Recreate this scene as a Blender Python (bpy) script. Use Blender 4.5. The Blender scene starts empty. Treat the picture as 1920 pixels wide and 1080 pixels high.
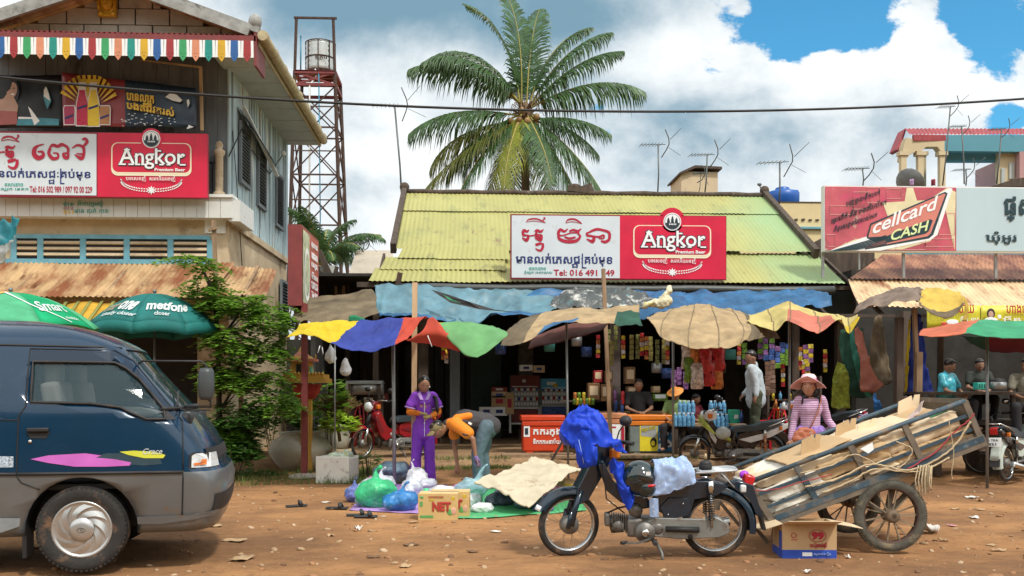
import bpy, bmesh, math, random
from mathutils import Vector as V, Matrix, noise, Euler
from math import sin, cos, pi, radians as R
SC=bpy.context.scene
COL=SC.collection
rnd=random.Random(11)
U=rnd.uniform
# ------------------------------------------------------------------ camera
F, H, HY, TH=1750.0, 1.4, 725.0, R(2.58)
cam=bpy.data.cameras.new('camera')
cam.lens=36*F/1920
cam.sensor_width=36
cam.shift_y=(HY-540)/1920
cam.clip_end=3000
cam_ob=bpy.data.objects.new('camera', cam)
COL.objects.link(cam_ob)
cam_ob.location=(0, 0, H)
cam_ob.rotation_euler=(R(90), 0, -TH)
SC.camera=cam_ob
SC.view_settings.view_transform='Standard'
SC.view_settings.look='None'
SC.view_settings.exposure=0.20
SC.view_settings.gamma=1.0
SC.cycles.max_bounces=6
SC.cycles.transparent_max_bounces=12
SC.cycles.use_denoising=True
# ------------------------------------------------------------------ sky
SUN_EL, SUN_AZ=R(55), R(146)
world=bpy.data.worlds.new('World')
SC.world=world
world.use_nodes=True
wt=world.node_tree
wt.nodes.clear()
def wn(t, **k):
 n=wt.nodes.new(t)
 for a, b in k.items():setattr(n, a, b)
 return n
def wl(a, b):wt.links.new(a, b)
def wmath(op, a, b=None, c=None, clamp=False):
 n=wn('ShaderNodeMath', operation=op, use_clamp=clamp)
 for i, x in enumerate((a, b, c)):
  if x is None:continue
  if isinstance(x, (int, float)):n.inputs[i].default_value=x
  else:wl(x, n.inputs[i])
 return n.outputs[0]
def wmix(f, a, b):
 n=wn('ShaderNodeMix', data_type='RGBA')
 for s, x in((n.inputs[0], f), (n.inputs[6], a), (n.inputs[7], b)):
  if isinstance(x, (int, float)):s.default_value=x
  elif isinstance(x, tuple):s.default_value=(*x, 1)
  else:wl(x, s)
 return n.outputs[2]
tc=wn('ShaderNodeTexCoord')
sky=wn('ShaderNodeTexSky', sky_type='NISHITA')
sky.sun_disc=False
sky.sun_elevation=SUN_EL
sky.sun_rotation=SUN_AZ
sky.air_density=1.0;sky.dust_density=0.6;sky.ozone_density=3.0
sep=wn('ShaderNodeSeparateXYZ');wl(tc.outputs['Generated'], sep.inputs[0])
yy=wmath('MAXIMUM', wmath('ABSOLUTE', sep.outputs[1]), 0.15)
u_=wmath('DIVIDE', sep.outputs[0], yy)
v_=wmath('DIVIDE', sep.outputs[2], yy)
comb=wn('ShaderNodeCombineXYZ');wl(u_, comb.inputs[0]);wl(v_, comb.inputs[1])
wl(wmath('SIGN', sep.outputs[1]), comb.inputs[2])
def wnoise(sc, det, rough, off=(0, 0, 0), dist=0.0, sy=1.5):
 mp=wn('ShaderNodeMapping');wl(comb.outputs[0], mp.inputs[0])
 mp.inputs['Location'].default_value=off;mp.inputs['Scale'].default_value=(1, sy, 1)
 n=wn('ShaderNodeTexNoise');wl(mp.outputs[0], n.inputs['Vector'])
 n.inputs['Scale'].default_value=sc;n.inputs['Detail'].default_value=det
 n.inputs['Roughness'].default_value=rough;n.inputs['Distortion'].default_value=dist
 return n.outputs[0]
nA=wnoise(7.5, 12, 0.60, (3.1, 1.7, 0), 0.1)
nB=wnoise(4.2, 10, 0.60, (7.3, 2.2, 0), 0.3)
nC=wnoise(14, 8, 0.6, (1.3, 9.2, 0), 0.1, 1.2)
def blob(px, py, rx, ry):
 """soft round patch of sky round a direction (azimuth slope, elevation slope)"""
 a=(px-960)/F+TH;b=(HY-py)/F
 dx=wmath('MULTIPLY', wmath('SUBTRACT', u_, a), F/rx)
 dy=wmath('MULTIPLY', wmath('SUBTRACT', v_, b), F/ry)
 r2=wmath('ADD', wmath('MULTIPLY', dx, dx), wmath('MULTIPLY', dy, dy))
 return wmath('POWER', 2.718, wmath('MULTIPLY', r2, -1.0))
def wsum(items):
 s=None
 for k, b in items:
  t=wmath('MULTIPLY', b, k)
  s=t if s is None else wmath('ADD', s, t)
 return s
front=wmath('GREATER_THAN', sep.outputs[1], 0.0)
# where the blue shows through
gaps=wsum([(0.66, blob(1600, 10, 170, 105)), (0.60, blob(1890, 30, 120, 90)), (0.25, blob(1480, 100, 70, 40)), (0.10, blob(690, 235, 70, 70)), (-.25, blob(600, 330, 200, 200)), (-.42, blob(1740, 60, 75, 80)), (-.25, blob(700, 40, 420, 110)), (0.2, blob(1905, 205, 60, 30)), (-.3, blob(1600, 190, 300, 75)), (0.1, blob(800, 120, 60, 60))])
cov=wmath('SUBTRACT', wmath('ADD', wmath('MULTIPLY', wmath('SUBTRACT', nA, 0.5), 1.6), 0.24), wmath('MULTIPLY', gaps, front))
cr=wn('ShaderNodeMapRange', interpolation_type='SMOOTHSTEP');wl(cov, cr.inputs[0])
cr.inputs[1].default_value=-0.04;cr.inputs[2].default_value=0.07
cover=cr.outputs[0]
# grey bases against bright tops
dark=wsum([(.80, blob(760, 5, 300, 80)), (0.62, blob(1090, 20, 170, 85)), (0.33, blob(1200, 330, 230, 60)), (0.28, blob(720, 350, 100, 30)), (0.30, blob(560, 30, 130, 80)), (0.32, blob(1440, 260, 240, 50)), (0.26, blob(1250, 215, 160, 50)), (-.35, blob(1700, 120, 190, 90)), (-.35, blob(750, 290, 90, 50)), (-.2, blob(700, 120, 120, 50)), (-.3, blob(1250, 90, 110, 60)), (0.1, blob(1850, 250, 120, 60))])
sh=wmath('ADD', wmath('ADD', wmath('MULTIPLY', wmath('SUBTRACT', nB, 0.5), 2.0), wmath('MULTIPLY', wmath('SUBTRACT', nC, 0.5), 0.9)), wmath('MULTIPLY', dark, front))
sr=wn('ShaderNodeMapRange', interpolation_type='SMOOTHSTEP');wl(sh, sr.inputs[0])
sr.inputs[1].default_value=-0.32;sr.inputs[2].default_value=0.95
WB=0.1
cloud=wmix(sr.outputs[0], (9.2, 9.5, 9.6), (1.9, 3.3, 4.3))
# the blue of the gaps, from the Nishita sky
skc=wn('ShaderNodeMix', data_type='RGBA', blend_type='MULTIPLY');skc.inputs[0].default_value=1.0
wl(sky.outputs[0], skc.inputs[6]);skc.inputs[7].default_value=(0.60, 1.50, 1.60, 1)
final=wmix(cover, skc.outputs[2], cloud)
# the far side of the street, behind the photographer, is dark trees and houses low down
bk=wmath('MULTIPLY', wmath('LESS_THAN', sep.outputs[1], 0.0), wmath('LESS_THAN', wmath('ADD', v_, wmath('MULTIPLY', nA, -.35)), .12))
final=wmix(wmath('LESS_THAN', sep.outputs[1], 0.0), final, wmix(1.0, final, (13.5, 13.5, 13.2)))  # unseen sky behind the camera: flat over-bright value, added as fill light
final=wmix(bk, final, (1.2, 1.3, 1.0))
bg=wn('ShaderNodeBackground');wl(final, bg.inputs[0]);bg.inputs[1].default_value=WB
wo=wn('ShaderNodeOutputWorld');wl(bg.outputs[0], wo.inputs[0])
# ------------------------------------------------------------------ sun
sl=bpy.data.lights.new('sun', 'SUN')
sl.energy=2.6;sl.angle=R(5);sl.color=(1.0, 0.95, 0.86)
so=bpy.data.objects.new('sun', sl);COL.objects.link(so)
sdir=V((sin(SUN_AZ)*cos(SUN_EL), cos(SUN_AZ)*cos(SUN_EL), sin(SUN_EL)))
so.rotation_euler=sdir.to_track_quat('Z', 'Y').to_euler()
so.location=(0, -5, 20)
# ------------------------------------------------------------------ geometry helpers
FW=V((sin(TH), cos(TH), 0));RT=V((cos(TH), -sin(TH), 0))
def P(px, py, d):
 return FW*d+RT*((px-960)/F*d)+V((0, 0, H+(HY-py)/F*d))
def PY(px, py, Y):
 return P(px, py, Y/(cos(TH)-sin(TH)*(px-960)/F))
def G(px, py, z=0.0):
 return P(px, py, F*(H-z)/(py-HY))
def lerp(a, b, t):return a+(b-a)*t
def nz(p, s=1.0, o=0.0):return noise.noise(V((p[0]*s+o, p[1]*s-o, p[2]*s+o*2)))
class MB:
 def __init__(s):s.bm=bmesh.new();s.mats=[];s.m=0
 def mat(s, m):
  if m not in s.mats:s.mats.append(m)
  s.m=s.mats.index(m);return s
 def face(s, vs, smooth=False):
  try:f=s.bm.faces.new(vs)
  except ValueError:return
  f.material_index=s.m;f.smooth=smooth;return f
 def poly(s, pts):return s.face([s.bm.verts.new(p)for p in pts])
 def box(s, c, d, rot=None, taper=0, bev=0.0):
  c=V(c);hx, hy, hz=d[0]/2, d[1]/2, d[2]/2
  M=rot if rot is not None else Matrix.Identity(3)
  if isinstance(M, (tuple, Euler)):M=Euler(M).to_matrix()
  vs=[]
  for z in(-1, 1):
   t=1-taper if z>0 else 1
   for x, y in((-1, -1), (1, -1), (1, 1), (-1, 1)):
    vs.append(s.bm.verts.new(c+M@V((x*hx*t, y*hy*t, z*hz))))
  fs=[s.face([vs[i]for i in q])for q in((3, 2, 1, 0), (4, 5, 6, 7), (0, 1, 5, 4), (1, 2, 6, 5), (2, 3, 7, 6), (3, 0, 4, 7))]
  if bev:
   es=set(e for f in fs for e in f.edges)
   r=bmesh.ops.bevel(s.bm, geom=list(es), offset=bev, segments=2, affect='EDGES', profile=0.6)
   for f in r['faces']:f.material_index=s.m;f.smooth=True
  return s
 def bx(s, x0, x1, y0, y1, z0, z1, bev=0.0):
  return s.box(((x0+x1)/2, (y0+y1)/2, (z0+z1)/2), (abs(x1-x0), abs(y1-y0), abs(z1-z0)), bev=bev)
 def bar(s, a, b, w, h=None, up=V((0, 0, 1)), bev=0.0):
  a, b=V(a), V(b);d=b-a;L=d.length
  if L<1e-6:return s
  x=d.normalized();y=up.cross(x)
  if y.length<1e-3:y=V((0, 1, 0)).cross(x)
  y.normalize();z=x.cross(y)
  M=Matrix((x, y, z)).transposed()
  return s.box((a+b)/2, (L, w, h or w), M, bev=bev)
 def ring(s, c, x, y, r, n, ry=None):
  return[s.bm.verts.new(c+x*(r*cos(2*pi*i/n))+y*((ry or r)*sin(2*pi*i/n)))for i in range(n)]
 def tube(s, pts, r, n=8, cap=True, flat=1.0, closed=False, smooth=True):
  pts=[V(p)for p in pts];N=len(pts)
  rs=r if isinstance(r, (list, tuple))else[r]*N
  rings=[];up=None
  for i, p in enumerate(pts):
   if closed:t=pts[(i+1)%N]-pts[i-1]
   else:t=pts[min(i+1, N-1)]-pts[max(i-1, 0)]
   t.normalize()
   if up is None:up=t.orthogonal()if abs(t.z)>.9 else V((0, 0, 1)).cross(t).cross(t)*-1
   y=up-t*up.dot(t)
   if y.length<1e-4:y=t.orthogonal()
   y.normalize();up=y;x=y.cross(t)
   rings.append(s.ring(p, x, y, rs[i]*flat, n, rs[i]))
  M=N if closed else N-1
  for i in range(M):
   a, b=rings[i], rings[(i+1)%N]
   for k in range(n):s.face([a[k], a[(k+1)%n], b[(k+1)%n], b[k]], smooth)
  if cap and not closed:
   s.face(rings[0][::-1]);s.face(rings[-1])
  return s
 def lathe(s, prof, c=(0, 0, 0), n=16, M=None, smooth=True, sx=1, sy=1, ends=None):
  c=V(c);M=M or Matrix.Identity(3);rings=[]
  for r, z in prof:
   if r<1e-5:rings.append([s.bm.verts.new(c+M@V((0, 0, z)))])
   else:rings.append([s.bm.verts.new(c+M@V((r*sx*cos(2*pi*i/n), r*sy*sin(2*pi*i/n), z)))for i in range(n)])
  for a, b in zip(rings, rings[1:]):
   for k in range(n):
    k2=(k+1)%n
    if len(a)==1 and len(b)==1:break
    if len(a)==1:s.face([a[0], b[k2], b[k]], smooth)
    elif len(b)==1:s.face([a[k], a[k2], b[0]], smooth)
    else:s.face([a[k], a[k2], b[k2], b[k]], smooth)
  if ends is None:ends=not(prof[0][0]>.03 and abs(prof[0][0]-prof[-1][0])<.011)
  if ends and len(rings[0])>1:s.face(rings[0][::-1])
  if ends and len(rings[-1])>1:s.face(rings[-1])
  return s
 def ell(s, c, r, rot=None, n=12, m=8):
  M=rot if rot is not None else Matrix.Identity(3)
  if isinstance(M, (tuple, Euler)):M=Euler(M).to_matrix()
  if isinstance(r, (int, float)):r=(r, r, r)
  D=Matrix.Diagonal(V(r))
  return s.lathe([(sin(pi*i/m), -cos(pi*i/m))for i in range(m+1)], c, n, M@D)
 def cap(s, a, b, ra, rb, n=10):
  a, b=V(a), V(b);t=(b-a);L=t.length
  if L<1e-5:return s.ell(a, max(ra, rb))
  t.normalize();pts=[a-t*ra, a-t*ra*.7, a-t*ra*.3, a, b, b+t*rb*.3, b+t*rb*.7, b+t*rb]
  return s.tube(pts, [ra*.12, ra*.71, ra*.95, ra, rb, rb*.95, rb*.71, rb*.12], n)
 def prism(s, poly, ext, smooth=False):
  ext=V(ext);a=[s.bm.verts.new(V(p))for p in poly];b=[s.bm.verts.new(V(p)+ext)for p in poly]
  s.face(a);s.face(b[::-1])
  for i in range(len(a)):s.face([a[i-1], a[i], b[i], b[i-1]][::-1], smooth)
  return s
 def grid(s, f, nu, nv, smooth=True, mf=None, wrap=False):
  g=[[s.bm.verts.new(f(i/nu, j/nv))for j in range(nv+1)]for i in range(nu+(0 if wrap else 1))]
  n=len(g)
  for i in range(nu):
   for j in range(nv):
    a, b=g[i], g[(i+1)%n]
    fc=s.face([a[j], b[j], b[j+1], a[j+1]], smooth)
    if mf and fc:fc.material_index=s.mats.index(mf((i+.5)/nu, (j+.5)/nv))if mf((i+.5)/nu, (j+.5)/nv)in s.mats else s.m
  return s
 def mesh(s, name):
  me=bpy.data.meshes.new(name)
  bmesh.ops.recalc_face_normals(s.bm, faces=s.bm.faces[:])
  s.bm.to_mesh(me);s.bm.free()
  for m in s.mats:me.materials.append(m)
  return me
 def build(s, name, parent=None, world=True, solid=0, bevel=0, keepn=False):
  if keepn:
   me=bpy.data.meshes.new(name);s.bm.to_mesh(me);s.bm.free()
   for m in s.mats:me.materials.append(m)
  else:me=s.mesh(name)
  return link(name, me, parent, world, solid, bevel)
def link(name, me, parent=None, world=True, solid=0, bevel=0):
 o=bpy.data.objects.new(name, me);COL.objects.link(o)
 if parent is not None:
  o.parent=parent
  if world:
   q=V((0, 0, 0));p=parent
   while p:q+=p.location;p=p.parent
   me.transform(Matrix.Translation(-q))
 elif world:
  if len(me.vertices):
   xs=[v.co for v in me.vertices]
   c=V((sum(v.x for v in xs)/len(xs), sum(v.y for v in xs)/len(xs), min(v.z for v in xs)))
   me.transform(Matrix.Translation(-c));o.location=c
 if solid:
  md=o.modifiers.new('thickness', 'SOLIDIFY');md.thickness=solid;md.offset=0
 if bevel:
  md=o.modifiers.new('edges', 'BEVEL');md.width=bevel;md.segments=2;md.limit_method='ANGLE'
 return o
def tag(o, label, cat, group=None, kind=None):
 o['label']=label;o['category']=cat
 if group:o['group']=group
 if kind:o['kind']=kind
 return o
def thing(name, label, cat, loc=(0, 0, 0), rz=0, group=None):
 o=bpy.data.objects.new(name, None);COL.objects.link(o)
 o.empty_display_size=.1;o.location=loc;o.rotation_euler=(0, 0, rz)
 return tag(o, label, cat, group)
def struct(o):o['kind']='structure';return o
def copy_tree(o, parent=None, label=None, loc=None, rz=None, group=None):
 c=o.copy();COL.objects.link(c)
 if parent:c.parent=parent
 for ch in o.children:copy_tree(ch, c)
 if label:c['label']=label
 if group:c['group']=group
 if loc is not None:c.location=loc
 if rz is not None:c.rotation_euler=(0, 0, rz)
 return c
WORK=bpy.data.scenes.new('work')
def baked(o):
 WORK.collection.objects.link(o);vl=WORK.view_layers[0];vl.update()
 with bpy.context.temp_override(scene=WORK, view_layer=vl):
  dg=bpy.context.evaluated_depsgraph_get();dg.update()
 return bpy.data.meshes.new_from_object(o.evaluated_get(dg))
def fuse(mb, voxel=.01, it=6, fac=.5, name='body', noise_amt=0, noise_s=8, deci=None):
 """one continuous skin round overlapping closed shapes"""
 me=mb.mesh(name);o=bpy.data.objects.new('tmp', me)
 r=o.modifiers.new('r', 'REMESH');r.mode='VOXEL';r.voxel_size=voxel;r.use_smooth_shade=True
 sm=o.modifiers.new('s', 'SMOOTH');sm.factor=fac;sm.iterations=it
 if deci:
  dm=o.modifiers.new('d', 'DECIMATE');dm.ratio=deci
 m2=baked(o)
 bpy.data.objects.remove(o)
 m2.name=name
 if noise_amt:
  nn=[v.normal.copy()for v in m2.vertices];cs=[]
  for v, n in zip(m2.vertices, nn):cs.extend(v.co+n*noise_amt*noise.fractal(v.co*noise_s, .9, 2.1, 3))
  m2.vertices.foreach_set('co', cs);m2.update()
 mats=list(me.materials)
 m2.materials.clear()
 for m in mats:m2.materials.append(m)
 m2.shade_smooth()
 m2.polygons.foreach_set('material_index', [0]*len(m2.polygons))
 return m2
def cloth(ctrl, nu=24, nv=16, wr=.02, ws=3.0, seed=0, mats=None, mf=None, fine=.006, seams=(), sm=None):
 """a hanging sheet through a control net of points, creased by noise"""
 nr, nc=len(ctrl), len(ctrl[0])
 def cr(p0, p1, p2, p3, t):
  return .5*((2*p1)+(p2-p0)*t+(2*p0-5*p1+4*p2-p3)*t*t+(3*p1-p0-3*p2+p3)*t**3)
 def row(r, u):
  x=u*(nc-1);i=min(int(x), nc-2);t=x-i
  g=lambda k:ctrl[r][max(0, min(nc-1, k))]
  return cr(g(i-1), g(i), g(i+1), g(i+2), t)
 def f(u, v):
  y=v*(nr-1);j=min(int(y), nr-2);t=y-j
  g=lambda k:row(max(0, min(nr-1, k)), u)
  p=cr(g(j-1), g(j), g(j+1), g(j+2), t)
  q=V((p.x*ws+seed, p.y*ws, p.z*ws*.6))
  w=noise.fractal(q, .8, 2.0, 3)*wr
  n2=noise.noise(V((p.x*ws*.9+p.z*ws*.5+seed, p.y*ws*.8, p.z*ws*.7-p.x*ws*.4+3)));n3=noise.noise(V((p.x*ws*2.2+seed, p.y*2*ws, p.z*ws*1.6+9)))
  cr2=((1-abs(n2))**5+.5*(1-abs(n3))**5)*fine*3.2
  return p+V((w*.3, -w*.6, w))+V((0, -cr2, cr2))
 mb=MB()
 for m in(mats or[]):mb.mat(m)
 mb.m=0
 mb.grid(f, nu, nv, True, mf)
 if sm:mb.mat(sm)
 for u in seams:mb.tube([f(u, k/nv)+V((0, -.004, .004))for k in range(nv+1)], .006, 5)
 return mb
 # ------------------------------------------------------------------ materials
_mc={}
def mat(name, col, rough=.6, metal=0, var=.18, vs=6, bump=0, bs=40, dirt=None, spec=None, trans=0, stretch=(1, 1, 1), wave=None, alpha=1, coat=0, wr_=0.0):
 """procedural material: base colour broken up by noise, optional dirt layer (colour, amount, scale), bump"""
 if name in _mc:return _mc[name]
 m=bpy.data.materials.new(name);m.use_nodes=True;t=m.node_tree;N=t.nodes;L=t.links.new
 b=N['Principled BSDF']
 def nd(k, **kw):
  n=N.new(k)
  for a, v in kw.items():setattr(n, a, v)
  return n
 co=nd('ShaderNodeTexCoord');mp=nd('ShaderNodeMapping');L(co.outputs['Object'], mp.inputs[0])
 mp.inputs['Scale'].default_value=stretch;mp.inputs['Location'].default_value=(hash(name)%17*1.3 if False else len(name)*1.3, 2.1, .7)
 def noi(sc, det=5, ro=.6):
  n=nd('ShaderNodeTexNoise');L(mp.outputs[0], n.inputs[0])
  n.inputs['Scale'].default_value=sc;n.inputs['Detail'].default_value=det;n.inputs['Roughness'].default_value=ro
  return n.outputs[0]
 def mixc(f, a, c, bt='MIX'):
  n=nd('ShaderNodeMix', data_type='RGBA', blend_type=bt)
  for s, x in((n.inputs[0], f), (n.inputs[6], a), (n.inputs[7], c)):
   if isinstance(x, (int, float)):s.default_value=x
   elif isinstance(x, tuple):s.default_value=(*x[:3], 1)
   else:L(x, s)
  return n.outputs[2]
 lo=tuple(c*(1-var)for c in col);hi=tuple(min(1, c*(1+var))for c in col)
 mr=nd('ShaderNodeMapRange');L(noi(vs), mr.inputs[0]);mr.inputs[1].default_value=.3;mr.inputs[2].default_value=.7
 c=mixc(mr.outputs[0], lo, hi)
 if dirt:
  for dc, amt, ds in(dirt if isinstance(dirt, list)else[dirt]):
   dr=nd('ShaderNodeMapRange');L(noi(ds, 8, .68), dr.inputs[0])
   dr.inputs[1].default_value=.72-amt*.45;dr.inputs[2].default_value=.80-amt*.32
   c=mixc(dr.outputs[0], c, dc)
 L(c, b.inputs['Base Color'])
 b.inputs['Roughness'].default_value=rough;b.inputs['Metallic'].default_value=metal
 if rough>.15 and wr_==0 and var:
  rr=nd('ShaderNodeMapRange');L(noi(vs*2.3), rr.inputs[0]);rr.inputs[3].default_value=max(.03, rough-.12);rr.inputs[4].default_value=min(1, rough+.12)
  L(rr.outputs[0], b.inputs['Roughness'])
 if spec is not None:b.inputs['Specular IOR Level'].default_value=spec
 if trans:b.inputs['Transmission Weight'].default_value=trans
 if coat:b.inputs['Coat Weight'].default_value=coat;b.inputs['Coat Roughness'].default_value=.05
 if alpha<1:b.inputs['Alpha'].default_value=alpha
 if bump:
  bn=nd('ShaderNodeBump');bn.inputs['Strength'].default_value=1;bn.inputs['Distance'].default_value=bump
  L(noi(bs, 6, .6), bn.inputs['Height']);L(bn.outputs[0], b.inputs['Normal'])
 _mc[name]=m
 return m
def glow_leaf(name, col, rough=.55, tr=.35, var=.35, vs=3, noisy=1):
 """leaf / thin fabric: lets some light through"""
 if name in _mc:return _mc[name]
 m=mat(name, col, rough, var=var, vs=vs);t=m.node_tree;b=t.nodes['Principled BSDF']
 src=b.inputs['Base Color'].links[0].from_socket
 tl=t.nodes.new('ShaderNodeBsdfTranslucent');t.links.new(src, tl.inputs[0])
 mx=t.nodes.new('ShaderNodeMixShader');mx.inputs[0].default_value=tr
 t.links.new(b.outputs[0], mx.inputs[1]);t.links.new(tl.outputs[0], mx.inputs[2])
 t.links.new(mx.outputs[0], t.nodes['Material Output'].inputs[0])
 return m
def text_mesh(s, size=1.0, bold=0.0, width=None, height=None, shear=0, spacing=1.0, align='LEFT'):
 """flat lettering in the XZ plane, starting at the origin; width/height fit it"""
 c=bpy.data.curves.new('t', 'FONT');c.body=s;c.size=size;c.shear=shear;c.space_character=spacing
 c.align_x='LEFT';c.resolution_u=3;c.bevel_depth=bold*size;c.bevel_resolution=0
 o=bpy.data.objects.new('t', c)
 me=baked(o)
 bpy.data.objects.remove(o);bpy.data.curves.remove(c)
 vs=[v.co.copy()for v in me.vertices]
 if not vs:return[], []
 x0=min(v.x for v in vs);x1=max(v.x for v in vs);y0=min(v.y for v in vs);y1=max(v.y for v in vs)
 kx=width/(x1-x0)if width else 1;ky=height/(y1-y0)if height else(kx if width else 1)
 if height and not width:kx=ky
 zt=max(v.z for v in vs)or 1
 pts=[((v.x-x0)*kx, (v.y-y0)*ky, v.z/zt*.003 if bold else 0)for v in vs]
 fs=[tuple(p.vertices)for p in me.polygons]
 bpy.data.meshes.remove(me)
 return pts, fs
def put_text(mb, s, origin, xdir, zdir, m, width=None, height=None, bold=0.0, shear=0, lift=V((0, -.004, 0)), size=1.0, mapf=None, spacing=1.0):
 pts, fs=text_mesh(s, size, bold, width, height, shear, spacing)
 mb.mat(m);origin=V(origin)
 if mapf:vs=[mb.bm.verts.new(mapf(x, z))for x, z, _ in pts]
 else:nn=lift.normalized();vs=[mb.bm.verts.new(origin+xdir*x+zdir*z+lift*1.0+nn*(.003+e))for x, z, e in pts]
 for f in fs:mb.face([vs[i]for i in f])
XD, ZD=V((1, 0, 0)), V((0, 0, 1))
# ================================================================== ground
def hgt(x, y):
 h=.035*nz((x, y, 0), .35)+.015*nz((x, y, 0), 1.1, 3)+.006*nz((x, y, 0), 4, 5)
 if 4<y<14:h+=.02*noise.noise(V((x*.8+.2*y, y*5.2, 1.3)))
 return h*min(1, max(.25, (y-3)/5))-.02
def ground_mat(name, c1, c2, c3, damp):
 m=bpy.data.materials.new(name);m.use_nodes=True;t=m.node_tree;L=t.links.new
 b=t.nodes['Principled BSDF'];b.inputs['Roughness'].default_value=.93;b.inputs['Specular IOR Level'].default_value=.2
 co=t.nodes.new('ShaderNodeTexCoord')
 def noi(sc, det, ro, st=(1, 1, 1), off=0):
  mp=t.nodes.new('ShaderNodeMapping');L(co.outputs['Object'], mp.inputs[0]);mp.inputs['Scale'].default_value=st;mp.inputs['Location'].default_value=(off, off*.7, 0)
  n=t.nodes.new('ShaderNodeTexNoise');L(mp.outputs[0], n.inputs[0]);n.inputs['Scale'].default_value=sc;n.inputs['Detail'].default_value=det;n.inputs['Roughness'].default_value=ro
  return n.outputs[0]
 def mr(x, a, b_, c=0, d=1):
  n=t.nodes.new('ShaderNodeMapRange');L(x, n.inputs[0]);n.inputs[1].default_value=a;n.inputs[2].default_value=b_;n.inputs[3].default_value=c;n.inputs[4].default_value=d;return n.outputs[0]
 def mix(f, a, c):
  n=t.nodes.new('ShaderNodeMix');n.data_type='RGBA'
  for s, x in((n.inputs[0], f), (n.inputs[6], a), (n.inputs[7], c)):
   if isinstance(x, tuple):s.default_value=(*x, 1)
   elif isinstance(x, float):s.default_value=x
   else:L(x, s)
  return n.outputs[2]
 c=mix(mr(noi(1.1, 9, .68, (.8, 1.1, 1)), .38, .62), c1, c2)
 c=mix(mr(noi(.42, 7, .66, (.8, 1.2, 1), 4), .42, .60, 0, damp), c, c3)
 c=mix(mr(noi(14, 7, .7, (.6, 1, 1)), .5, .78, 0, .55), c, tuple(x*.5 for x in c3))
 c=mix(mr(noi(34, 4, .7), .64, .72, 0, .75), c, (.55, .40, .26))
 c=mix(mr(noi(22, 4, .7, (1, 1, 1), 9), .64, .70, 0, .8), c, (.09, .05, .03))
 L(c, b.inputs['Base Color'])
 b1=t.nodes.new('ShaderNodeBump');b1.inputs['Distance'].default_value=.03;b1.inputs['Strength'].default_value=1.0;L(noi(9, 12, .72), b1.inputs['Height'])
 b2=t.nodes.new('ShaderNodeBump');b2.inputs['Distance'].default_value=.008;b2.inputs['Strength'].default_value=1.0;L(noi(60, 6, .7), b2.inputs['Height']);L(b1.outputs[0], b2.inputs['Normal'])
 L(b2.outputs[0], b.inputs['Normal'])
 return m
M_DIRT=ground_mat('trodden red dirt', (.47, .245, .105), (.33, .170, .075), (.17, .090, .048), .8)
M_DIRT2=ground_mat('pale packed earth', (.42, .27, .15), (.32, .20, .11), (.16, .10, .06), .6)
xs=[math.sinh(t*5.2)/math.sinh(5.2)*260 for t in[i/150 for i in range(-150, 151)]]
ys=[-30, -12, -4, 0, 2]+[2.6*(1.0125**k)for k in range(1, 200)]+[34, 40, 55, 80, 130, 220, 400, 700]
g=MB().mat(M_DIRT)
gv=[[g.bm.verts.new((x+.02*y if False else x, y, hgt(x, y)))for y in ys]for x in xs]
for i in range(len(xs)-1):
 for j in range(len(ys)-1):g.face([gv[i][j], gv[i+1][j], gv[i+1][j+1], gv[i][j+1]], True)
struct(g.build('ground', world=False))
# raised packed-earth walk in front of the shops, broken front edge
g=MB().mat(M_DIRT2)
def edge_y(x):return 16.15+.12*nz((x, 0, 0), 1.2)+.05*nz((x, 0, 0), 5)
NX=160
rows=[0, .03, .12, .5, 1.5, 4, 12, 14]
gv=[]
for i in range(NX+1):
 x=-7.5+21*i/NX;e=edge_y(x);col=[]
 for k, r in enumerate(rows):
  z=-.06 if k==0 else(.08+.03*nz((x, r, 0), 3)if k==1 else .15+.012*nz((x, r, 0), 1.5))
  col.append(g.bm.verts.new((x, e+r, z)))
 gv.append(col)
for i in range(NX):
 for j in range(len(rows)-1):g.face([gv[i][j], gv[i+1][j], gv[i+1][j+1], gv[i][j+1]], True)
struct(g.build('pavement', world=False))
def walk_z(p):return .15 if p.y>edge_y(p.x)else hgt(p.x, p.y)
# ================================================================== shared materials
M_WHITE=mat('white paint', (.72, .74, .72), .5, var=.06, dirt=((.42, .38, .3), .18, 5))
M_SIGNW=mat('sign white face', (.62, .70, .76), .35, var=.05, vs=2, dirt=((.46, .48, .48), .22, 2.5))
M_SIGNR=mat('sign red face', (.62, .012, .055), .38, var=.12, vs=2, dirt=((.40, .03, .06), .25, 2.5))
M_SIGNR2=mat('sign dark red frame', (.25, .01, .03), .45)
M_NAVY=mat('sign navy ink', (.01, .03, .17), .5, var=0)
M_CRIM=mat('sign crimson ink', (.42, .008, .04), .5, var=0)
M_CREAM=mat('cream ink', (.83, .76, .56), .5, var=0)
M_INKW=mat('white ink', (.82, .86, .88), .5, var=0)
M_INKD=mat('dark ink', (.012, .03, .05), .5, var=0)
M_TEALI=mat('teal ink', (.07, .42, .36), .5, var=0)
M_WOOD=mat('weathered wood', (.30, .20, .12), .8, var=.35, vs=9, stretch=(1, 1, .15), bump=.004, bs=30, dirt=((.10, .07, .05), .35, 6))
M_WOODD=mat('dark old wood', (.075, .055, .042), .85, var=.4, vs=9, stretch=(1, 1, .2), bump=.004, bs=30, dirt=((.16, .13, .1), .25, 6))
M_WOODL=mat('pale sawn wood', (.50, .35, .20), .75, var=.25, vs=9, stretch=(1, 1, .15), dirt=((.2, .13, .08), .25, 5))
M_BLUEB=mat('faded blue boards', (.40, .52, .56), .75, var=.22, vs=5, stretch=(1, 1, .18), dirt=[((.62, .64, .60), .42, 3), ((.18, .19, .19), .25, 2.2)], bump=.003, bs=25)
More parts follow.
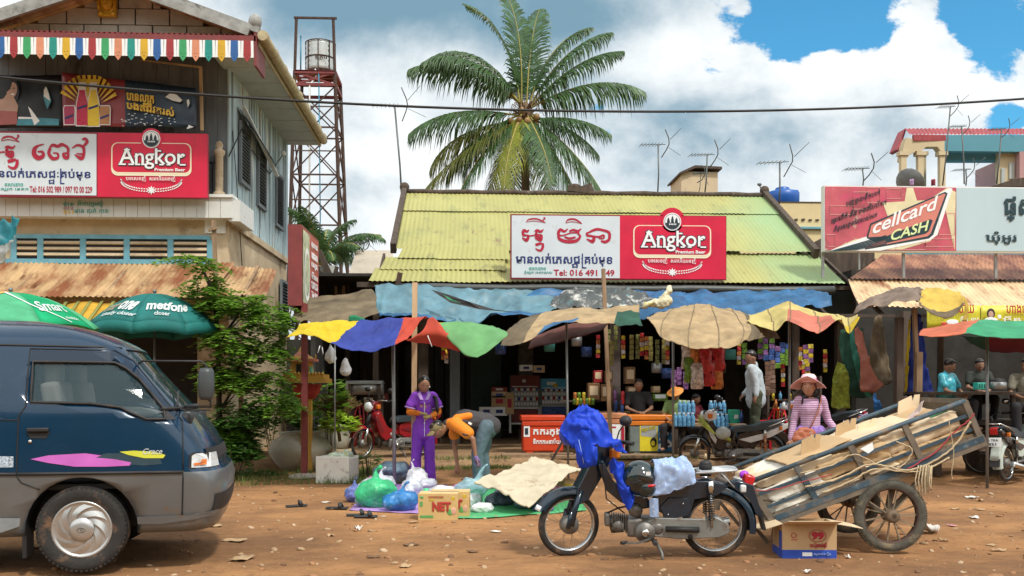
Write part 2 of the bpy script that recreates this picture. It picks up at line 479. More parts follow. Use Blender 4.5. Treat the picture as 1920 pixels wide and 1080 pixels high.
M_GREYB=mat('grey board wall', (.17, .20, .22), .8, var=.25, vs=6, stretch=(1, 1, .2), dirt=((.06, .06, .06), .35, 3), bump=.003, bs=25)
M_BLOCK=mat('grey cement block', (.42, .41, .37), .8, var=.12, vs=8, dirt=((.2, .19, .17), .25, 3))
M_PLAST=mat('stained cream plaster', (.52, .42, .28), .8, var=.15, vs=3, dirt=[((.28, .19, .11), .42, 1.4), ((.62, .56, .44), .3, 3)], bump=.003, bs=20)
M_TILEW=mat('white wall tile', (.66, .68, .66), .3, var=.05, vs=5, dirt=((.45, .42, .36), .15, 4))
M_BLUEP=mat('light blue paint', (.14, .36, .46), .6, var=.15, dirt=((.35, .4, .38), .2, 6))
M_MAROON=mat('maroon sheet metal', (.19, .035, .035), .5, var=.2, vs=5, dirt=((.1, .04, .03), .25, 4))
M_GUTTER=mat('old zinc gutter', (.42, .36, .22), .5, metal=.3, var=.25, dirt=((.24, .13, .05), .35, 3))
M_SOFF=mat('pale soffit board', (.40, .44, .43), .7, var=.1, dirt=((.25, .26, .25), .25, 2))
M_BLACK=mat('black', (.012, .012, .013), .6, var=.1)
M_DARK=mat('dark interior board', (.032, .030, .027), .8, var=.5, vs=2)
M_STEEL=mat('galvanised steel', (.40, .42, .43), .4, metal=.7, var=.15, dirt=((.2, .12, .07), .2, 8))
M_RUSTB=mat('rusted steel', (.075, .045, .035), .75, metal=.3, var=.4, vs=12, dirt=((.16, .08, .04), .3, 7))
M_SKIN=mat('brown skin', (.42, .225, .14), .5, var=.06)
M_SKIND=mat('dark brown skin', (.27, .145, .09), .5, var=.06)
M_HAIR=mat('black hair', (.010, .008, .008), .35, var=.3, vs=30, stretch=(1, 1, .2))
M_YELP=mat('yellow ochre paint', (.58, .34, .06), .6, var=.12, dirt=((.35, .18, .05), .2, 5))
def rust_mat(name, base, rust, amt, dark=(.05, .03, .025), st=(1, .35, .35)):
 """corrugated iron: weathered zinc with rust running along the slope"""
 return mat(name, base, .6, metal=.15, var=.22, vs=4, stretch=st, dirt=[(rust, amt, 2.2), (tuple(c*.55 for c in rust), amt*.6, 4.5), (dark, .12, 9)], bump=.002, bs=30)
M_RUSTL=rust_mat('rusty iron sheet', (.50, .34, .18), (.24, .085, .035), .62)
M_RUSTR=rust_mat('brown rusted iron sheet', (.42, .20, .11), (.17, .055, .035), .66)
M_RUSTP=rust_mat('pale rusty iron sheet', (.68, .50, .30), (.26, .11, .05), .45)
M_GREENR=mat('yellow green painted iron', (.36, .35, .12), .55, var=.12, vs=1.2, stretch=(1, .4, .4), dirt=[((.27, .28, .10), .42, 3), ((.22, .14, .07), .28, 6)])
def green_roof():
 m=M_GREENR;t=m.node_tree;b=t.nodes['Principled BSDF'];L=t.links.new
 src=b.inputs['Base Color'].links[0].from_socket
 co=t.nodes.new('ShaderNodeTexCoord');sp=t.nodes.new('ShaderNodeSeparateXYZ');L(co.outputs['Object'], sp.inputs[0])
 n=t.nodes.new('ShaderNodeTexNoise');L(co.outputs['Object'], n.inputs[0]);n.inputs['Scale'].default_value=.5
 a=t.nodes.new('ShaderNodeMath');a.operation='MULTIPLY_ADD';L(n.outputs[0], a.inputs[0]);a.inputs[1].default_value=3.5;L(sp.outputs[0], a.inputs[2])
 mr=t.nodes.new('ShaderNodeMapRange');mr.interpolation_type='SMOOTHSTEP';L(a.outputs[0], mr.inputs[0]);mr.inputs[1].default_value=4.2;mr.inputs[2].default_value=6.6
 mx=t.nodes.new('ShaderNodeMix');mx.data_type='RGBA';L(mr.outputs[0], mx.inputs[0]);L(src, mx.inputs[6]);mx.inputs[7].default_value=(.27, .40, .19, 1)
 L(mx.outputs[2], b.inputs['Base Color'])
green_roof()
def corr(mb, a, b, c, d, pitch=.09, amp=.012, rows=6, sag=0.0, seed=0, jag=0.0):
 """corrugated sheet over the quad a(left low) b(right low) c(right high) d(left high); ribs run low to high"""
 a, b, c, d=map(V, (a, b, c, d));L=(b-a).length
 n=max(8, int(L/pitch*5));nrm=(b-a).cross(d-a).normalized()
 if nrm.z<0:nrm=-nrm
 def f(u, v):
  lo=lerp(a, b, u);hi=lerp(d, c, u)
  if jag and v==0:lo=lo-(hi-lo).normalized()*jag*(abs(noise.noise(V((int(u*L/.8)*3.7+seed, 1.1, 2))))*2)
  p=lerp(lo, hi, v)
  s=int(u*L/.8)
  off=noise.noise(V((s*2.31+seed, .5, .5)))*.012
  return p+nrm*(amp*sin(2*pi*u*L/pitch)+off-sag*sin(pi*v)+.01*noise.noise(p*.8))
 return mb.grid(f, n, rows)
 # ------------------------------------------------------------------ sign lettering shared by the beer signs
def beer_panel(mb, o, w, h, fr=.02):
 """right half of the beer sign: emblem, frame, name, motto and ears; o = lower left, in the XZ plane"""
 X, Z=XD, ZD
 def q(x, z, l=0.0):return o+X*(x*w)+Z*(z*h)+V((0, -.004-l, 0))
 def rrect(x0, x1, z0, z1, r, l, m, k=6):
  pts=[]
  for cx, cz, a0 in((x1-r, z1-r*w/h, 0), (x0+r, z1-r*w/h, 90), (x0+r, z0+r*w/h, 180), (x1-r, z0+r*w/h, 270)):
   for i in range(k+1):
    a=R(a0+90*i/k);pts.append(q(cx+r*cos(a), cz+r*w/h*sin(a), l))
  mb.mat(m);mb.poly(pts)
 rrect(.125, .855, .335, .845, .06, .002, M_CREAM)
 rrect(.135, .845, .365, .83, .055, .004, M_CREAM)
 rrect(.137, .843, .39, .832, .052, .006, M_SIGNR)
 # name: outlined white slab letters
 for k, (m, bd, l)in enumerate(((M_INKD, .045, .008), (M_INKW, .012, .018))):
  sub=MB()
  pts, fs=text_mesh('Angkor', 1, bd, None, None, 0, .97)
  wtot=max(p[0]for p in pts)
  kx=(.60+(.02 if k==0 else 0))*w/wtot;kz=kx*1.02
  ox=o.x+w*(.50-(.30+(.01 if k==0 else 0)));oz=o.z+h*(.435 if k else .425)
  mb.mat(m);vs=[mb.bm.verts.new((ox+a*kx, o.y-.007-l-e_, oz+b*kz))for a, b, e_ in pts]
  for f in fs:mb.face([vs[i]for i in f])
  e=.012 if k==0 else 0;l+=.004
  # slab feet of the letters
  for a, b_, z in((.195, .262, .495), (.285, .335, .495), (.345, .392, .495), (.40, .448, .495), (.565, .605, .495), (.632, .668, .495), (.752, .805, .495), (.545, .583, .705), (.34, .37, .615), (.745, .775, .615), (.245, .30, .72)):
   mb.poly([q(a-e*.6, z-e, l), q(b_+e*.6, z-e, l), q(b_+e*.6, z+.022+e, l), q(a-e*.6, z+.022+e, l)])
 put_text(mb, 'Premium Beer', q(.52, .405, .008), X, Z, M_INKW, width=.28*w, height=.05*h, bold=.035)
 put_text(mb, 'បទេសខញំ  សរាបេីយរខញំ', q(.26, .245, .008), X, Z, M_INKW, width=.45*w, height=.09*h, bold=.012)
 # ears of grain, a garland under the motto
 mb.mat(M_INKW)
 for sgn in(-1, 1):
  for i in range(15):
   a=i/15*1.15;px=.49+sgn*(.035+.235*sin(a*1.35)/sin(1.15*1.35));pz=.115+.155*(1-cos(a*1.35))/1
   for sd in(-1, 1):
    c=q(px+sgn*.004, pz+sd*.018, .006);dx=V((sgn*.022*w, 0, .028*h*sd*.6+.02*h*a));nn=V((-dx.z, 0, dx.x)).normalized()*.006*w
    mb.poly([c-dx*.5, c-nn, c+dx*.5, c+nn])
 for i in range(8):
  a=i*pi/4;c=q(.49, .115, .007);dx=V((cos(a), 0, sin(a)))*.042*w;nn=V((-sin(a), 0, cos(a)))*.008*w
  mb.poly([c, c+dx*.5-nn, c+dx, c+dx*.5+nn])
  # round emblem with the three towers
 r=.075*w;c=q(.49, .90, .0)
 def disc(rad, m, l, a0=0, a1=360, n=28):
  mb.mat(m);pts=[c+V((rad*cos(R(a0+(a1-a0)*i/n)), -l, rad*sin(R(a0+(a1-a0)*i/n))))for i in range(n+(0 if a1-a0==360 else 1))]
  mb.poly(pts)
 disc(r*1.35, M_SIGNR, .006);disc(r*1.1, M_INKW, .009);disc(r*.98, M_INKD, .011);disc(r*.92, M_INKW, .013);disc(r*.9, M_INKD, .016, 190, 350)
 mb.mat(M_INKD)
 for tx, th in((-.5, .5), (0, .72), (.5, .5)):
  for k, (ww, z0, z1)in enumerate(((.2, -.15, .05), (.17, .05, th*.55), (.11, th*.55, th*.8), (.05, th*.8, th))):
   mb.poly([c+V(((tx-ww)*r, -.018, z0*r)), c+V(((tx+ww)*r, -.018, z0*r)), c+V(((tx+ww*.8)*r, -.018, z1*r)), c+V(((tx-ww*.8)*r, -.018, z1*r))])
 mb.mat(M_INKW)
 for k in range(5):mb.poly([c+V(((-.42+k*.19)*r, -.021, -.42*r)), c+V(((-.3+k*.19)*r, -.021, -.42*r)), c+V(((-.3+k*.19)*r, -.021, -.24*r)), c+V(((-.42+k*.19)*r, -.021, -.24*r))])
 # Khmer display letters drawn as broad-nib strokes in a unit box
def nib(mb, o, w, h, strokes, m, wid=.16, lift=.006):
 """strokes: lists of (x, y, width) control points; smoothed and swept"""
 mb.mat(m)
 for st in strokes:
  lift+=.0006;n=len(st);pts=[]
  for i in range(n-1):
   p0, p1, p2, p3=st[max(0, i-1)], st[i], st[i+1], st[min(n-1, i+2)]
   for k in range(6):
    t=k/6;f=lambda j:.5*(2*p1[j]+(p2[j]-p0[j])*t+(2*p0[j]-5*p1[j]+4*p2[j]-p3[j])*t*t+(3*p1[j]-p0[j]-3*p2[j]+p3[j])*t**3)
    pts.append((f(0), f(1), max(.01, f(2))))
  pts.append(st[-1]);L, Rr=[], []
  for i, (x, y, q)in enumerate(pts):
   a, b=pts[max(0, i-1)], pts[min(len(pts)-1, i+1)]
   dx, dy=(b[0]-a[0])*w, (b[1]-a[1])*h;l=math.hypot(dx, dy)or 1
   nx, ny=-dy/l*q*h*.5, dx/l*q*h*.5
   L.append(o+V((x*w+nx, -lift, y*h+ny)));Rr.append(o+V((x*w-nx, -lift, y*h-ny)))
  va=[mb.bm.verts.new(p)for p in L];vb=[mb.bm.verts.new(p)for p in Rr]
  for i in range(len(va)-1):mb.face([va[i], va[i+1], vb[i+1], vb[i]])
W_=.16
K_A=[[(.02, .62, .05), (.1, .78, .14), (.22, .70, .15), (.30, .80, .06)], [(.1, .74, .12), (.08, .5, .16), (.22, .47, .1), (.28, .42, .14), (.20, .18, .2), (.04, .34, .07)], [(.30, .44, .07), (.46, .47, .08), (.5, .5, .08)], [(.50, .72, .05), (.60, .78, .14), (.74, .70, .15), (.84, .84, .05)], [(.60, .72, .12), (.56, .52, .15), (.70, .50, .1), (.76, .45, .16), (.72, .20, .2), (.52, .32, .07)], [(.5, .42, .05), (.62, .38, .1), (.75, .32, .1)]]
K_II=[[(.02, .2, .06), (.15, .62, .2), (.5, .72, .22), (.82, .35, .18), (.95, .1, .05)], [(.02, .2, .05), (.4, .38, .1), (.95, .12, .05)], [(.8, .5, .14), (.92, .8, .2), (.84, .95, .1)]]
K_I=K_II[:2]
K_U=[[(.1, .75, .3), (.42, .85, .3), (.7, .95, .2)], [(.78, .95, .25), (.78, .5, .3), (.6, .15, .26), (.3, .2, .2), (.12, .38, .1)]]
K_CH=[[(.02, .66, .05), (.14, .80, .14), (.3, .70, .14), (.44, .84, .05)], [(.5, .70, .1), (.66, .78, .13), (.84, .72, .13), (.97, .86, .05)], [(.12, .74, .13), (.06, .55, .15), (.2, .46, .08), (.6, .62, .07), (.9, .62, .1)], [(.04, .50, .08), (.12, .26, .17), (.42, .12, .18), (.78, .18, .18), (.93, .42, .12), (.84, .58, .09)], [(.3, .40, .09), (.5, .3, .13), (.75, .38, .09)]]
K_N=[[(.02, .62, .06), (.12, .66, .1), (.42, .84, .15), (.7, .80, .14), (.95, .66, .16), (.96, .30, .16), (.80, .14, .17), (.62, .2, .1)], [(.04, .64, .12), (.08, .50, .14), (.26, .46, .12), (.34, .38, .16), (.28, .16, .2), (.04, .3, .06)], [(.3, .46, .07), (.55, .42, .12), (.72, .52, .1), (.74, .36, .1), (.55, .32, .06)]]
K_E=[[(.3, .76, .06), (.5, .8, .1), (.95, .88, .04)], [(.4, .78, .12), (.14, .6, .22), (.12, .3, .26), (.45, .12, .26), (.85, .22, .2), (.82, .44, .14), (.4, .46, .08)]]
K_P=[[(.03, .6, .05), (.2, .82, .15), (.42, .76, .16), (.6, .86, .16), (.85, .72, .13)], [(.10, .66, .14), (.04, .4, .16), (.2, .14, .18), (.42, .18, .14), (.42, .38, .1), (.22, .42, .06)], [(.85, .72, .14), (.85, .45, .12), (.62, .40, .06)], [(.62, .4, .05), (.72, .22, .2), (.86, .2, .14), (.86, .5, .12)]]
K_R=[[(.05, .66, .05), (.35, .82, .12), (.7, .70, .15), (.72, .3, .15), (.55, .15, .2), (.2, .34, .05)], [(.68, .74, .1), (.92, 1.0, .16), (.8, 1.16, .14), (.64, 1.1, .1)], [(.3, .4, .04), (.55, .36, .1), (.75, .4, .08)]]
def khmer_line(mb, items, o, w, h, m, bold):
 put_text(mb, items, o, XD, ZD, m, width=w, height=h, bold=bold)
# ================================================================== left two-storey shop house
YF, YB=16.5, 21.6
XC=PY(430, 300, YF).x;XL=-9.6
def zf(py, Y, px=300):return PY(px, py, Y).z
b=thing('corner_shop_house', 'two-storey shop house with faded blue board side wall and row of coloured eave tabs', 'house', (-6, 19, 0))
zb=zf(405, YF);zs=zf(98, YF)
# upper front wall: upright boards, a gap between each
m=MB().mat(M_GREYB)
x=XC
while x>XL:
 m.bx(x-.205, x, YF+U(0, .012), YF+.1, zb, zs+.1);x-=.21
 m.mat(M_BLACK);m.bx(x-.004, x+.012, YF+.03, YF+.09, zb, zs);m.mat(M_GREYB)
m.build('front_wall', b)
# side wall: boards above, plaster below
m=MB().mat(M_BLUEB)
zmid=zf(405, YF, 430)-.05;y=YF
while y<YB:
 m.bx(XC-.03, XC+U(0, .02), y, y+.175, zmid, zs+.1);m.bx(XC+.012, XC+.035, y+.155, y+.19, zmid, zs+.1)if rnd.random()<.6 else None
 y+=.18
m.build('side_wall', b)
m=MB().mat(M_PLAST)
m.bx(XC-.12, XC-.01, YF, YB, 0, zmid+.04).bx(XC-.02, XC+.05, YF+.05, YB+.1, zmid-.12, zmid)
m.bx(XL, XC-.12, YF+.01, YF+.16, 2.4, zf(408, YF))
m.bx(XL, XC, YB-.1, YB, 0, zs)
m.bx(XC-.55, XC-.12, YF, YF+.2, 0, 3.5)
m.mat(M_WHITE);m.bx(XC-.42, XC-.06, YF-.02, YF+.01, zf(437, YF), zf(413, YF))
m.build('lower_wall', b)
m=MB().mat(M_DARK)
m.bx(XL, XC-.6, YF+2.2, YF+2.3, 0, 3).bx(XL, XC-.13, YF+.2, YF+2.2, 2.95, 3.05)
m.build('shop_back_wall', b)
# tiled balcony band
m=MB().mat(M_TILEW)
z0, z1=zf(408, 16.25), zf(370, 16.25)
x=XC+.12
while x>XL:
 m.bx(x-.196, x-.003, 16.22, 16.5, z0, z1);x-=.2
m.bx(XC+.05, XC+.24, 16.26, 17.3, z0-.05, z1-.03)
m.mat(M_PLAST);m.bx(XL, XC+.11, 16.235, 16.52, z0+.005, z1-.005)
m.mat(M_WHITE);m.bx(XL, XC+.14, 16.18, 16.55, z1, z1+.05)
for k, (s, mm)in enumerate((('016', M_TEALI), ('012', mat('pale red ink', (.45, .25, .25), .6, var=0)), ('011', mat('yellow ink', (.75, .55, .1), .6, var=0)))):
 put_text(m, s, PY(119, 386+k*7.4, 16.215), XD, ZD, mm, width=.17, height=.058, bold=.03)
put_text(m, 'ចំការដូរស៊ូ', PY(146, 388, 16.215), XD, ZD, M_TEALI, width=.42, height=.11, bold=.01)
put_text(m, 'មាន លក់ កាត', PY(140, 399, 16.215), XD, ZD, M_TEALI, width=.56, height=.09, bold=.01)
m.build('balcony_band', b)
# louvred vents in a light-blue frame
zv0, zv1=zf(487, YF), zf(449, YF)
xa=[PY(q, 470, YF-.02).x for q in(26, 76, 156, 238, 320, 394)]
m=MB().mat(M_BLUEP)
m.bx(xa[0]-.3, xa[5], YF-.04, YF, zv1, zv1+.07).bx(xa[0]-.3, xa[5], YF-.045, YF, zv0-.08, zv0)
for q in xa:m.bx(q-.05, q+.05, YF-.035, YF, zv0, zv1)
m.build('vent_frame', b)
for a, c in zip(xa, xa[1:]):
 m=MB().mat(M_BLACK);m.bx(a+.05, c-.05, YF-.004, YF+.005, zv0, zv1)
 m.mat(M_PLAST)
 for k in range(3):m.box(((a+c)/2, YF-.02, zv0+.05+k*(zv1-zv0-.05)/3+.03), (c-a-.11, .03, .05), (R(-25), 0, 0))
 m.build('louvre_vent', b)
 # shuttered side windows
for k, (ya, yb, za, zc)in enumerate(((17.1, 17.75, 5.15, 6.15), (18.5, 19.1, 5.0, 6.05), (20.2, 20.85, 4.9, 5.95), (20.75, 21.35, 2.6, 3.7))):
 w=MB().mat(M_GREYB);xx=XC+.03
 w.bx(xx, xx+.05, ya-.06, ya, za, zc).bx(xx, xx+.05, yb, yb+.06, za, zc).bx(xx, xx+.055, ya-.06, yb+.06, zc, zc+.06).bx(xx, xx+.055, ya-.06, yb+.06, za-.06, za)
 wo_=w.build('side_window', b)
 w=MB().mat(M_GREYB);
 for j in range(16):w.box((xx+.03, (ya+yb)/2, za+(j+.5)*(zc-za)/16), (.05, yb-ya, .012), (0, R(35), 0))
 w.mat(M_BLACK);w.bx(xx, xx+.008, ya, yb, za, zc)
 w.build('louvres', wo_)
m=MB().mat(M_WHITE);m.bar((XC+.12, 17.0, 6.45), (XC+.22, 19.5, 5.75), .07, .03);m.mat(M_GREYB)
m.prism([(XC+.03, 17.0, 6.42), (XC+.03, 19.4, 6.2), (XC+.28, 19.4, 5.85), (XC+.28, 17.0, 6.1)], (0, 0, .02));m.build('window_hood', b)
# gable with blocks
ZE=zf(60, 15.2, 478);XR=PY(478, 60, 15.2).x;XM=PY(205, 0, 15.2).x;PIT=.36;XLE=2*XM-XR
m=MB().mat(M_BLOCK)
yg=15.75;row=0;z=ZE+.02
while z<ZE+1.2:
 x=XLE-(row%2)*.28
 while x<XR:
  a, c2=max(x, XLE+(z-ZE)/PIT+.12), min(x+.55, XR-(z-ZE)/PIT-.12)
  if c2-a>.05:m.bx(a+.008, c2-.008, yg+U(0, .01), yg+.2, z+.008, z+.262)
  x+=.56
 z+=.27;row+=1
m.mat(M_BLACK);m.prism([(XLE+.4, yg+.03, ZE), (XR-.4, yg+.03, ZE), (XM, yg+.03, ZE+(XR-XM)*PIT-.05)], (0, .15, 0))
m.build('gable', b)
# roof slabs, barge boards, ridge end
m=MB().mat(M_RUSTL)
for sg in(1, -1):
 xe=XM+sg*(XR-XM+.12);a=V((xe, 15.3, ZE-.02));c2=V((xe, YB+.1, ZE-.02));rz=ZE+(XR-XM)*PIT
 corr(m, a, c2, (XM, YB+.1, rz+.02), (XM, 15.3, rz+.02), .12, .015, 3)
ro=m.build('roof', b)
m=MB().mat(mat('weathered barge board', (.30, .31, .30), .8, var=.3, dirt=((.1, .1, .09), .35, 4)))
for sg in(1, -1):
 m.bar((XM, 15.28, ZE+(XR-XM)*PIT+.06), (XM+sg*(XR-XM+.05), 15.28, ZE+.05), .1, .1)
 m.bar((XM, 15.22, ZE+(XR-XM)*PIT-.06), (XM+sg*(XR-XM-.1), 15.22, ZE-.0), .06, .12)
m.ell((XR-.02, 15.3, ZE+.2), (.11, .1, .13))
m.build('barge_board', ro)
m=MB().mat(M_SOFF)
m.bx(XC-.1, XR+.05, 15.5, YB, ZE-.17, ZE-.13)
for k in range(8):m.bx(XC, XR+.04, 15.6+k*.8, 15.62+k*.8, ZE-.18, ZE-.165)
m.build('soffit', b)
m=MB().mat(M_GUTTER)
m.tube([(XR+.12, 15.2+t*.79, ZE-.05-.005*t)for t in range(9)], .085, 10)
for t in range(9):m.tube([(XR+.12, 15.25+t*.76, ZE-.05), (XR+.12, 15.3+t*.76, ZE-.05)], .095, 10)
m.bx(XR+.02, XR+.05, 15.3, YB, ZE-.2, ZE+.05)
m.build('gutter', b)
# maroon corrugated strip and the row of coloured tabs
m=MB().mat(M_MAROON)
corr(m, (XLE, 15.18, ZE-.06), (XR, 15.18, ZE-.06), (XR, 15.62, ZE+.10), (XLE, 15.62, ZE+.10), .085, .018, 2)
m.bx(XLE, XR+.02, 15.17, 15.19, ZE-.16, ZE-.07).bx(XR-.01, XR+.03, 15.17, 15.8, ZE-.55, ZE-.02)
m.build('eave_strip', b)
cols=[mat('tab '+n, c, .55, var=.12, dirt=((.2, .15, .1), .15, 9))for n, c in(('blue', (.02, .11, .34)), ('red', (.33, .03, .035)), ('green', (.04, .33, .12)), ('salmon', (.62, .25, .14)), ('teal', (.01, .26, .22)), ('yellow', (.62, .38, .02)))]
m=MB();wtab=.2035;x=XR-.06;k=1;zt=ZE-.155
while x>XLE:
 m.mat(cols[k%6]);xm=x-.055
 pr=[(x, 0), (x-.11, 0), (x-.115, -.24), (x-.09, -.30), (xm, -.345), (x-.02, -.30), (x+.005, -.24)]
 m.prism([(a, 15.16, zt+z_)for a, z_ in pr], (0, .012, 0))
 m.mat(M_BLACK);m.ell((xm, 15.158, zt-.27), (.008, .003, .008), n=6, m=4)
 for sx in(-.02, .02):m.ell((xm+sx, 15.158, zt-.22), (.006, .003, .007), n=6, m=4)
 m.mat(M_INKW)
 for dx in(.022, -.128):m.prism([(x+dx-.022, 15.168, zt), (x+dx+.020, 15.168, zt), (x+dx+.024, 15.168, zt-.27), (x+dx-.026, 15.168, zt-.27)], (0, .01, 0))
 x-=wtab;k=(k-1)%6
m.build('eave_tabs', b)
# gilt mask on the gable
m=MB().mat(mat('gilded plaster', (.62, .38, .03), .4, metal=.3, var=.3, vs=20, bump=.01, bs=30))
c0=PY(202, 8, 15.7)
m.box(c0, (.30, .07, .42), bev=.02);m.ell(c0+V((0, -.05, .03)), (.11, .07, .15));m.ell(c0+V((0, -.1, .02)), (.02, .03, .05))
for sx in(-1, 1):m.ell(c0+V((sx*.045, -.105, .06)), (.025, .015, .014)).ell(c0+V((sx*.13, -.04, 0)), (.03, .04, .12)).ell(c0+V((sx*.1, -.04, -.17)), (.05, .03, .04))
m.ell(c0+V((0, -.11, -.05)), (.045, .015, .015));
for i in range(7):m.ell(c0+V((-.12+i*.04, -.04, .2)), (.018, .03, .05))
m.build('gilded_mask', b)
# corner baluster and rail stub
m=MB().mat(M_PLAST);bp=PY(411, 370, 16.35)
m.lathe([(.1, 0), (.1, .08), (.07, .1), (.07, .72), (.1, .75), (.1, .8), (.05, .84), (.07, .9), (.04, .96), (0, .98)], bp, 10)
m.mat(M_BLACK)
for i in range(3):m.bar(bp+V((-.12-i*.09, .02, 0)), bp+V((-.12-i*.09, .02, .6)), .02)
m.bar(bp+V((-.4, .02, .6)), bp+V((0, .02, .6)), .03)
m.build('balcony_rail', b)
m=MB().mat(M_BLACK)
m.tube([PY(429, 293, 16.4), V((XC+.1, 17.0, 6.05)), V((XC+.06, 17.8, 5.9)), V((XC+.1, 19.3, 5.75)), V((XC+.1, 20.6, 6.45))], .012, 5)
m.tube([V((XC+.03, 16.6, 5.9)), V((XC+.04, 16.9, 4.9)), V((XC+.05, 17.2, 3.6))], .008, 5)
m.mat(M_WHITE);m.ell((XC+.12, 20.6, 6.5), .06, n=8, m=6)
m.build('wiring', b)
# rusty awning
m=MB().mat(M_RUSTL)
za, zc=zf(556, 15.3), zf(492, YF)
corr(m, (XL, 15.3, za), (PY(385, 556, 15.3).x, 15.3, za), (PY(440, 497, YF).x, YF, zc), (XL, YF, zc), .085, .012, 5, .03, 1, .05)
corr(m, (PY(383, 550, 15.35).x, 15.3, zf(553, 15.3)), (PY(500, 553, 15.3).x, 15.3, zf(550, 15.3)), (PY(517, 505, 16.6).x, 16.7, zf(503, 16.7)), (PY(425, 497, 16.6).x, 16.7, zf(497, 16.7)), .085, .012, 5, .03, 4, .08)
m.mat(M_WOOD)
for x in(-9, -7.4, -5.9, -4.6, -3.7):m.bar((x, 15.35, za-.02), (x, 16.5, zc-.06), .05)
m.bar((XL, 15.42, za-.03), (PY(500, 553, 15.4).x, 15.42, za-.01), .05)
for x in(-7.4, -3.75):m.bar((x, 15.5, 0), (x, 15.5, za), .07)
m.build('rusty_awning', b)
# ---- banners hung between the storeys
YBN=16.05
def bq(px, py, l=0):return PY(px, py, YBN)+V((0, -l, 0))
def wave(p):return V((0, .02*sin(p.x*5+p.z*3)+.015*nz(p, 3), 0))
m=MB();MB1=mat('banner black', (.010, .012, .016), .35, var=.3);m.mat(MB1)
m.grid(lambda u, v:bq(lerp(-30, 116, u), lerp(240, 141, v))+wave(bq(lerp(-30, 116, u), lerp(240, 141, v))), 20, 10)
bn=tag(m.build('photo_banner', solid=.003), 'black photo banner with a smiling woman in a pink strapless dress', 'banner')
m=MB();Mp=mat('printed skin', (.50, .32, .24), .4, var=.1);m.mat(Mp)
def pp(pts, l, off=0):m.poly([bq(x, y, .03+l)for x, y in pts])
def pe(cx, cy, rx, ry, l, n=18, rot=0):pp([(cx+rx*cos(2*pi*i/n)*cos(rot)-ry*sin(2*pi*i/n)*sin(rot), cy+rx*cos(2*pi*i/n)*sin(rot)+ry*sin(2*pi*i/n)*cos(rot))for i in range(n)], l)
m.mat(MB1);pe(16, 172, 22, 30, .0);m.mat(Mp);pe(24, 170, 10, 15, .004, rot=.15);pp([(14, 178), (28, 184), (36, 200), (34, 212), (-10, 212), (-10, 190), (8, 186)], .002)
m.mat(mat('printed pink dress', (.38, .11, .10), .4, var=.1));pp([(-10, 208), (34, 210), (34, 234), (-10, 236)], .006)
m.mat(MB1);pe(13, 160, 10, 16, .006, rot=.4);pe(20, 168, 1.8, 1, .008);pe(28, 167, 1.8, 1, .008);m.mat(M_INKW);pe(26, 178, 3.4, 1.5, .009)
m.mat(mat('printed sea', (.05, .25, .33), .4, var=.3));pp([(36, 220), (112, 224), (112, 236), (32, 236)], .002);pp([(82, 180), (90, 165), (98, 190), (90, 206)], .002)
m.mat(M_INKW);pp([(84, 170), (88, 163), (93, 176), (96, 190), (92, 188), (84, 182)], .006);pp([(54, 200), (60, 206), (76, 228), (66, 236)], .003);pp([(36, 220), (70, 221), (64, 224), (36, 224)], .004)
m.build('printed_picture', bn, bevel=0)
m=MB();M_RB=mat('banner dark red', (.26, .04, .05), .35, var=.25, vs=2);M_NB=mat('banner night blue', (.012, .030, .06), .3, var=.4, vs=3)
def skew(u, v):
 x=lerp(118, 368, u);top=lerp(137, 166, u);bot=lerp(237, 240 if u<.8 else 240, u)
 p=bq(x, lerp(bot, top, v), .02);return p+wave(p)
m.mat(M_RB).mat(M_NB);m.grid(skew, 30, 12, mf=lambda u, v:M_RB if u<.46 else M_NB)
bn=tag(m.build('drink_banner', solid=.003), 'sagging red and blue drinks banner showing two bottles and two cans', 'banner')
m=MB()
def lift(l):return .06+l
def pp(pts, l):m.poly([bq(x, y, lift(l))for x, y in pts])
m.mat(mat('printed gold rays', (.72, .52, .05), .4, var=.4, vs=4))
for i in range(13):
 a=R(200-220*0-i*9.5+10-0);a=R(25+i*10.5)
 if i%1==0:
  x, y=168, 205;L=48;
  e0=(x+cos(a-.05)*26, y-sin(a-.05)*26);e1=(x+cos(a-.06)*L*1.2, max(143, y-sin(a-.06)*L*1.35));e2=(x+cos(a+.06)*L*1.2, max(143, y-sin(a+.06)*L*1.35));pp([e0, e1, e2], 0)
pp([(150, 150), (186, 151), (182, 200), (152, 200)], .001)
for(cx, y0, y1, w, mm, cap_)in((157, 158, 237, 10.5, mat('printed red drink', (.55, .01, .06), .3, var=.1), 1), (178, 158, 238, 10.5, mat('printed yellow drink', (.80, .58, .02), .3, var=.1), 1)):
 for e, l, q in((1.8, .003, M_INKW), (0, .006, mm)):
  m.mat(q);n=y0+14
  pp([(cx-w-e, y1+e), (cx+w+e, y1+e), (cx+w+e, y0+42), (cx+w*.85+e, y0+32), (cx+5.5+e, n+4), (cx+5+e, y0-e), (cx-5-e, y0-e), (cx-5.5-e, n+4), (cx-w*.85-e, y0+32), (cx-w-e, y0+42)], l)
 m.mat(M_INKW);pp([(cx-5.5, y0), (cx+5.5, y0), (cx+6, y0+13), (cx-6, y0+13)], .009)
 m.mat(M_NAVY);pp([(cx-9, y0+46), (cx+9, y0+40), (cx+9, y0+44), (cx-9, y0+50)], .01)
for cx, mm in((133, mat('printed red can', (.42, .03, .10), .3, var=.1)), (199, mat('printed copper can', (.48, .22, .08), .3, var=.1))):
 for e, l, q in((1.6, .003, M_INKW), (0, .006, mm)):
  m.mat(q);pp([(cx-9-e, 235+e), (cx+9+e, 235+e), (cx+10+e, 205), (cx+8+e, 201-e), (cx-8-e, 201-e), (cx-10-e, 205)], l)
 m.mat(M_NAVY);pp([(cx-8, 222), (cx+8, 216), (cx+8, 220), (cx-8, 226)], .009)
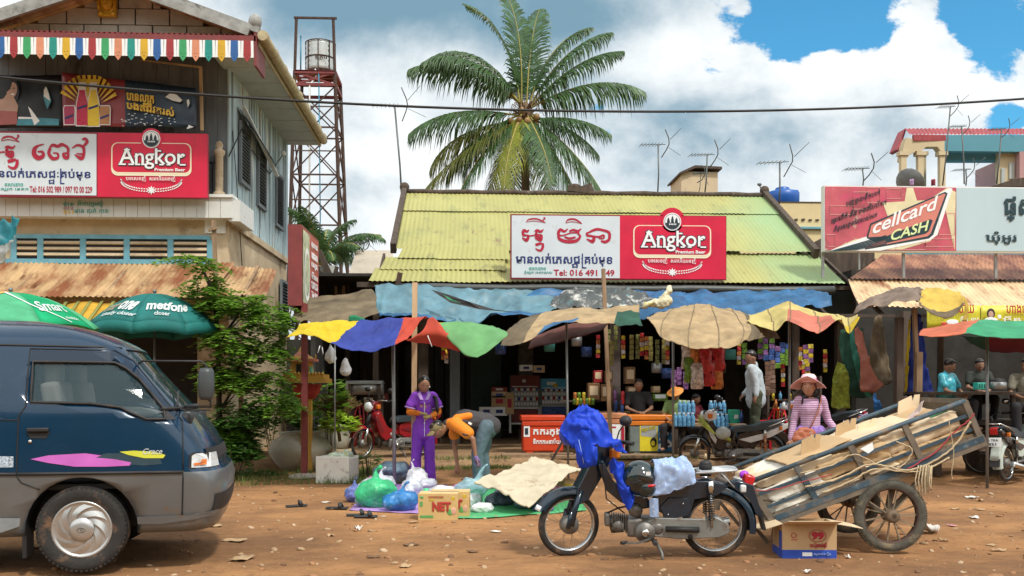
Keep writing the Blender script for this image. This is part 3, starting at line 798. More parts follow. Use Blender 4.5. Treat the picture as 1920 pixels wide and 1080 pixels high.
m.mat(M_INKW)
for i in range(46):
 x, y=U(228, 330), U(214, 238);w=U(1.5, 5);pp([(x, y), (x+w, y+U(-.5, .5)), (x+w, y+1.1), (x, y+1.3)], .002)
pp([(312, 184), (322, 176), (334, 180), (344, 190), (340, 194), (326, 191)], .003);pp([(352, 190), (356, 188), (358, 196), (354, 203)], .003);pp([(356, 236), (352, 244), (366, 240)], .003)
for l, mm, bd in((.006, mat('orange outline ink', (.70, .35, .05), .5, var=0), .05), (.012, mat('yellow bright ink', (.80, .62, .08), .5, var=0), .008)):
 put_text(m, 'បានលាភ', bq(240, 190, lift(l)), V((1, 0, -.12)).normalized(), ZD, mm, width=.46, height=.13, bold=bd)
 put_text(m, 'បងើតជីវតរស់', bq(240, 206, lift(l)), V((1, 0, -.16)).normalized(), ZD, mm, width=.8, height=.16, bold=bd)
m.mat(M_INKD);m.build('printed_picture', bn)
# rope and stick carrying the banners
m=MB().mat(M_WOODL);m.bar(PY(379, 245, 16.15), PY(376, 125, 16.15), .045, .045);m.bar(PY(376, 126, 16.15), PY(240, 110, 16.6), .03, .03)
tag(m.build('banner_stick'), 'pale bent stick at the right end of the drinks banner', 'pole')
# ---- left beer sign
YS=15.98
o0=PY(-26, 368, YS);wz=PY(389, 368, YS).x-o0.x;hz=PY(200, 246, YS).z-PY(200, 368, YS).z
xm=PY(183, 300, YS).x
s=thing('beer_sign', 'red and white beer sign in two panels on the balcony of the blue house', 'sign', (-6, YS, o0.z), 0, 'beer signs')
m=MB().mat(M_SIGNR2);m.bx(o0.x, o0.x+wz, YS+.004, YS+.10, o0.z, o0.z+hz)
m.mat(M_SIGNR);m.bx(xm, o0.x+wz, YS, YS+.02, o0.z+.01, o0.z+hz-.01);m.build('sign_box', s)
m=MB().mat(M_SIGNW);m.bx(o0.x, xm-.02, YS-.002, YS+.02, o0.z+.03, o0.z+hz-.03)
wo=V((xm-2.02, YS, o0.z));W2=2.0
def kput(st, px0, px1, py0, py1, mm=M_CRIM):
 a=PY(px0, py1, YS-.004);c=PY(px1, py0, YS-.004);nib(m, a, c.x-a.x, c.z-a.z, st, mm)
kput(K_A, -20, 38, 268, 300);kput(K_II, 2, 38, 252, 268);kput(K_U, 12, 38, 298, 318)
kput(K_E, 62, 84, 266, 300);kput(K_P, 90, 134, 266, 302);kput(K_R, 134, 166, 266, 302)
mm_=M_NAVY
put_text(m, 'មានលក់េភសជៈគប់មុខ', PY(-26, 337, YS), XD, ZD, mm_, width=PY(170, 0, YS).x-PY(-26, 0, YS).x, height=.20, bold=.022)
put_text(m, 'ជ', PY(91, 345, YS), XD, ZD, mm_, width=.1, height=.08, bold=.02)
m.mat(mm_);a=PY(113, 343, YS);m.bx(a.x, a.x+.02, YS-.008, YS-.005, a.z, a.z+.24);m.bx(a.x, a.x+.07, YS-.008, YS-.005, a.z-.02, a.z)
put_text(m, 'Tel: 016 502 989 / 097 92 00 229', PY(56, 361, YS), XD, ZD, M_CRIM, width=PY(173, 0, YS).x-PY(56, 0, YS).x, height=.11, bold=.02)
put_text(m, 'ផសារដាច', PY(9, 349, YS), XD, ZD, M_TEALI, width=.3, height=.055, bold=.005)
put_text(m, 'ភូំស្រុក េខតក', PY(-6, 358, YS), XD, ZD, M_TEALI, width=.52, height=.07, bold=.005)
m.build('white_panel', s)
m=MB();beer_panel(m, V((xm+.0, YS-.002, o0.z)), o0.x+wz-xm, hz);m.build('emblem_and_lettering', s)
# ================================================================== main green-roofed shop
YE, YK, YR=18.4, 19.6, 22.9
ze, zk, zr=PY(1000, 528, YE).z, PY(1000, 470, YK).z, PY(1000, 364, YR).z
XK0, XK1=PY(744, 470, YK).x, PY(1520, 475, YK).x
XR0, XR1=PY(762, 362, YR).x, PY(1430, 366, YR).x
xa_, xb_=(XK0+XR0)/2, (XK1+XR1)/2
s=thing('market_shop', 'long open-fronted shop with a yellow-green corrugated iron roof', 'shop', ((xa_+xb_)/2, 21, .15))
m=MB().mat(M_GREENR)
zz=lerp(zk, zr, .62);yy_=lerp(YK, YR, .62)
corr(m, (xa_, YK-.02, zk+.01), (xb_, YK-.02, zk+.01), (xb_, yy_+.1, zz+.06), (xa_, yy_+.1, zz+.06), .1, .007, 8, 0, 2)
corr(m, (xa_, yy_, zz+.04), (xb_, yy_, zz+.04), (xb_, YR, zr), (xa_, YR, zr), .1, .007, 5, 0, 5)
corr(m, (xa_, 26.6, 4.0), (xb_, 26.6, 4.0), (xb_, YR, zr), (xa_, YR, zr), .2, .011, 3, 0, 5)
x0e, x1e=PY(688, 525, YE).x, PY(1585, 535, YE).x
xq=PY(940, 500, YE).x
# lower lean: one long sheet to the right, three lapped strips on the left
corr(m, (xq, YE, ze), (x1e, YE, ze), (xb_+.15, YK+.1, zk-.01), (xq, YK+.1, zk-.01), .1, .008, 6, .02, 3)
for k in range(3):
 t0, t1=k/3, (k+1)/3+.06
 a=PY(688+(3, 20, 52)[k], 0, YE).x
 corr(m, (a, lerp(YE, YK, t0), lerp(ze, zk, t0)+.02*k), (xq+.1*k, lerp(YE, YK, t0), lerp(ze, zk, t0)+.02*k), (xq+.1*k, lerp(YE, YK, t1), lerp(ze, zk, t1)+.02*k), (a+.08, lerp(YE, YK, t1), lerp(ze, zk, t1)+.02*k), .1, .009, 3, .01, k+7, .05)
ro=m.build('roof', s)
for(A, B_)in(((xa_-.06, YK-.05, zk+.02), (xa_-.06, YR+.05, zr+.05)), ((xb_+.06, YK-.15, zk-.05), (xb_+.06, YR+.05, zr+.05))):
 m=MB().mat(M_WOODD);m.bar(A, B_, .12, .22)
 m.ell(V(B_)+V((0, -.02, .1)), (.12, .1, .12));m.build('verge_board', ro)
m=MB().mat(M_WOODD)
m.tube([(lerp(xa_, xb_, i/24), YR, zr+.03+.012*sin(i*2.1))for i in range(25)], .065, 8)
xr_=PY(1085, 0, YR).x;m.box((xr_, YR-.02, zr+.12), (.55, .1, .14), (0, .1, 0)).box((xr_+.2, YR, zr+.14), (.3, .1, .2), (0, -.3, 0)).ell((xr_-.1, YR, zr+.2), (.16, .08, .07))
m.build('ridge_cap', ro)
m=MB().mat(M_WOODD);m.bar((XK0-.7, YE+.15, ze-.06), (x1e-.1, YE+.15, ze-.08), .07, .1)
for k in range(16):xx=lerp(x0e+.2, x1e-.2, k/15);m.bar((xx, YE+.05, ze-.05), (xx, YK+.3, zk-.07), .05, .08)
m.build('rafters', ro)
m=MB().mat(mat('dark grey pipe', (.055, .065, .065), .5, var=.2, dirt=((.3, .27, .2), .15, 6)))
zg=ze-.13
m.tube([(lerp(PY(745, 0, YE).x, PY(1562, 0, YE).x, i/12), YE-.05, zg+.012*sin(i*1.7)-.02*i/12)for i in range(13)], .075, 10)
m.mat(M_RUSTB);m.box((PY(748, 0, YE).x, YE-.05, zg+.14), (.1, .04, .3), (0, .2, 0))
m.build('gutter_pipe', s)
# carcass: dark boards, ceiling, posts
xw0, xw1=PY(590, 700, 19.5).x, PY(1600, 700, 19.5).x
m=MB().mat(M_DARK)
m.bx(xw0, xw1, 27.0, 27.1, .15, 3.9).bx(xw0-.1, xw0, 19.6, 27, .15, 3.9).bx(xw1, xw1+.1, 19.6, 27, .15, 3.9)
m.mat(M_GREYB)
for k in range(22):
 xx=xw0+2.0+k*.16
 if k<11:m.bx(xw0+.1+k*.3, xw0+.36+k*.3, 26.9, 26.95, .15, 2.6)
m.build('wall', s)
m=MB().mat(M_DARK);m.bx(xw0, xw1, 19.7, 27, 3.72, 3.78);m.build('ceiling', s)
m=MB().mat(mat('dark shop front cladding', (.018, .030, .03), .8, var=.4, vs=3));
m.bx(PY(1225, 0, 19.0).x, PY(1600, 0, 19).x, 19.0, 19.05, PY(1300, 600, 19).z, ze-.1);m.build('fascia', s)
def post(px0, Y, w, m_, top, z0=.15, name='post'):
 c=PY(px0, 700, Y);mm=MB().mat(m_);mm.bx(c.x-w/2, c.x+w/2, Y-w/2, Y+w/2, z0, top, .01);mm.build(name, s)
post(1152, 19.2, .22, mat('old painted brick pier', (.14, .11, .10), .8, var=.3, dirt=((.3, .26, .22), .3, 6)), 3.3)
post(794, 19.3, .2, M_WOODD, 3.3);post(853, 20.6, .22, M_GREYB, 3.4);post(985, 22.5, .35, mat('sooty plaster', (.11, .10, .09), .85, var=.4, dirt=((.03, .03, .03), .35, 4)), 3.6)
post(1490, 19.2, .16, M_WOODD, 3.3);post(1575, 19.2, .18, M_WOODD, 3.3);post(705, 20, .12, M_WOODD, 3.3);post(652, 22.5, .12, M_WOODD, 3.3)
m=MB().mat(mat('dark green door leaf', (.012, .035, .03), .6, var=.3, vs=3))
c=PY(905, 700, 22.6);m.bx(c.x-.28, c.x+.45, 22.6, 22.65, .15, 2.7)
m.bx(c.x-.2, c.x-.02, 22.58, 22.6, .3, 2.5).bx(c.x+.1, c.x+.35, 22.58, 22.6, .3, 2.5);m.build('door_leaf', s)
# ---- its beer sign, standing on the roof lean
YS2=18.35
o0=PY(957, 521, YS2);o1=PY(1362, 526, YS2);wz=o1.x-o0.x;hz=PY(1150, 403, YS2).z-PY(1150, 524, YS2).z
o0.z=PY(1150, 524, YS2).z;xm=PY(1162, 460, YS2).x
sg=thing('beer_sign', 'red and white beer sign in two panels standing on the green roof', 'sign', (o0.x+wz/2, YS2, o0.z), 0, 'beer signs')
m=MB().mat(M_SIGNR2);m.bx(o0.x, o0.x+wz, YS2, YS2+.10, o0.z, o0.z+hz)
cc=V((xm+(o0.x+wz-xm)*.49, YS2+.0, o0.z+hz*.92));rr=.118*(o0.x+wz-xm)
m.mat(M_SIGNR);m.bx(xm, o0.x+wz-.015, YS2-.006, YS2+.02, o0.z+.015, o0.z+hz-.015)
m.prism([cc+V((rr*1.02*cos(R(a)), 0, rr*1.02*sin(R(a))))for a in range(-20, 201, 11)], (0, .08, 0))
m.mat(M_STEEL)
for x in(o0.x+.5, xm, o0.x+wz-.5):m.bar((x, YS2+.1, o0.z+.8), (x, YS2+1.6, o0.z+.95), .04)
m.build('sign_box', sg)
m=MB().mat(M_SIGNW);m.bx(o0.x+.025, xm, YS2-.008, YS2+.02, o0.z+.025, o0.z+hz-.025)
def kput(st, px0, px1, py0, py1, mm=M_CRIM):
 a=PY(px0, py1, YS2-.008);c=PY(px1, py0, YS2-.008);nib(m, a, c.x-a.x, c.z-a.z, st, mm)
kput(K_A, 977, 1027, 425, 456);kput(K_II, 986, 1025, 407, 419);kput(K_U, 1002, 1022, 455, 472)
kput(K_CH, 1044, 1091, 424, 457);kput(K_I, 1060, 1093, 407, 421);kput(K_N, 1098, 1144, 425, 458)
y_=YS2-.008
put_text(m, 'មានលក់េភសជៈគប់មុខ', PY(967, 499, y_), XD, ZD, M_NAVY, width=PY(1148, 0, y_).x-PY(967, 0, y_).x, height=.26, bold=.022)
put_text(m, 'ជ', PY(1072, 502, y_), XD, ZD, M_NAVY, width=.12, height=.09, bold=.02)
m.mat(M_NAVY);a=PY(1091, 501, y_);m.bx(a.x, a.x+.022, y_-.008, y_-.005, a.z, a.z+.27);m.bx(a.x, a.x+.09, y_-.008, y_-.005, a.z-.022, a.z)
put_text(m, 'Tel: 016 491 749', PY(1038, 517, y_), XD, ZD, M_CRIM, width=PY(1152, 0, y_).x-PY(1038, 0, y_).x, height=.125, bold=.02)
put_text(m, 'ផសារដាច', PY(992, 506, y_), XD, ZD, M_TEALI, width=.33, height=.06, bold=.005)
put_text(m, 'ភូំស្រុក េខតកណល', PY(983, 514, y_), XD, ZD, M_TEALI, width=.55, height=.075, bold=.005)
m.build('white_panel', sg)
m=MB();beer_panel(m, V((xm, YS2-.008, o0.z)), o0.x+wz-xm, hz);m.build('emblem_and_lettering', sg)
# ================================================================== right-hand stalls, roofs and the phone-card sign
s=thing('rusty_roofed_stall', 'open stall under two lapped brown rusty iron roofs', 'stall', (8.5, 19, .1))
m=MB().mat(M_RUSTR)
def q(px, py, Y):return PY(px, py, Y)
XR2=16.5
a, c2=q(1592, 522, 18.5), q(1655, 476, 20.2)
corr(m, (a.x, 18.5, a.z), (XR2, 18.5, a.z), (XR2, 20.2, c2.z), (c2.x, 20.2, c2.z), .1, .012, 6, .02, 4)
m.mat(M_RUSTP)
a, c2=q(1612, 574, 17.2), q(1590, 527, 18.6)
corr(m, (a.x, 17.2, a.z), (XR2, 17.2, q(1800, 580, 17.2).z), (XR2, 18.6, c2.z), (c2.x, 18.6, c2.z+.03), .1, .012, 6, .03, 9, .05)
ro=m.build('roof', s)
m=MB().mat(M_WOODD)
for k in range(9):m.bar((6.7+k*1.1, 17.3, 2.75), (6.7+k*1.1, 20.2, 4.2), .06)
m.bar((6.2, 17.3, 2.74), (XR2, 17.3, 2.74), .06).bar((6.2, 18.6, 3.4), (XR2, 18.6, 3.4), .08)
m.build('rafters', ro)
m=MB().mat(M_DARK)
m.bx(6.2, XR2, 22.5, 22.6, 0, 4.4).bx(XR2, XR2+.1, 17.3, 22.5, 0, 4.2)
m.mat(M_WOODD);zq=q(1540, 430, 20.5).z
m.prism([q(1520, 500, 20.5), q(1500, 470, 20.5), q(1580, 425, 20.5), q(1640, 425, 20.5), q(1640, 520, 20.5), q(1560, 520, 20.5)], (0, .3, 0))
m.build('wall', s)
for px, Y, w in((1693, 17.0, .14), (1760, 21, .1)):
 c=q(px, 700, Y);m=MB().mat(M_WOODD);m.bar((c.x, Y, -.05), (c.x+.05, Y, 2.8), w, w);m.build('post', s)
 # phone-card sign
YC=18.2
o=q(1545, 472, YC);e=q(1792, 472, YC);zt=q(1700, 349, YC).z;o.z=q(1700, 472, YC).z;hz=zt-o.z;wz=e.x-o.x
s=thing('phone_card_sign', 'wide roof sign with a faded red phone card panel beside a plain pale-blue panel', 'sign', (o.x+2.5, YC, o.z))
m=MB().mat(M_WHITE);m.bx(o.x, o.x+5.2, YC+.002, YC+.16, o.z, zt)
m.mat(M_STEEL)
for x in(o.x+.05, o.x+1.7, o.x+3.6, o.x+5):m.bar((x, YC+.2, o.z-.5), (x, YC+.2, zt-.1), .05)
m.bar((q(1615, 500, YC).x, YC+.1, o.z-.35), (q(1615, 500, YC).x, YC+.1, o.z), .03)
m.build('sign_box', s)
m=MB();Mpk=mat('faded red print', (.48, .10, .13), .4, var=.35, vs=1.4, dirt=[((.75, .62, .50), .30, 1.6), ((.60, .07, .16), .4, 2.5)]);m.mat(Mpk)
m.bx(o.x+.02, e.x, YC-.012, YC+.02, o.z+.025, zt-.025);m.build('printed_panel', s)
m=MB();Mgl=mat('pale blue panel', (.46, .60, .66), .35, var=.05, vs=1.5, stretch=(1, 1, .3));m.mat(Mgl)
m.bx(e.x+.006, o.x+5.18, YC-.010, YC+.02, o.z+.025, zt-.025);m.mat(mat('dark teal ink', (.01, .04, .055), .5, var=0))
md=m.mats[-1]
put_text(m, 'ផ្សារ', q(1882, 415, YC-.02), XD, ZD, md, width=.95, height=.5, bold=.03)
put_text(m, 'ឃុំអូរ  ស្រុក', q(1848, 458, YC-.02), XD, ZD, md, width=1.45, height=.26, bold=.03)
m.build('plain_panel', s)
m=MB()
def w(px, py, l=0):return q(px, py, YC-.014-l)
def wp(pts, l):m.poly([w(x, y, l)for x, y in pts])
# traced streaks, ghosted frames
m.mat(mat('pale yellow print', (.72, .66, .42), .4, var=.15, vs=2))
wp([(1700, 352), (1712, 352), (1728, 405), (1690, 420)], .001);wp([(1655, 380), (1668, 415), (1640, 440), (1600, 450), (1560, 468), (1690, 468), (1745, 452), (1770, 380), (1790, 470), (1792, 360), (1776, 352), (1740, 375)], .0015)
m.mat(mat('ghost pink print', (.70, .36, .34), .4, var=.1))
for x0, y0, x1, y1 in((1556, 386, 1600, 402), (1600, 360, 1632, 392), (1625, 352, 1650, 380), (1662, 354, 1690, 372), (1735, 448, 1788, 462), (1760, 400, 1790, 440), (1550, 440, 1566, 462), (1680, 455, 1735, 468)):
 for a, b_ in(((x0, y0), (x1, y0)), ((x1, y0), (x1, y1)), ((x1, y1), (x0, y1)), ((x0, y1), (x0, y0))):
  m.bar(w(*a, .004), w(*b_, .004), .0015, .012)
m.mat(M_INKW);wp([(1556, 470), (1628, 442), (1780, 352), (1786, 354), (1758, 440), (1745, 450), (1650, 470)], .006)
m.mat(md);wp([(1625, 444), (1632, 420), (1771, 360), (1777, 362), (1750, 440), (1742, 447), (1622, 468), (1622, 465), (1740, 441), (1660, 455), (1655, 446)], .009)
wp([(1625, 446), (1632, 419), (1772, 359.5), (1776, 362), (1748, 441), (1741, 446), (1650, 459)], .0092)
m.mat(mat('salmon print', (.62, .22, .18), .4, var=.06));wp([(1628, 445), (1634, 422), (1770, 363), (1773, 364), (1745, 438), (1739, 443), (1622, 466), (1640, 455), (1700, 440)], .012)
m.mat(md);wp([(1660, 456), (1664, 442), (1744, 411), (1749, 413), (1742, 433), (1736, 438)], .015)
for k in range(6):wp([(1553+k*9, 471.5-k*.6), (1662, 440.5+k*3.1), (1662, 442.3+k*3.1), (1560+k*9, 471.5-k*.6)], .016)
sl_=V((w(1770, 363)-w(1634, 422)).normalized())
zl=V((.22, 0, .98)).normalized()
put_text(m, 'cellcard', w(1634, 441, .012), V((.93, 0, .37)).normalized(), zl, M_INKW, width=1.38, height=.30, bold=.018)
put_text(m, 'CASH', w(1668, 453, .016), V((.96, 0, .28)).normalized(), zl, mat('pale lime ink', (.66, .80, .40), .5, var=0), width=.78, height=.22, bold=.02)
for t, x, y, wd in(('បញ្ចូលទឹកបាក់', 1585, 390, .72), ('េធ្វើបាក់ នឹង បងើកលប័តក', 1557, 422, 1.18), ('ពិទូរសព្ទៃដរបស់អក', 1562, 438, .92)):
 put_text(m, t, w(x, y, .004), V((.94, 0, .33)).normalized(), zl, md, width=wd, height=.17, bold=.015)
m.build('print', s)
# yellow kitchen banners under the right roof
Mb=mat('yellow print banner', (.62, .58, .04), .45, var=.15, vs=3, dirt=((.75, .65, .2), .2, 3))
for k, (x0, x1, lab)in enumerate(((1738, 1838, 'yellow-green cloth banner with the bowl, nearer the wooden post'), (1839, 1960, 'yellow cloth banner with the portrait, running off to the right'))):
 m=MB().mat(Mb);m.grid(lambda u, v:q(lerp(x0, x1, u), lerp(615, 573, v), 17.05+k*.02)+V((0, .02*sin(u*9), 0)), 14, 3)
 bn=tag(m.build('cloth_banner', solid=.003), lab, 'banner', 'yellow banners')
 m=MB()
 if k:m.mat(mat('printed dark hair', (.05, .03, .03), .5));m.ell(q(1858, 588, 16.99), (.08, .004, .1));m.mat(Mp);m.ell(q(1858, 590, 16.985), (.05, .004, .07));m.mat(M_INKW);m.ell(q(1858, 602, 16.98), (.14, .004, .07));m.ell(q(1874, 594, 16.99), (.035, .004, .04))
 else:m.mat(M_INKW);m.ell(q(1786, 604, 16.99), (.12, .004, .05));m.mat(mat('printed red soup', (.5, .05, .03), .5));m.ell(q(1770, 607, 16.985), (.06, .004, .03))
 put_text(m, 'ហាងបាយ' if k else 'សណបបាយ', q(1886 if k else 1752, 587, 16.98), XD, ZD, M_CRIM, width=.6 if k else .75, height=.16, bold=.02)
 put_text(m, 'មីន គាវ', q(1880 if k else 1800, 603, 16.98), XD, ZD, M_INKW, width=.8 if k else .35, height=.1, bold=.01)
 m.build('print', bn)
# ================================================================== things behind and above the roofs
 # lattice tower with steel tank
DT=32.0
def T_(px, py, d=DT):return P(px, py, d)
s=thing('lattice_water_tower', 'tall rusty steel lattice tower carrying a banded water tank', 'tower', T_(600, 725+78))
k_=F/DT;cx=T_(597, 725).x;cyy=T_(597, 725).y
def leg(i, z):
 hw=lerp(1.02, .62, z/13.6);sx, sy=((-1, -1), (1, -1), (1, 1), (-1, 1))[i]
 cxx=cx+lerp(.05, -.02, z/13.6);return V((cxx+sx*hw, cyy+sy*hw, z))
ztop=T_(0, 47).z;zpl=T_(0, 148).z
Mt=M_RUSTB
m=MB().mat(Mt)
for i in range(4):m.bar(leg(i, 0), leg(i, zpl), .085, .085)
for i in(0, 1):m.bar(leg(i, zpl-.5), leg(i, ztop), .07, .07)
m.bar(leg(0, ztop)+V((-.08, 0, 0)), leg(1, ztop)+V((.12, 0, 0)), .08, .06)
m.build('legs', s)
lv=[0, 1.7, 3.4, 5.1, 6.8, 8.5, 10.1, zpl-.45]
for a, c in zip(lv, lv[1:]):
 m=MB().mat(Mt)
 for i in range(4):
  j=(i+1)%4
  m.bar(leg(i, a), leg(j, c), .04).bar(leg(j, a), leg(i, c), .04).bar(leg(i, c), leg(j, c), .05)
  h=(a+c)/2
  if i==0:m.bar(leg(i, h), leg(j, h), .035)
 m.build('bracing', s)
m=MB().mat(M_MAROON)
for i in range(4):m.bar(leg(i, zpl), leg((i+1)%4, zpl), .12, .1).bar(leg(i, zpl-.42), leg((i+1)%4, zpl-.42), .1, .09)
m.bar(leg(0, zpl), leg(1, zpl-.42), .06).bar(leg(0, zpl-.42), leg(1, zpl), .06)
for k in range(5):m.bar(leg(0, zpl).lerp(leg(3, zpl), k/4)+V((0, 0, .04)), leg(1, zpl).lerp(leg(2, zpl), k/4)+V((0, 0, .04)), .12, .05)
m.build('platform', s)
tk=T_(601, 138);tk.z=zpl+.06
tn=thing('steel_water_tank', 'small ribbed steel water tank with rust streaks on the lattice tower platform', 'water tank', tk)
m=MB().mat(mat('ribbed tank steel', (.52, .56, .56), .35, metal=.4, var=.12, vs=6, dirt=((.34, .17, .07), .30, 3)))
pr=[(.0, .12), (.40, .12), (.47, .16)]+[(.49+.014*cos(i*pi), .18+i*.085)for i in range(12)]+[(.45, 1.16), (.25, 1.24), (0, 1.26)]
m.lathe(pr, tk, 24);m.build('shell', tn)
m=MB().mat(M_RUSTB)
for a in range(0, 360, 45):m.bar(tk+V((.505*cos(R(a)), .505*sin(R(a)), 0)), tk+V((.505*cos(R(a)), .505*sin(R(a)), 1.14)), .03)
for z in(.02, 1.13, .6):m.tube([tk+V((.51*cos(R(a)), .51*sin(R(a)), z))for a in range(0, 360, 20)], .02, 5, closed=True)
m.lathe([(0, -.02), (.44, 0), (.46, .13), (0, .13)], tk, 16)
m.build('cage', tn)
m=MB();put_text(m, 'ចំការ', tk+V((-.1, -.515, .45)), XD, ZD, M_RUSTB, width=.4, height=.16, bold=.03);m.build('lettering', tn)
m=MB().mat(mat('blue plastic pipe', (.03, .22, .34), .4));m.tube([tk+V((-.62, -.3, 0)), tk+V((-.62, -.3, 1.3))], .025, 6);m.tube([tk+V((.05, -.7, 0)), tk+V((.1, -.68, -5)), tk+V((-.1, -.7, -9.5))], .02, 6)
m.mat(M_WHITE);m.tube([tk+V((-.1, -.5, .1)), tk+V((0, -.6, -.1)), tk+V((-.25, -.7, -.5)), tk+V((-.25, -.8, -8))], .03, 6);m.build('pipework', tn)
# ---- palms
M_FR=glow_leaf('palm leaf', (.055, .125, .038), .45, .30, .4, 2)
M_FRY=glow_leaf('yellowing palm leaf', (.24, .27, .03), .5, .3, .35, 2)
M_FRO=glow_leaf('dull olive palm leaf', (.13, .15, .03), .5, .3, .35, 2)
M_RIB=mat('leaf midrib', (.30, .26, .06), .6)
M_DRY=mat('dry palm sheath', (.14, .085, .045), .85, var=.4)
def frond(m, base, az, el, L, droop, leaf, curl=0, seed=0, hang=.5, tip=1.0):
 """curved midrib with two rows of narrow leaflets that hang from it"""
 r=random.Random(seed);n=26;pts=[];p=V(base);h=V((cos(az), sin(az), 0));a=el
 for i in range(n+1):
  pts.append(p.copy());st=L/n
  p=p+(h*cos(a)+V((0, 0, 1))*sin(a))*st
  a-=droop/n*(0.35+1.3*i/n)
  h=(h+V((-h.y, h.x, 0))*curl/n).normalized()
 m.mat(M_RIB);m.tube(pts, [lerp(.045, .008, i/n)for i in range(n+1)], 5)
 side0=V((-sin(az), cos(az), 0));m.mat(leaf);N=84
 for i in range(N):
  t=.10+.90*i/N;x=t*n;k=min(int(x), n-1);q=pts[k].lerp(pts[k+1], x-k)
  tg=(pts[k+1]-pts[k]).normalized();up=side0.cross(tg)*-1
  if up.z<0:up=-up
  ll=L*.235*(sin(pi*min(1, t*1.02)**.75)**.55+.12)*r.uniform(.82, 1.12)
  for sd in(-1, 1):
   if r.random()<.04:continue
   d=(side0*sd*r.uniform(.75, 1.0)+tg*(.35+.75*t)+up*(.18-hang*.2)).normalized()
   g=V((0, 0, -1));p0=q;p1=q+d*ll*.45+g*ll*.06*hang;p2=q+d*ll*.8+g*ll*.38*hang*r.uniform(.8, 1.3);p3=q+d*ll*.93+g*ll*.85*hang*r.uniform(.8, 1.2)
   w=tg*(.030*L/4.2);v=[m.bm.verts.new(c)for c in(p0-w*.6, p0+w*.6, p1+w, p1-w, p2+w*.7, p2-w*.7, p3)]
   m.face([v[0], v[1], v[2], v[3]]);m.face([v[3], v[2], v[4], v[5]]);m.face([v[5], v[4], v[6]])
DP=38.0;pc=P(984, 205, DP)
s=thing('coconut_palm', 'tall coconut palm with a full crown rising behind the green roof', 'palm tree', (pc.x, pc.y, 0))
m=MB().mat(mat('palm trunk', (.17, .14, .11), .9, var=.3, vs=12, bump=.02, bs=12))
m.tube([(pc.x+.5*(1-t)**2, pc.y, pc.z*t*1.0)for t in[i/14 for i in range(15)]], [lerp(.24, .15, i/14)for i in range(15)], 10);m.build('trunk', s)
PXM=F/DP
# (dx, dy of the tip in photo-like slope units, metres), az in the frontal plane by sign, depth swing, start elevation, droop
spec=[(176, 84, 5.0, .95, 0, .45), (130, 86, 5.2, .55, 0, .4), (172, 66, 4.7, 1.55, 0, .7), (184, 50, 4.6, 1.15, 0, .9), (178, 36, 4.9, 1.35, 0, 1.0), (186, 16, 4.7, 1.0, 0, 1.1), (176, 3, 4.3, .95, 2, 1.1), (190, -14, 4.0, .9, 0, 1.1), (176, -26, 3.8, 1.1, 0, 1.0), (186, -36, 4.9, .55, 2, .8), (200, -46, 4.6, .5, 0, .9), (236, -50, 4.0, .5, 1, .8), (302, -52, 3.8, .4, 0, .8), (225, -60, 4.2, .4, 2, .8), (2, 74, 4.6, 1.1, 0, .8), (10, 60, 4.9, 1.2, 0, .85), (-6, 44, 4.6, 1.0, 0, .9), (4, 26, 4.9, .85, 0, 1.1), (-6, 2, 3.4, .6, 0, 1.0), (8, -12, 3.3, .8, 0, 1.0), (-10, -42, 4.8, .55, 0, 1.0), (-25, -50, 4.7, .45, 0, 1.0), (-50, -60, 4.3, .4, 2, .9), (60, 82, 4.8, .6, 0, .5), (90, 55, 4.2, 1.2, 0, .7), (100, -40, 3.8, .6, 0, 1.0)]
for i, (az, el, L, dr, lf, hg)in enumerate(spec):
 m=MB();a=R(az)
 az+=U(-14, 14);el+=U(-8, 8);a=R(az);dr*=U(.75, 1.35)
 frond(m, pc+V((.2*cos(a), .2*sin(a), U(-.25, .15)+(0.1 if el>30 else-.25))), a, R(el), L*1.02, dr, (M_FR, M_FRY, M_FRO)[lf], U(-.3, .3), i, hg)
 m.build('frond', s, keepn=True)
m=MB().mat(M_DRY)
for i in range(16):
 a=U(0, 2*pi);m.bar(pc+V((0, 0, U(-.5, 0))), pc+V((.5*cos(a), .5*sin(a), U(-.9, .5))), .09, .05)
for i in range(12):
 a=U(0, 2*pi);m.tube([pc+V((.1*cos(a), .1*sin(a), -.1)), pc+V((.5*cos(a), .5*sin(a), .2)), pc+V((.8*cos(a), .8*sin(a), U(-.7, -.2)))], [.03, .02, .01], 5)
m.ell(pc+V((0, 0, -.15)), (.3, .3, .45));m.build('sheaths', s)
mc=mat('coconut husk', (.26, .15, .05), .5, var=.35, vs=3)
for i in range(16):
 a=U(0, 2*pi);rr=U(.2, .62);m=MB().mat(mc);m.ell(pc+V((rr*cos(a), rr*sin(a)-.1, U(-.95, -.2))), (.12, .12, .15), n=10, m=7);m.build('coconut', s)
 # small palm behind the tower
pb=P(604, 500, 27)
s=thing('small_palm', 'small dark palm seen through the foot of the lattice tower', 'palm tree', (pb.x, pb.y, 0))
m=MB().mat(M_DRY);m.tube([(pb.x, pb.y, 0), (pb.x, pb.y, pb.z)], .12, 8);m.build('trunk', s)
for i in range(15):
 m=MB();a=2*pi*i/15+U(-.2, .2);frond(m, pb, a, R(U(20, 85)), U(1.7, 2.3), U(1, 1.7), M_FR, 0, 50+i, .8);m.build('frond', s, keepn=True)
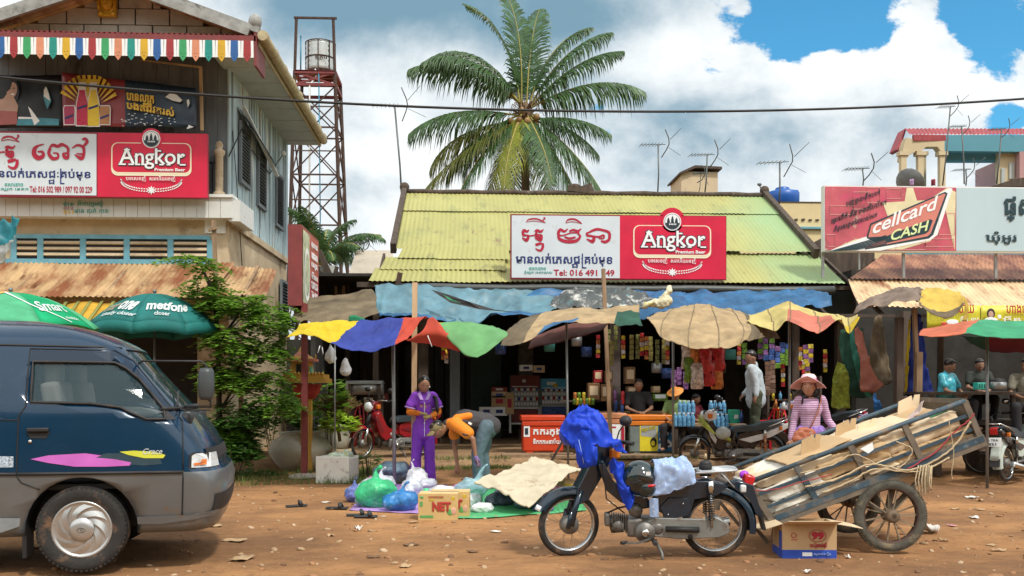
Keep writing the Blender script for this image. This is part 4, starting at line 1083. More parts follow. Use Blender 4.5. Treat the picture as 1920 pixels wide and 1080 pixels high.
 # ---- little houses in the gap
m=MB();s=thing('grey_roofed_hut', 'low hut with a plain grey-beige roof in the gap beside the tower', 'house', P(700, 725, 26))
m.mat(mat('grey beige roof', (.42, .37, .30), .7, var=.08));a, b_, c, d=P(650, 524, 24), P(745, 524, 24), P(735, 471, 26), P(668, 471, 26)
m.prism([a, b_, c, d], (0, .1, .04));m.build('roof', s)
m=MB().mat(M_WOODD);m.bx(a.x+.2, b_.x, 24.5, 28, 0, a.z-.02);m.mat(M_DARK);m.bx(a.x-1.5, a.x+.3, 24, 24.5, 0, 2.6);m.build('wall', s)
s=thing('white_gabled_shed', 'white-gabled shed with leaning boards behind the lightbox sign', 'shed', P(610, 725, 22))
m=MB().mat(mat('pale shed sheet', (.55, .58, .56), .7, var=.1));m.prism([P(600, 560, 22), P(600, 498, 22), P(630, 498, 22), P(612, 560, 22)], (0, .05, 0))
m.prism([P(600, 600, 22.1), P(600, 497, 22.1), P(640, 540, 22.1), P(655, 600, 22.1)], (0, 3, 0));m.build('wall', s)
m=MB().mat(M_WOODD);m.bar(P(598, 470, 21.9), P(645, 575, 21.9), .12).bar(P(632, 500, 21.8), P(615, 560, 21.8), .08)
for k in range(9):m.mat((M_WOODD, M_WOODL)[k%2]);m.bar(P(596+k*7, 600, 21.5), P(594+k*7.2, 515+U(-12, 20), 21.5), .06)
m.build('boards', s)
# ---- ochre stair box, cream house, blue tank
def house_mat(n, c):return mat(n, c, .75, var=.06, vs=1.5, dirt=((c[0]*.6, c[1]*.58, c[2]*.55), .22, 1.3))
s=thing('stair_head_box', 'plain cream stair head rising behind the ridge of the green roof', 'roof structure', P(1316, 725, 30))
a, b_=P(1281, 370, 30), P(1351, 370, 30);zt=P(0, 318, 30).z
m=MB().mat(house_mat('cream wall', (.58, .46, .31)));m.bx(a.x, b_.x, 30, 31.6, 0, zt);m.build('wall', s)
m=MB().mat(M_WOODD);m.prism([(a.x-.08, 29.85, zt-.12), (a.x+.45, 29.85, zt+.10), (b_.x+.1, 29.85, zt+.06), (b_.x+.1, 29.85, zt+.14), (a.x+.42, 29.85, zt+.18), (a.x-.08, 29.85, zt-.05)], (0, 1.9, 0));m.build('roof', s)
s=thing('cream_flat_house', 'cream flat-topped house between the green roof and the phone card sign', 'house', P(1490, 725, 28))
a=P(1440, 370, 28);zt=P(0, 371, 28).z
m=MB().mat(house_mat('warm cream wall', (.66, .54, .30)));m.bx(a.x-1, a.x+4.5, 28.3, 33, 0, zt);m.mat(M_WOODD);m.bx(a.x-1, a.x+4.5, 28.28, 33, zt, zt+.03)
m.build('wall', s)
m=MB().mat(M_BLUEP);zz=P(0, 420, 28).z;m.bx(a.x-1, a.x+4.5, 28.2, 28.3, zz-.03, zz+.03);m.mat(M_WOODD)
for k in range(9):m.bx(a.x+.6+k*.22, a.x+.7+k*.22, 28.26, 28.3, P(0, 404, 28).z-.02, P(0, 404, 28).z+U(.01, .04))
m.build('ledge', s)
bt=P(1467, 371, 29.5)
m=MB().mat(mat('blue tank plastic', (.006, .09, .38), .4, var=.1));m.lathe([(0, -.6), (.5, -.6), (.52, 0), (.52, .14), (.46, .18), (.25, .22), (.22, .26), (.22, .30), (.16, .33), (0, .33)], bt, 24);m.ell(bt+V((.4, -.1, .2)), (.08, .08, .04))
tag(m.build('water_tank'), 'squat blue plastic water tank on top of the cream house', 'water tank')
# ---- far pink and blue house with columns
DF=34.0
def w(px, py, dd=0):return P(px, py, DF+dd)
s=thing('columned_house', 'blue and cream upper storey with columns and a dark-red roof at far right', 'house', w(1830, 725))
Mc=house_mat('cream column paint', (.56, .47, .30));Mbl=house_mat('blue facade paint', (.09, .28, .36));Mpi=house_mat('pink facade paint', (.42, .25, .25))
m=MB().mat(rust_mat('dark red iron roof', (.32, .05, .06), (.2, .04, .04), .3))
corr(m, w(1706, 252), w(1990, 252), w(1990, 241, 1.2), w(1696, 241, 1.2), .14, .02, 3);m.prism([w(1681, 280, .4), w(1697, 241, 1.2), w(1699, 244, 1.2), w(1687, 283, .4)], (0, .6, 0));m.bx(w(1712, 0).x, w(1774, 0).x, w(1740, 0).y-.03, w(1740, 0).y+.1, w(0, 264).z, w(0, 253).z);m.build('roof', s)
m=MB().mat(Mbl);m.prism([w(1771, 283), w(1990, 285), w(1990, 253), w(1771, 253)], (0, .3, 0));m.prism([w(1771, 302, .5), w(1872, 302, .5), w(1872, 284, .5), w(1771, 284, .5)], (0, .3, 0));m.build('parapet', s)
m=MB().mat(Mc);m.prism([w(1690, 300), w(1694, 275), w(1700, 258), w(1716, 262), w(1771, 262), w(1771, 283), w(1764, 283), w(1758, 275), w(1736, 275), w(1729, 283), w(1716, 283), w(1716, 285), w(1705, 290), w(1698, 302)], (0, .35, 0))
m.build('arched_beam', s)
for px in(1695, 1727, 1768, 1732):
 dd=2.0 if px==1732 else 0;a=w(px, 348, dd);m=MB().mat(Mc);zz=w(0, 284, dd).z
 m.bx(a.x-.10, a.x+.10, a.y, a.y+.2, a.z-1, zz).bx(a.x-.17, a.x+.17, a.y-.05, a.y+.25, zz-.14, zz);m.build('column', s)
m=MB().mat(Mpi);m.prism([w(1912, 345), w(1990, 345), w(1990, 284), w(1912, 284)], (0, 3, 0));m.mat(Mc);m.prism([w(1872, 350, .3), w(1913, 345, .3), w(1913, 284, .3), w(1872, 286, .3)], (0, .2, 0));m.mat(Mbl)
m.bx(w(1680, 0).x, w(1990, 0).x, w(1800, 0).y, w(1800, 0).y+6, 0, w(0, 352).z)
m.build('wall', s)
for x0, x1, y0, y1 in((1878, 1885, 315, 345), (1893, 1902, 305, 335)):
 m=MB().mat(M_SOFF);m.prism([w(x0, y1, .24), w(x1, y1, .24), w(x1, y0, .24), w(x0, y0, .24)], (0, .05, 0));wi=m.build('window', s)
m=MB().mat(M_WOODD);m.prism([P(1860, 349, 30), P(1900, 336, 30), P(1990, 322, 30), P(1990, 349, 30)], (0, 2, 0));tag(m.build('dark_shed_roof'), 'dark low roof corner just above the pale-blue sign panel', 'roof')
m=MB().mat(mat('dish mesh', (.16, .17, .17), .6));a=w(1702, 346, -1);m.lathe([(0, 0), (.3, .05), (.52, .18), (.53, .2), (.3, .08), (0, .03)], a+V((0, 0, .0)), 18, Euler((R(-30), R(55), 0)).to_matrix());m.bar(a, a+V((0, .1, -.6)), .05)
tag(m.build('satellite_dish'), 'grey satellite dish beside the cream columns', 'satellite dish')
for px, c, lb in((1710, (.45, .3, .5), 'lilac shirt drying beside the satellite dish'), (1750, (.25, .03, .05), 'dark red towel drying between the cream columns')):
 m=MB().mat(mat(lb[:12]+' cloth', c, .8));m.grid(lambda u, v:w(px-4+9*u, 348-12*v, -.6 if px>1740 else-1.2)+V((0, .05*sin(u*8), 0)), 6, 4);tag(m.build('drying_cloth', solid=.01), lb, 'laundry')
 # ---- aerials
M_ALU=mat('aerial metal', (.11, .12, .12), .5, metal=.4)
def aerial(px, py, pyb, d, lab, rot=0, lean=0, sc=1, bare=False):
 t=P(px, py, d);bt_=P(px+lean, pyb, d);bt_.y=t.y
 s=thing('roof_aerial', lab, 'aerial', bt_, 0, 'roof aerials')
 m=MB().mat(M_ALU);m.tube([bt_, bt_.lerp(t, .4)+V((.02, 0, 0)), t], .020*sc*d/24, 6);m.build('mast', s)
 m=MB().mat(M_ALU)
 if not bare:
  dx=V((cos(rot), sin(rot), .06));L=.42*sc
  m.bar(t-dx*L*1.1, t+dx*L*.45, .015)
  ny=V((-sin(rot), cos(rot), 0))
  for i in range(7):c=t+dx*(L*(-1.05+i*.2));m.bar(c-ny*.2, c+ny*.2, .008)
  c=t+dx*L*.45
  m.tube([c+V((-.05, -.2, .32*sc)), c+V((.07, -.08, .12)), c+V((.09, 0, 0)), c+V((.04, .1, -.12)), c+V((-.06, .2, -.28*sc))], .014, 5)
  m.tube([c+V((.1, -.1, .1)), c+V((.35*sc, -.25, .35*sc))], .008, 4);m.tube([c+V((.1, .1, -.05)), c+V((.45*sc, .3, -.2))], .006, 4)
 else:m.ell(t, (.06, .03, .04))
 m.build('antenna', s)
aerial(740, 198, 385, 23.0, 'tall leaning aerial at the left end of the green roof ridge', .1, 14, 1.2)
aerial(1234, 271, 366, 23.3, 'aerial on a thin straight mast, left of the cream stair head', .1, -1)
aerial(1326, 290, 367, 23.6, 'aerial in front of the cream stair head, taller of the two there', .1, -5)
aerial(1314, 326, 367, 24.2, 'short aerial in front of the cream stair head', 1.2, -5, .6)
aerial(1462, 304, 395, 23.0, 'dark aerial standing over the blue plastic tank', 0, -2, 1.2)
aerial(1424, 346, 362, 23.2, 'stub mast without arms at the right ridge end', 0, 3, 1, True)
aerial(1617, 316, 348, 21, 'small aerial over the red phone card panel', .05, 1, .9)
aerial(1782, 200, 348, 30, 'tallest aerial in front of the blue parapet', .05, -15, .9)
aerial(1803, 237, 345, 30, 'second aerial in front of the blue parapet, between its neighbours', .1, 5, .9)
aerial(1811, 318, 348, 29, 'low aerial just above the sign joint', 0, 0, .9)
aerial(1878, 242, 345, 30, 'rightmost aerial crossing the blue parapet', .1, -10, .9)
aerial(680, 455, 472, 25, 'tiny aerial on the grey-beige hut roof', .8, 0, .6)
# power cable across the street, a catenary at the near kerb
m=MB().mat(M_BLACK)
pA, pB=P(-160, 128, 13.5), P(2080, 172, 16.5)
m.tube([pA.lerp(pB, t)+V((0, 0, -.48*4*t*(1-t)))for t in[i/40-.35 for i in range(69)]], .02, 6)
tag(m.build('power_cable'), 'black power cable sagging across the whole view in front of the palm', 'cable')
# ================================================================== minibus at the left edge
VH=R(13);VO=P(152, 725, 7.0);VO.z=0
van=thing('minibus', 'dark blue minibus with silver lower body and a magenta paint flash on its door', 'van', VO, VH-TH)
def vloc(px, py):
 """photo-measured outline point on the near flank -> local x, z"""
 k=(px-960)/F;X0=(152-960)/F*7.0
 x=(k*7.0-X0)/(cos(VH)-k*sin(VH));d=7.0+x*sin(VH)
 return x, H+(HY-py)/F*d
def interp(tab, z):
 for(a, b_), (c, d)in zip(tab, tab[1:]):
  if z<=c:t=max(0, (z-a)/(c-a));return b_+(d-b_)*t
 return tab[-1][1]
YS_T=[(.25, .07), (.34, .045), (.5, .02), (.72, .0), (1.0, .012), (1.2, .03), (1.45, .085), (1.7, .16), (1.75, .19), (1.80, .24), (1.86, .34), (1.90, .50), (1.93, .66)]
XF_T=[(.25, .93), (.34, .985), (.5, 1.03), (.66, 1.045), (.74, 1.02), (.78, .975), (.9, .95), (1.02, .88), (1.12, .81), (1.2, .74), (1.45, .515), (1.70, .31), (1.76, .215), (1.82, .08), (1.88, -.12), (1.93, -.45)]
VW=1.64
def vys(z):return interp(YS_T, z)
def vxf(z):return interp(XF_T, z)
def vplan(t, z, off=0.0):
 """closed outline of the body at height z; t 0..1 from near rear round the nose to far rear"""
 ys=vys(z)-off;xf=vxf(z)+off;hw=VW/2-ys;c=V((0, VW/2, 0));xr=-3.35
 cr=.34
 if t<.4:return V((lerp(xr, xf-cr, t/.4), ys, z))
 if t>.6:return V((lerp(xf-cr, xr, (t-.6)/.4), VW-ys, z))
 a=(t-.4)/.2*pi-pi/2;ca, sa=cos(a), sin(a)
 return V((xf-cr+cr*(abs(ca)**.55), VW/2+hw*(abs(sa)**.62)*(1 if sa>0 else-1), z))
M_VB=mat('van blue paint', (.001, .027, .066), .25, metal=.1, var=.12, vs=1.5, coat=.5, spec=.4, dirt=((.03, .035, .05), .12, 3))
M_VS=mat('van silver paint', (.15, .165, .175), .35, metal=.45, var=.12, vs=2, coat=.3, dirt=((.20, .13, .08), .20, 3))
M_RUB=mat('black rubber', (.018, .018, .02), .6, var=.3, dirt=((.10, .06, .035), .25, 5))
M_TYRE=mat('dusty tyre', (.022, .021, .02), .8, var=.3, bump=.004, bs=50, dirt=((.16, .09, .05), .42, 6))
M_GLASS=mat('tinted glass', (.03, .07, .09), .04, var=0, alpha=.55, spec=.6)
M_CHR=mat('chrome', (.62, .63, .63), .18, metal=1, var=.1)
M_ALLOY=mat('silver wheel trim', (.48, .49, .49), .3, metal=.7, var=.1, dirt=((.2, .14, .09), .2, 6))
M_ORG=mat('orange lens', (.62, .17, .02), .2, var=.05)
M_REDL=mat('red lens', (.50, .015, .02), .2, var=.05)
M_LENS=mat('clear lamp lens', (.62, .66, .68), .1, var=.15, vs=30, coat=.5)
zs_=[.28, .34, .42, .5, .58, .66, .72, .745, .775, .79, .86, .94, 1.02, 1.1, 1.16, 1.2, 1.28, 1.36, 1.45, 1.55, 1.65, 1.70, 1.735, 1.75, 1.775, 1.80, 1.83, 1.86, 1.89, 1.91, 1.93]
tt=[i/20*.4 for i in range(20)]+[.4+i/30*.2 for i in range(31)]+[.6+(i+1)/20*.4 for i in range(20)]
m=MB().mat(M_VB).mat(M_VS).mat(M_RUB)
gv=[[m.bm.verts.new(vplan(t, z))for z in zs_]for t in tt]
for i in range(len(tt)-1):
 for j in range(len(zs_)-1):
  f=m.face([gv[i][j], gv[i+1][j], gv[i+1][j+1], gv[i][j+1]], True)
  f.material_index=1 if zs_[j+1]<=.745 else 0
for i in range(len(tt)//2):
 f=m.face([gv[i][-1], gv[i+1][-1], gv[-2-i][-1], gv[-1-i][-1]])
 if f:f.material_index=0
f=m.face([v for v in gv[0]]+[v for v in gv[-1]][::-1])
body=m.build('body', van, world=False)
cutm=MB()
def side_poly(pts, y0, y1):cutm.prism([V((*[vloc(px, py)[0]], y0, vloc(px, py)[1]))for px, py in pts], (0, y1-y0, 0))
WIN=[(54, 677), (215, 679), (236, 690), (262, 712), (306, 765), (309, 786), (274, 786), (240, 772), (225, 764), (170, 757), (54, 754)]
side_poly(WIN, -.3, VW+.3)
hubx, hubz=0.0, .325
cutm.lathe([(0, -.3), (.395, -.3), (.395, .30), (0, .30)], (hubx, 0, hubz), 32, Euler((R(-90), 0, 0)).to_matrix())
for x in(-2.57, ):cutm.lathe([(0, -.3), (.395, -.3), (.395, .30), (0, .30)], (x, 0, hubz), 32, Euler((R(-90), 0, 0)).to_matrix())
cutm.prism([(1.2, .22, 1.25), (1.2, VW-.22, 1.25), (.6, VW-.30, 1.69), (.6, .30, 1.69)], (-.75, 0, 0))
for xx in(-1.2, -2.3):cutm.bx(xx-.5, xx+.5, VW-.4, VW+.2, 1.2, 1.62);cutm.bx(xx-.5, xx+.5, -.4, .4, 1.2, 1.62)
ctm=cutm.mesh('cut');cto=bpy.data.objects.new('cut', ctm);COL.objects.link(cto);cto.matrix_world=van.matrix_basis
sol=body.modifiers.new('s', 'SOLIDIFY');sol.thickness=.03;sol.offset=-1
bo=body.modifiers.new('b', 'BOOLEAN');bo.object=cto;bo.operation='DIFFERENCE';bo.solver='EXACT';bo.use_self=True
bpy.context.view_layer.update()
dg=bpy.context.evaluated_depsgraph_get();me=bpy.data.meshes.new_from_object(body.evaluated_get(dg))
body.modifiers.clear();body.data=me;bpy.data.objects.remove(cto)
def vvirt(p):
 k=((152-960)/F*7.0+p.x*cos(VH)-p.y*sin(VH))/(7.0+p.x*sin(VH)+p.y*cos(VH))
 return(k*7.0-(152-960)/F*7.0)/(cos(VH)-k*sin(VH))
def vside(x, z, off=.004):
 if x<=vxf(z)-.34:return V((x, vys(z)-off, z))
 lo, hi=.4, .47
 for _ in range(18):
  mid=(lo+hi)/2
  if vvirt(vplan(mid, z))<x:lo=mid
  else:hi=mid
 return vplan(lo, z, off)
def patch(m, pts, off, mt, n=1):
 """polygon measured in photo outline, laid on the curved flank"""
 t=bmesh.new();t.faces.new([t.verts.new((vloc(px, py)[0], 0, vloc(px, py)[1]))for px, py in pts])
 for z in[.4+.07*i for i in range(20)]:bmesh.ops.bisect_plane(t, geom=t.verts[:]+t.edges[:]+t.faces[:], plane_co=(0, 0, z), plane_no=(0, 0, 1))
 for x in[-1+.12*i for i in range(18)]:bmesh.ops.bisect_plane(t, geom=t.verts[:]+t.edges[:]+t.faces[:], plane_co=(x, 0, 0), plane_no=(1, 0, 0))
 m.mat(mt);mp={v:m.bm.verts.new(vside(v.co.x, v.co.z, off))for v in t.verts}
 for f in t.faces:m.face([mp[v]for v in f.verts])
 t.free()
def sline(m, pts, r=.006, off=.002, mt=None, closed=False, sub=6):
 if mt:m.mat(mt)
 o=[]
 pp_=pts+([pts[0]]if closed else[])
 for a, c in zip(pp_, pp_[1:]):
  for k in range(sub):x, z=vloc(lerp(a[0], c[0], k/sub), lerp(a[1], c[1], k/sub));o.append(vside(x, z, off))
 if not closed:o.append(vside(*vloc(*pts[-1]), off))
 m.tube(o, r, 6, closed=closed)
m=MB().mat(M_BLACK);sline(m, [(46, 652), (215, 655), (250, 675), (342, 790), (343, 880)], .005);sline(m, [(46, 652), (45, 762), (33, 780), (31, 893), (40, 905), (74, 918)], .005);sline(m, [(343, 882), (341, 975)], .006);sline(m, [(0, 788), (33, 788)], .004)
sline(m, [(-400, 644), (0, 645), (228, 650)], .009)
m.build('panel_gaps', van, world=False)
m=MB().mat(M_RUB);sline(m, WIN, .011, .004, None, True, 3)
patch(m, [(50, 655), (212, 657), (240, 672), (330, 776), (326, 788), (309, 788), (306, 765), (262, 712), (236, 690), (215, 680), (50, 677)], .005, mat('dark blue window visor', (.006, .02, .045), .15, var=.1))
patch(m, [(306, 765), (328, 786), (309, 787)], .008, M_RUB)
m.build('window_frame', van, world=False)
m=MB();patch(m, WIN, -.012, M_GLASS);m.build('side_window', van, world=False)
m=MB().mat(M_RUB);sline(m, [(-300, 889), (31, 889)], .013, .006);sline(m, [(34, 889), (341, 885)], .013, .006)
m.build('rub_strip', van, world=False)
m=MB();Mmg=mat('magenta paint', (.52, .13, .50), .35, var=.1);Myg=mat('lime paint', (.60, .62, .06), .35, var=.1);Mgd=mat('grey paint flash', (.03, .06, .08), .3, var=.1)
patch(m, [(176, 856), (200, 850), (260, 850), (300, 860), (304, 870), (270, 873), (200, 868)], .002, Mgd)
patch(m, [(57, 861), (90, 854), (140, 851), (160, 850), (190, 854), (180, 858), (215, 861), (246, 867), (243, 873), (200, 875), (140, 875), (90, 868)], .004, Mmg)
patch(m, [(224, 847), (250, 845), (290, 847), (310, 853), (306, 859), (270, 859), (240, 853)], .005, Myg)
x0, z0=vloc(268, 852);put_text(m, 'Grace', (0, 0, 0), XD, ZD, M_INKW, width=.14, height=.045, bold=.01, shear=.3, mapf=lambda a, b_:vside(x0+a, z0+b_, .009))
x1_, z1_=vloc(0, 876);patch(m, [(-20, 877), (25, 876), (25, 856), (-20, 855)], .004, mat('speckled sticker', (.35, .42, .5), .4, var=.9, vs=60))
m.build('paint_flash', van, world=False)
m=MB();patch(m, [(51, 803), (90, 803), (92, 812), (86, 822), (56, 822), (51, 814)], .004, M_BLACK);m.mat(M_RUB);x, z=vloc(71, 806);m.box(vside(x, z, .02), (.15, .025, .03), bev=.008)
x, z=vloc(56, 828);m.mat(M_CHR);m.lathe([(0, 0), (.014, 0), (.012, .008), (0, .008)], vside(x, z, .003), 12, Euler((R(90), 0, 0)).to_matrix());m.build('door_handle', van, world=False)
# headlamp
m=MB();patch(m, [(353, 879), (354, 853), (362, 849), (407, 849), (414, 856), (415, 876), (410, 879)], .004, M_BLACK)
patch(m, [(356, 877), (357, 855), (364, 851), (405, 851), (412, 857), (412, 874), (408, 877)], .012, M_LENS);patch(m, [(360, 868), (374, 868), (374, 862), (384, 862), (384, 872), (360, 873)], .016, M_ORG);m.build('headlight', van, world=False)
m=MB()
m.mat(M_LENS);m.grid(lambda u, v:vplan(lerp(.555, .60, u), lerp(.80, .92, v), .01), 6, 2);m.build('headlight', van, world=False)
m=MB().mat(M_RUB);m.grid(lambda u, v:vplan(lerp(.445, .555, u), lerp(.83, .92, v), .008), 14, 2);m.grid(lambda u, v:vplan(lerp(.44, .56, u), lerp(.42, .56, v), .006), 14, 2);m.build('grille', van, world=False)
m=MB().mat(M_GLASS);m.grid(lambda u, v:vplan(lerp(.43, .57, u), lerp(1.24, 1.70, v), -.012), 14, 6);m.build('windscreen', van, world=False)
m=MB().mat(M_RUB);m.tube([vplan(t, 1.23, .01)for t in[.42+.008*i for i in range(21)]], .018, 6);m.bar(vplan(.45, 1.25, .03), vplan(.49, 1.36, .03), .015);m.build('wiper', van, world=False)
# lower bumper edge, sill
m=MB().mat(M_VS);patch(m, [(257, 984), (256, 970), (340, 966), (408, 960), (404, 970), (340, 978), (300, 984)], .012, M_VS);m.build('bumper_lip', van, world=False);m=MB();patch(m, [(-300, 1000), (-300, 974), (37, 972), (34, 988), (0, 1000)], .012, mat('pale sill', (.30, .36, .40), .4, metal=.3, dirt=((.2, .12, .07), .3, 4)))
m.build('sill', van, world=False)
# wheels
def van_wheel(x, y, name='wheel'):
 w=bpy.data.objects.new(name, None);COL.objects.link(w);w.parent=van;w.location=(x, y, .325)
 RX=Euler((R(90), 0, 0)).to_matrix();m=MB().mat(M_TYRE)
 pr=[(.205, -.085), (.24, -.10), (.285, -.108), (.312, -.098), (.322, -.075)]
 for k in range(5):z=-.06+k*.03;pr+=[(.325, z), (.325, z+.018), (.316, z+.02), (.316, z+.028)]
 pr+=[(.322, .078), (.312, .098), (.285, .108), (.24, .10), (.205, .085)]
 m.lathe(pr, (0, 0, 0), 48, RX)
 for i in range(56):
  a=2*pi*i/56;m.box((.312*cos(a), -.088, .312*sin(a)), (.012, .03, .02), (0, -a, 0))
 m.build('tyre', w, world=False)
 m=MB().mat(M_ALLOY)
 m.lathe([(.213, .05), (.217, .088), (.207, .096), (.198, .088), (.185, .082)], (0, 0, 0), 40, RX);m.lathe([(0, .112), (.045, .11), (.085, .10), (.092, .088), (.088, .05)], (0, 0, 0), 32, RX)
 for k in range(8):
  a0=2*pi*k/8;A, B_=[], []
  for i in range(9):
   t=i/8;r=lerp(.085, .19, t);a=a0-1.05*t;wd=lerp(.30, .20, t)
   A.append(V((r*cos(a-wd), -.090+.004*t-.012*sin(pi*t), r*sin(a-wd))));B_.append(V((r*cos(a+wd), -.084, r*sin(a+wd))))
  va=[m.bm.verts.new(p)for p in A];vb=[m.bm.verts.new(p)for p in B_]
  for i in range(8):m.face([va[i], va[i+1], vb[i+1], vb[i]], True)
 m.build('wheel_trim', w, world=False)
 m=MB().mat(M_BLACK);m.lathe([(0, .06), (.2, .06), (.2, .02), (0, .02)], (0, 0, 0), 24, RX);m.mat(mat('trim emblem', (.2, .2, .2), .4, metal=.6))
 m.tube([V((.028*cos(R(a)), -.114, .017*sin(R(a))))for a in range(0, 360, 20)], .003, 5, closed=True);m.bar((-.01, -.114, -.012), (-.004, -.114, .012), .003).bar((.004, -.114, -.012), (.01, -.114, .012), .003).bar((-.006, -.114, -.003), (.007, -.114, .003), .003)
 m.build('wheel_centre', w, world=False);return w
for x in(0, -2.57):
 van_wheel(x, .115);w=van_wheel(x, VW-.115);w.rotation_euler=(0, 0, pi)
m=MB().mat(M_BLACK)
for x in(0, -2.57):
 for i in range(14):
  a0, a1=R(-5+i*13.6), R(-5+(i+1)*13.6)
  m.poly([V((x+.393*cos(a0), .03, hubz+.393*sin(a0))), V((x+.393*cos(a1), .03, hubz+.393*sin(a1))), V((x+.393*cos(a1), .32, hubz+.393*sin(a1))), V((x+.393*cos(a0), .32, hubz+.393*sin(a0)))])
m.bx(-3.2, .85, .32, VW-.32, .30, .62).bx(-3.3, .9, .1, VW-.1, .62, .66)
m.bx(-.42, -.39, .06, .26, .12, .5)
m.build('underbody', van, world=False)
# cab inside: seats, dash, wheel
m=MB().mat(mat('pale seat cover', (.48, .50, .46), .8, var=.1))
for y in(.38, 1.2):m.box((-.22, y, 1.13), (.14, .46, .62), (0, R(-8), 0), bev=.04);m.box((-.27, y, 1.50), (.1, .26, .18), bev=.03);m.box((.05, y, .88), (.5, .46, .14), bev=.03)
for x in(-1.1, -2.0):m.box((x, VW/2, 1.15), (.14, 1.3, .7), bev=.04)
m.ell((.2, .5, 1.17), (.34, .3, .07))
m.mat(M_RUB);m.box((.62, VW/2, 1.08), (.3, 1.3, .22), bev=.04);m.tube([V((.42+.06*sin(R(a)), 1.15+.2*cos(R(a)), 1.2+.17*sin(R(a))))for a in range(0, 360, 20)], .014, 6, closed=True)
m.build('seats', van, world=False)
# side mirror on its long arm
m=MB().mat(M_RUB)
A=vside(*vloc(258, 680), .01);hd=V((*[vloc(384, 700)[0]+.02], -.10, vloc(384, 720)[1]))
def vp(px, py, y):x, z=vloc(px, py);return V((x+.02, y, z))
m.tube([A, vp(262, 677, -.03), vp(375, 678, -.1), vp(384, 686, -.1), vp(385, 700, -.1)], .009, 6);m.tube([vside(*vloc(346, 764), .0), vp(370, 762, -.06), vp(392, 762, -.1), vp(392, 752, -.1), vp(386, 745, -.1)], .010, 6)
m.tube([vside(*vloc(335, 768), .0), vp(345, 770, -.04), vp(390, 768, -.1)], .007, 6);m.build('mirror_arm', van, world=False)
m=MB().mat(mat('grey black mirror shell', (.045, .055, .06), .45, var=.2));m.lathe([(0, -.125), (.045, -.12), (.06, -.09), (.064, 0), (.06, .09), (.045, .12), (0, .125)], hd, 14, sx=.95, sy=.8);m.build('mirror', van, world=False)
# ================================================================== motorbikes: one builder, x forward, y left, z up, origin under the rear hub
M_SPK=mat('dull spoke wire', (.16, .14, .12), .5, metal=.6)
def spoke_wheel(par, name, x, z, R0, tw, m_rim, steer=None, drum=.075, cast=False):
 w=bpy.data.objects.new(name, None);COL.objects.link(w);w.parent=par;w.location=(x, 0, z)
 if steer:w.rotation_euler=(0, 0, steer)
 RX=Euler((R(90), 0, 0)).to_matrix();m=MB().mat(M_TYRE)
 m.lathe([(R0-tw*1.05, -tw*.35), (R0-tw*.75, -tw*.48), (R0-tw*.3, -tw*.42), (R0-.004, -tw*.2), (R0, 0), (R0-.004, tw*.2), (R0-tw*.3, tw*.42), (R0-tw*.75, tw*.48), (R0-tw*1.05, tw*.35)], (0, 0, 0), 44, RX);m.build('tyre', w, world=False)
 m=MB().mat(m_rim);rr=R0-tw*1.02
 m.lathe([(rr+.004, -.024), (rr-.004, -.024), (rr-.010, -.012), (rr-.006, 0), (rr-.010, .012), (rr-.004, .024), (rr+.004, .024)], (0, 0, 0), 44, RX);m.build('rim', w, world=False)
 m=MB().mat(M_SPK)
 if cast:
  for k in range(5):a=2*pi*k/5;m.bar((0, 0, 0), (rr*cos(a), 0, rr*sin(a)), .03, .04)
 else:
  for k in range(36):
   a=2*pi*k/36;b_=a+(.42 if k%4<2 else-.42);sy=.045 if k%2 else-.045
   m.tube([(.055*cos(b_), sy, .055*sin(b_)), (rr*cos(a), sy*.15, rr*sin(a))], .0012, 3, smooth=False)
 m.build('spokes', w, world=False)
 m=MB().mat(mat('dull cast hub', (.20, .20, .19), .5, metal=.6, var=.2, dirt=((.12, .08, .05), .35, 8)))
 m.lathe([(0, -.075), (.02, -.075), (.03, -.06), (drum, -.055), (drum+.008, -.03), (drum+.004, .035), (drum-.02, .05), (.02, .06), (.015, .08), (0, .08)], (0, 0, 0), 24, RX);m.build('hub', w, world=False)
 return w
def section(m, pts, wy, mt, y0=None, taper=.0, n=8):
 """rounded body part: side outline pts (x,z), full width wy"""
 m.mat(mt);N=len(pts);cx=sum(p[0]for p in pts)/N;cz=sum(p[1]for p in pts)/N
 lay=[(-1, .80), (-.8, .93), (-.45, 1), (.45, 1), (.8, .93), (1, .80)];rings=[]
 for s, k in lay:
  rings.append([m.bm.verts.new((cx+(x-cx)*(1-(1-k)*(.25+taper)), (y0 or 0)+s*wy/2, cz+(z-cz)*(1-(1-k)*.5)))for x, z in pts])
 for a, b_ in zip(rings, rings[1:]):
  for i in range(N):m.face([a[i-1], a[i], b_[i], b_[i-1]], True)
 m.face(rings[0]);m.face(rings[-1][::-1])
def arc_guard(m, cx, cz, r, a0, a1, w, mt, n=14, lip=.03):
 """mudguard: curved strip round a wheel, crowned"""
 m.mat(mt);prof=[(-1, -lip), (-.9, -.005), (-.5, .012), (0, .018), (.5, .012), (.9, -.005), (1, -lip)];rows=[]
 for i in range(n+1):
  a=R(lerp(a0, a1, i/n));rows.append([m.bm.verts.new((cx+(r+dz)*cos(a), s*w/2, cz+(r+dz)*sin(a)))for s, dz in prof])
 for a, b_ in zip(rows, rows[1:]):
  for k in range(len(prof)-1):m.face([a[k], a[k+1], b_[k+1], b_[k]], True)
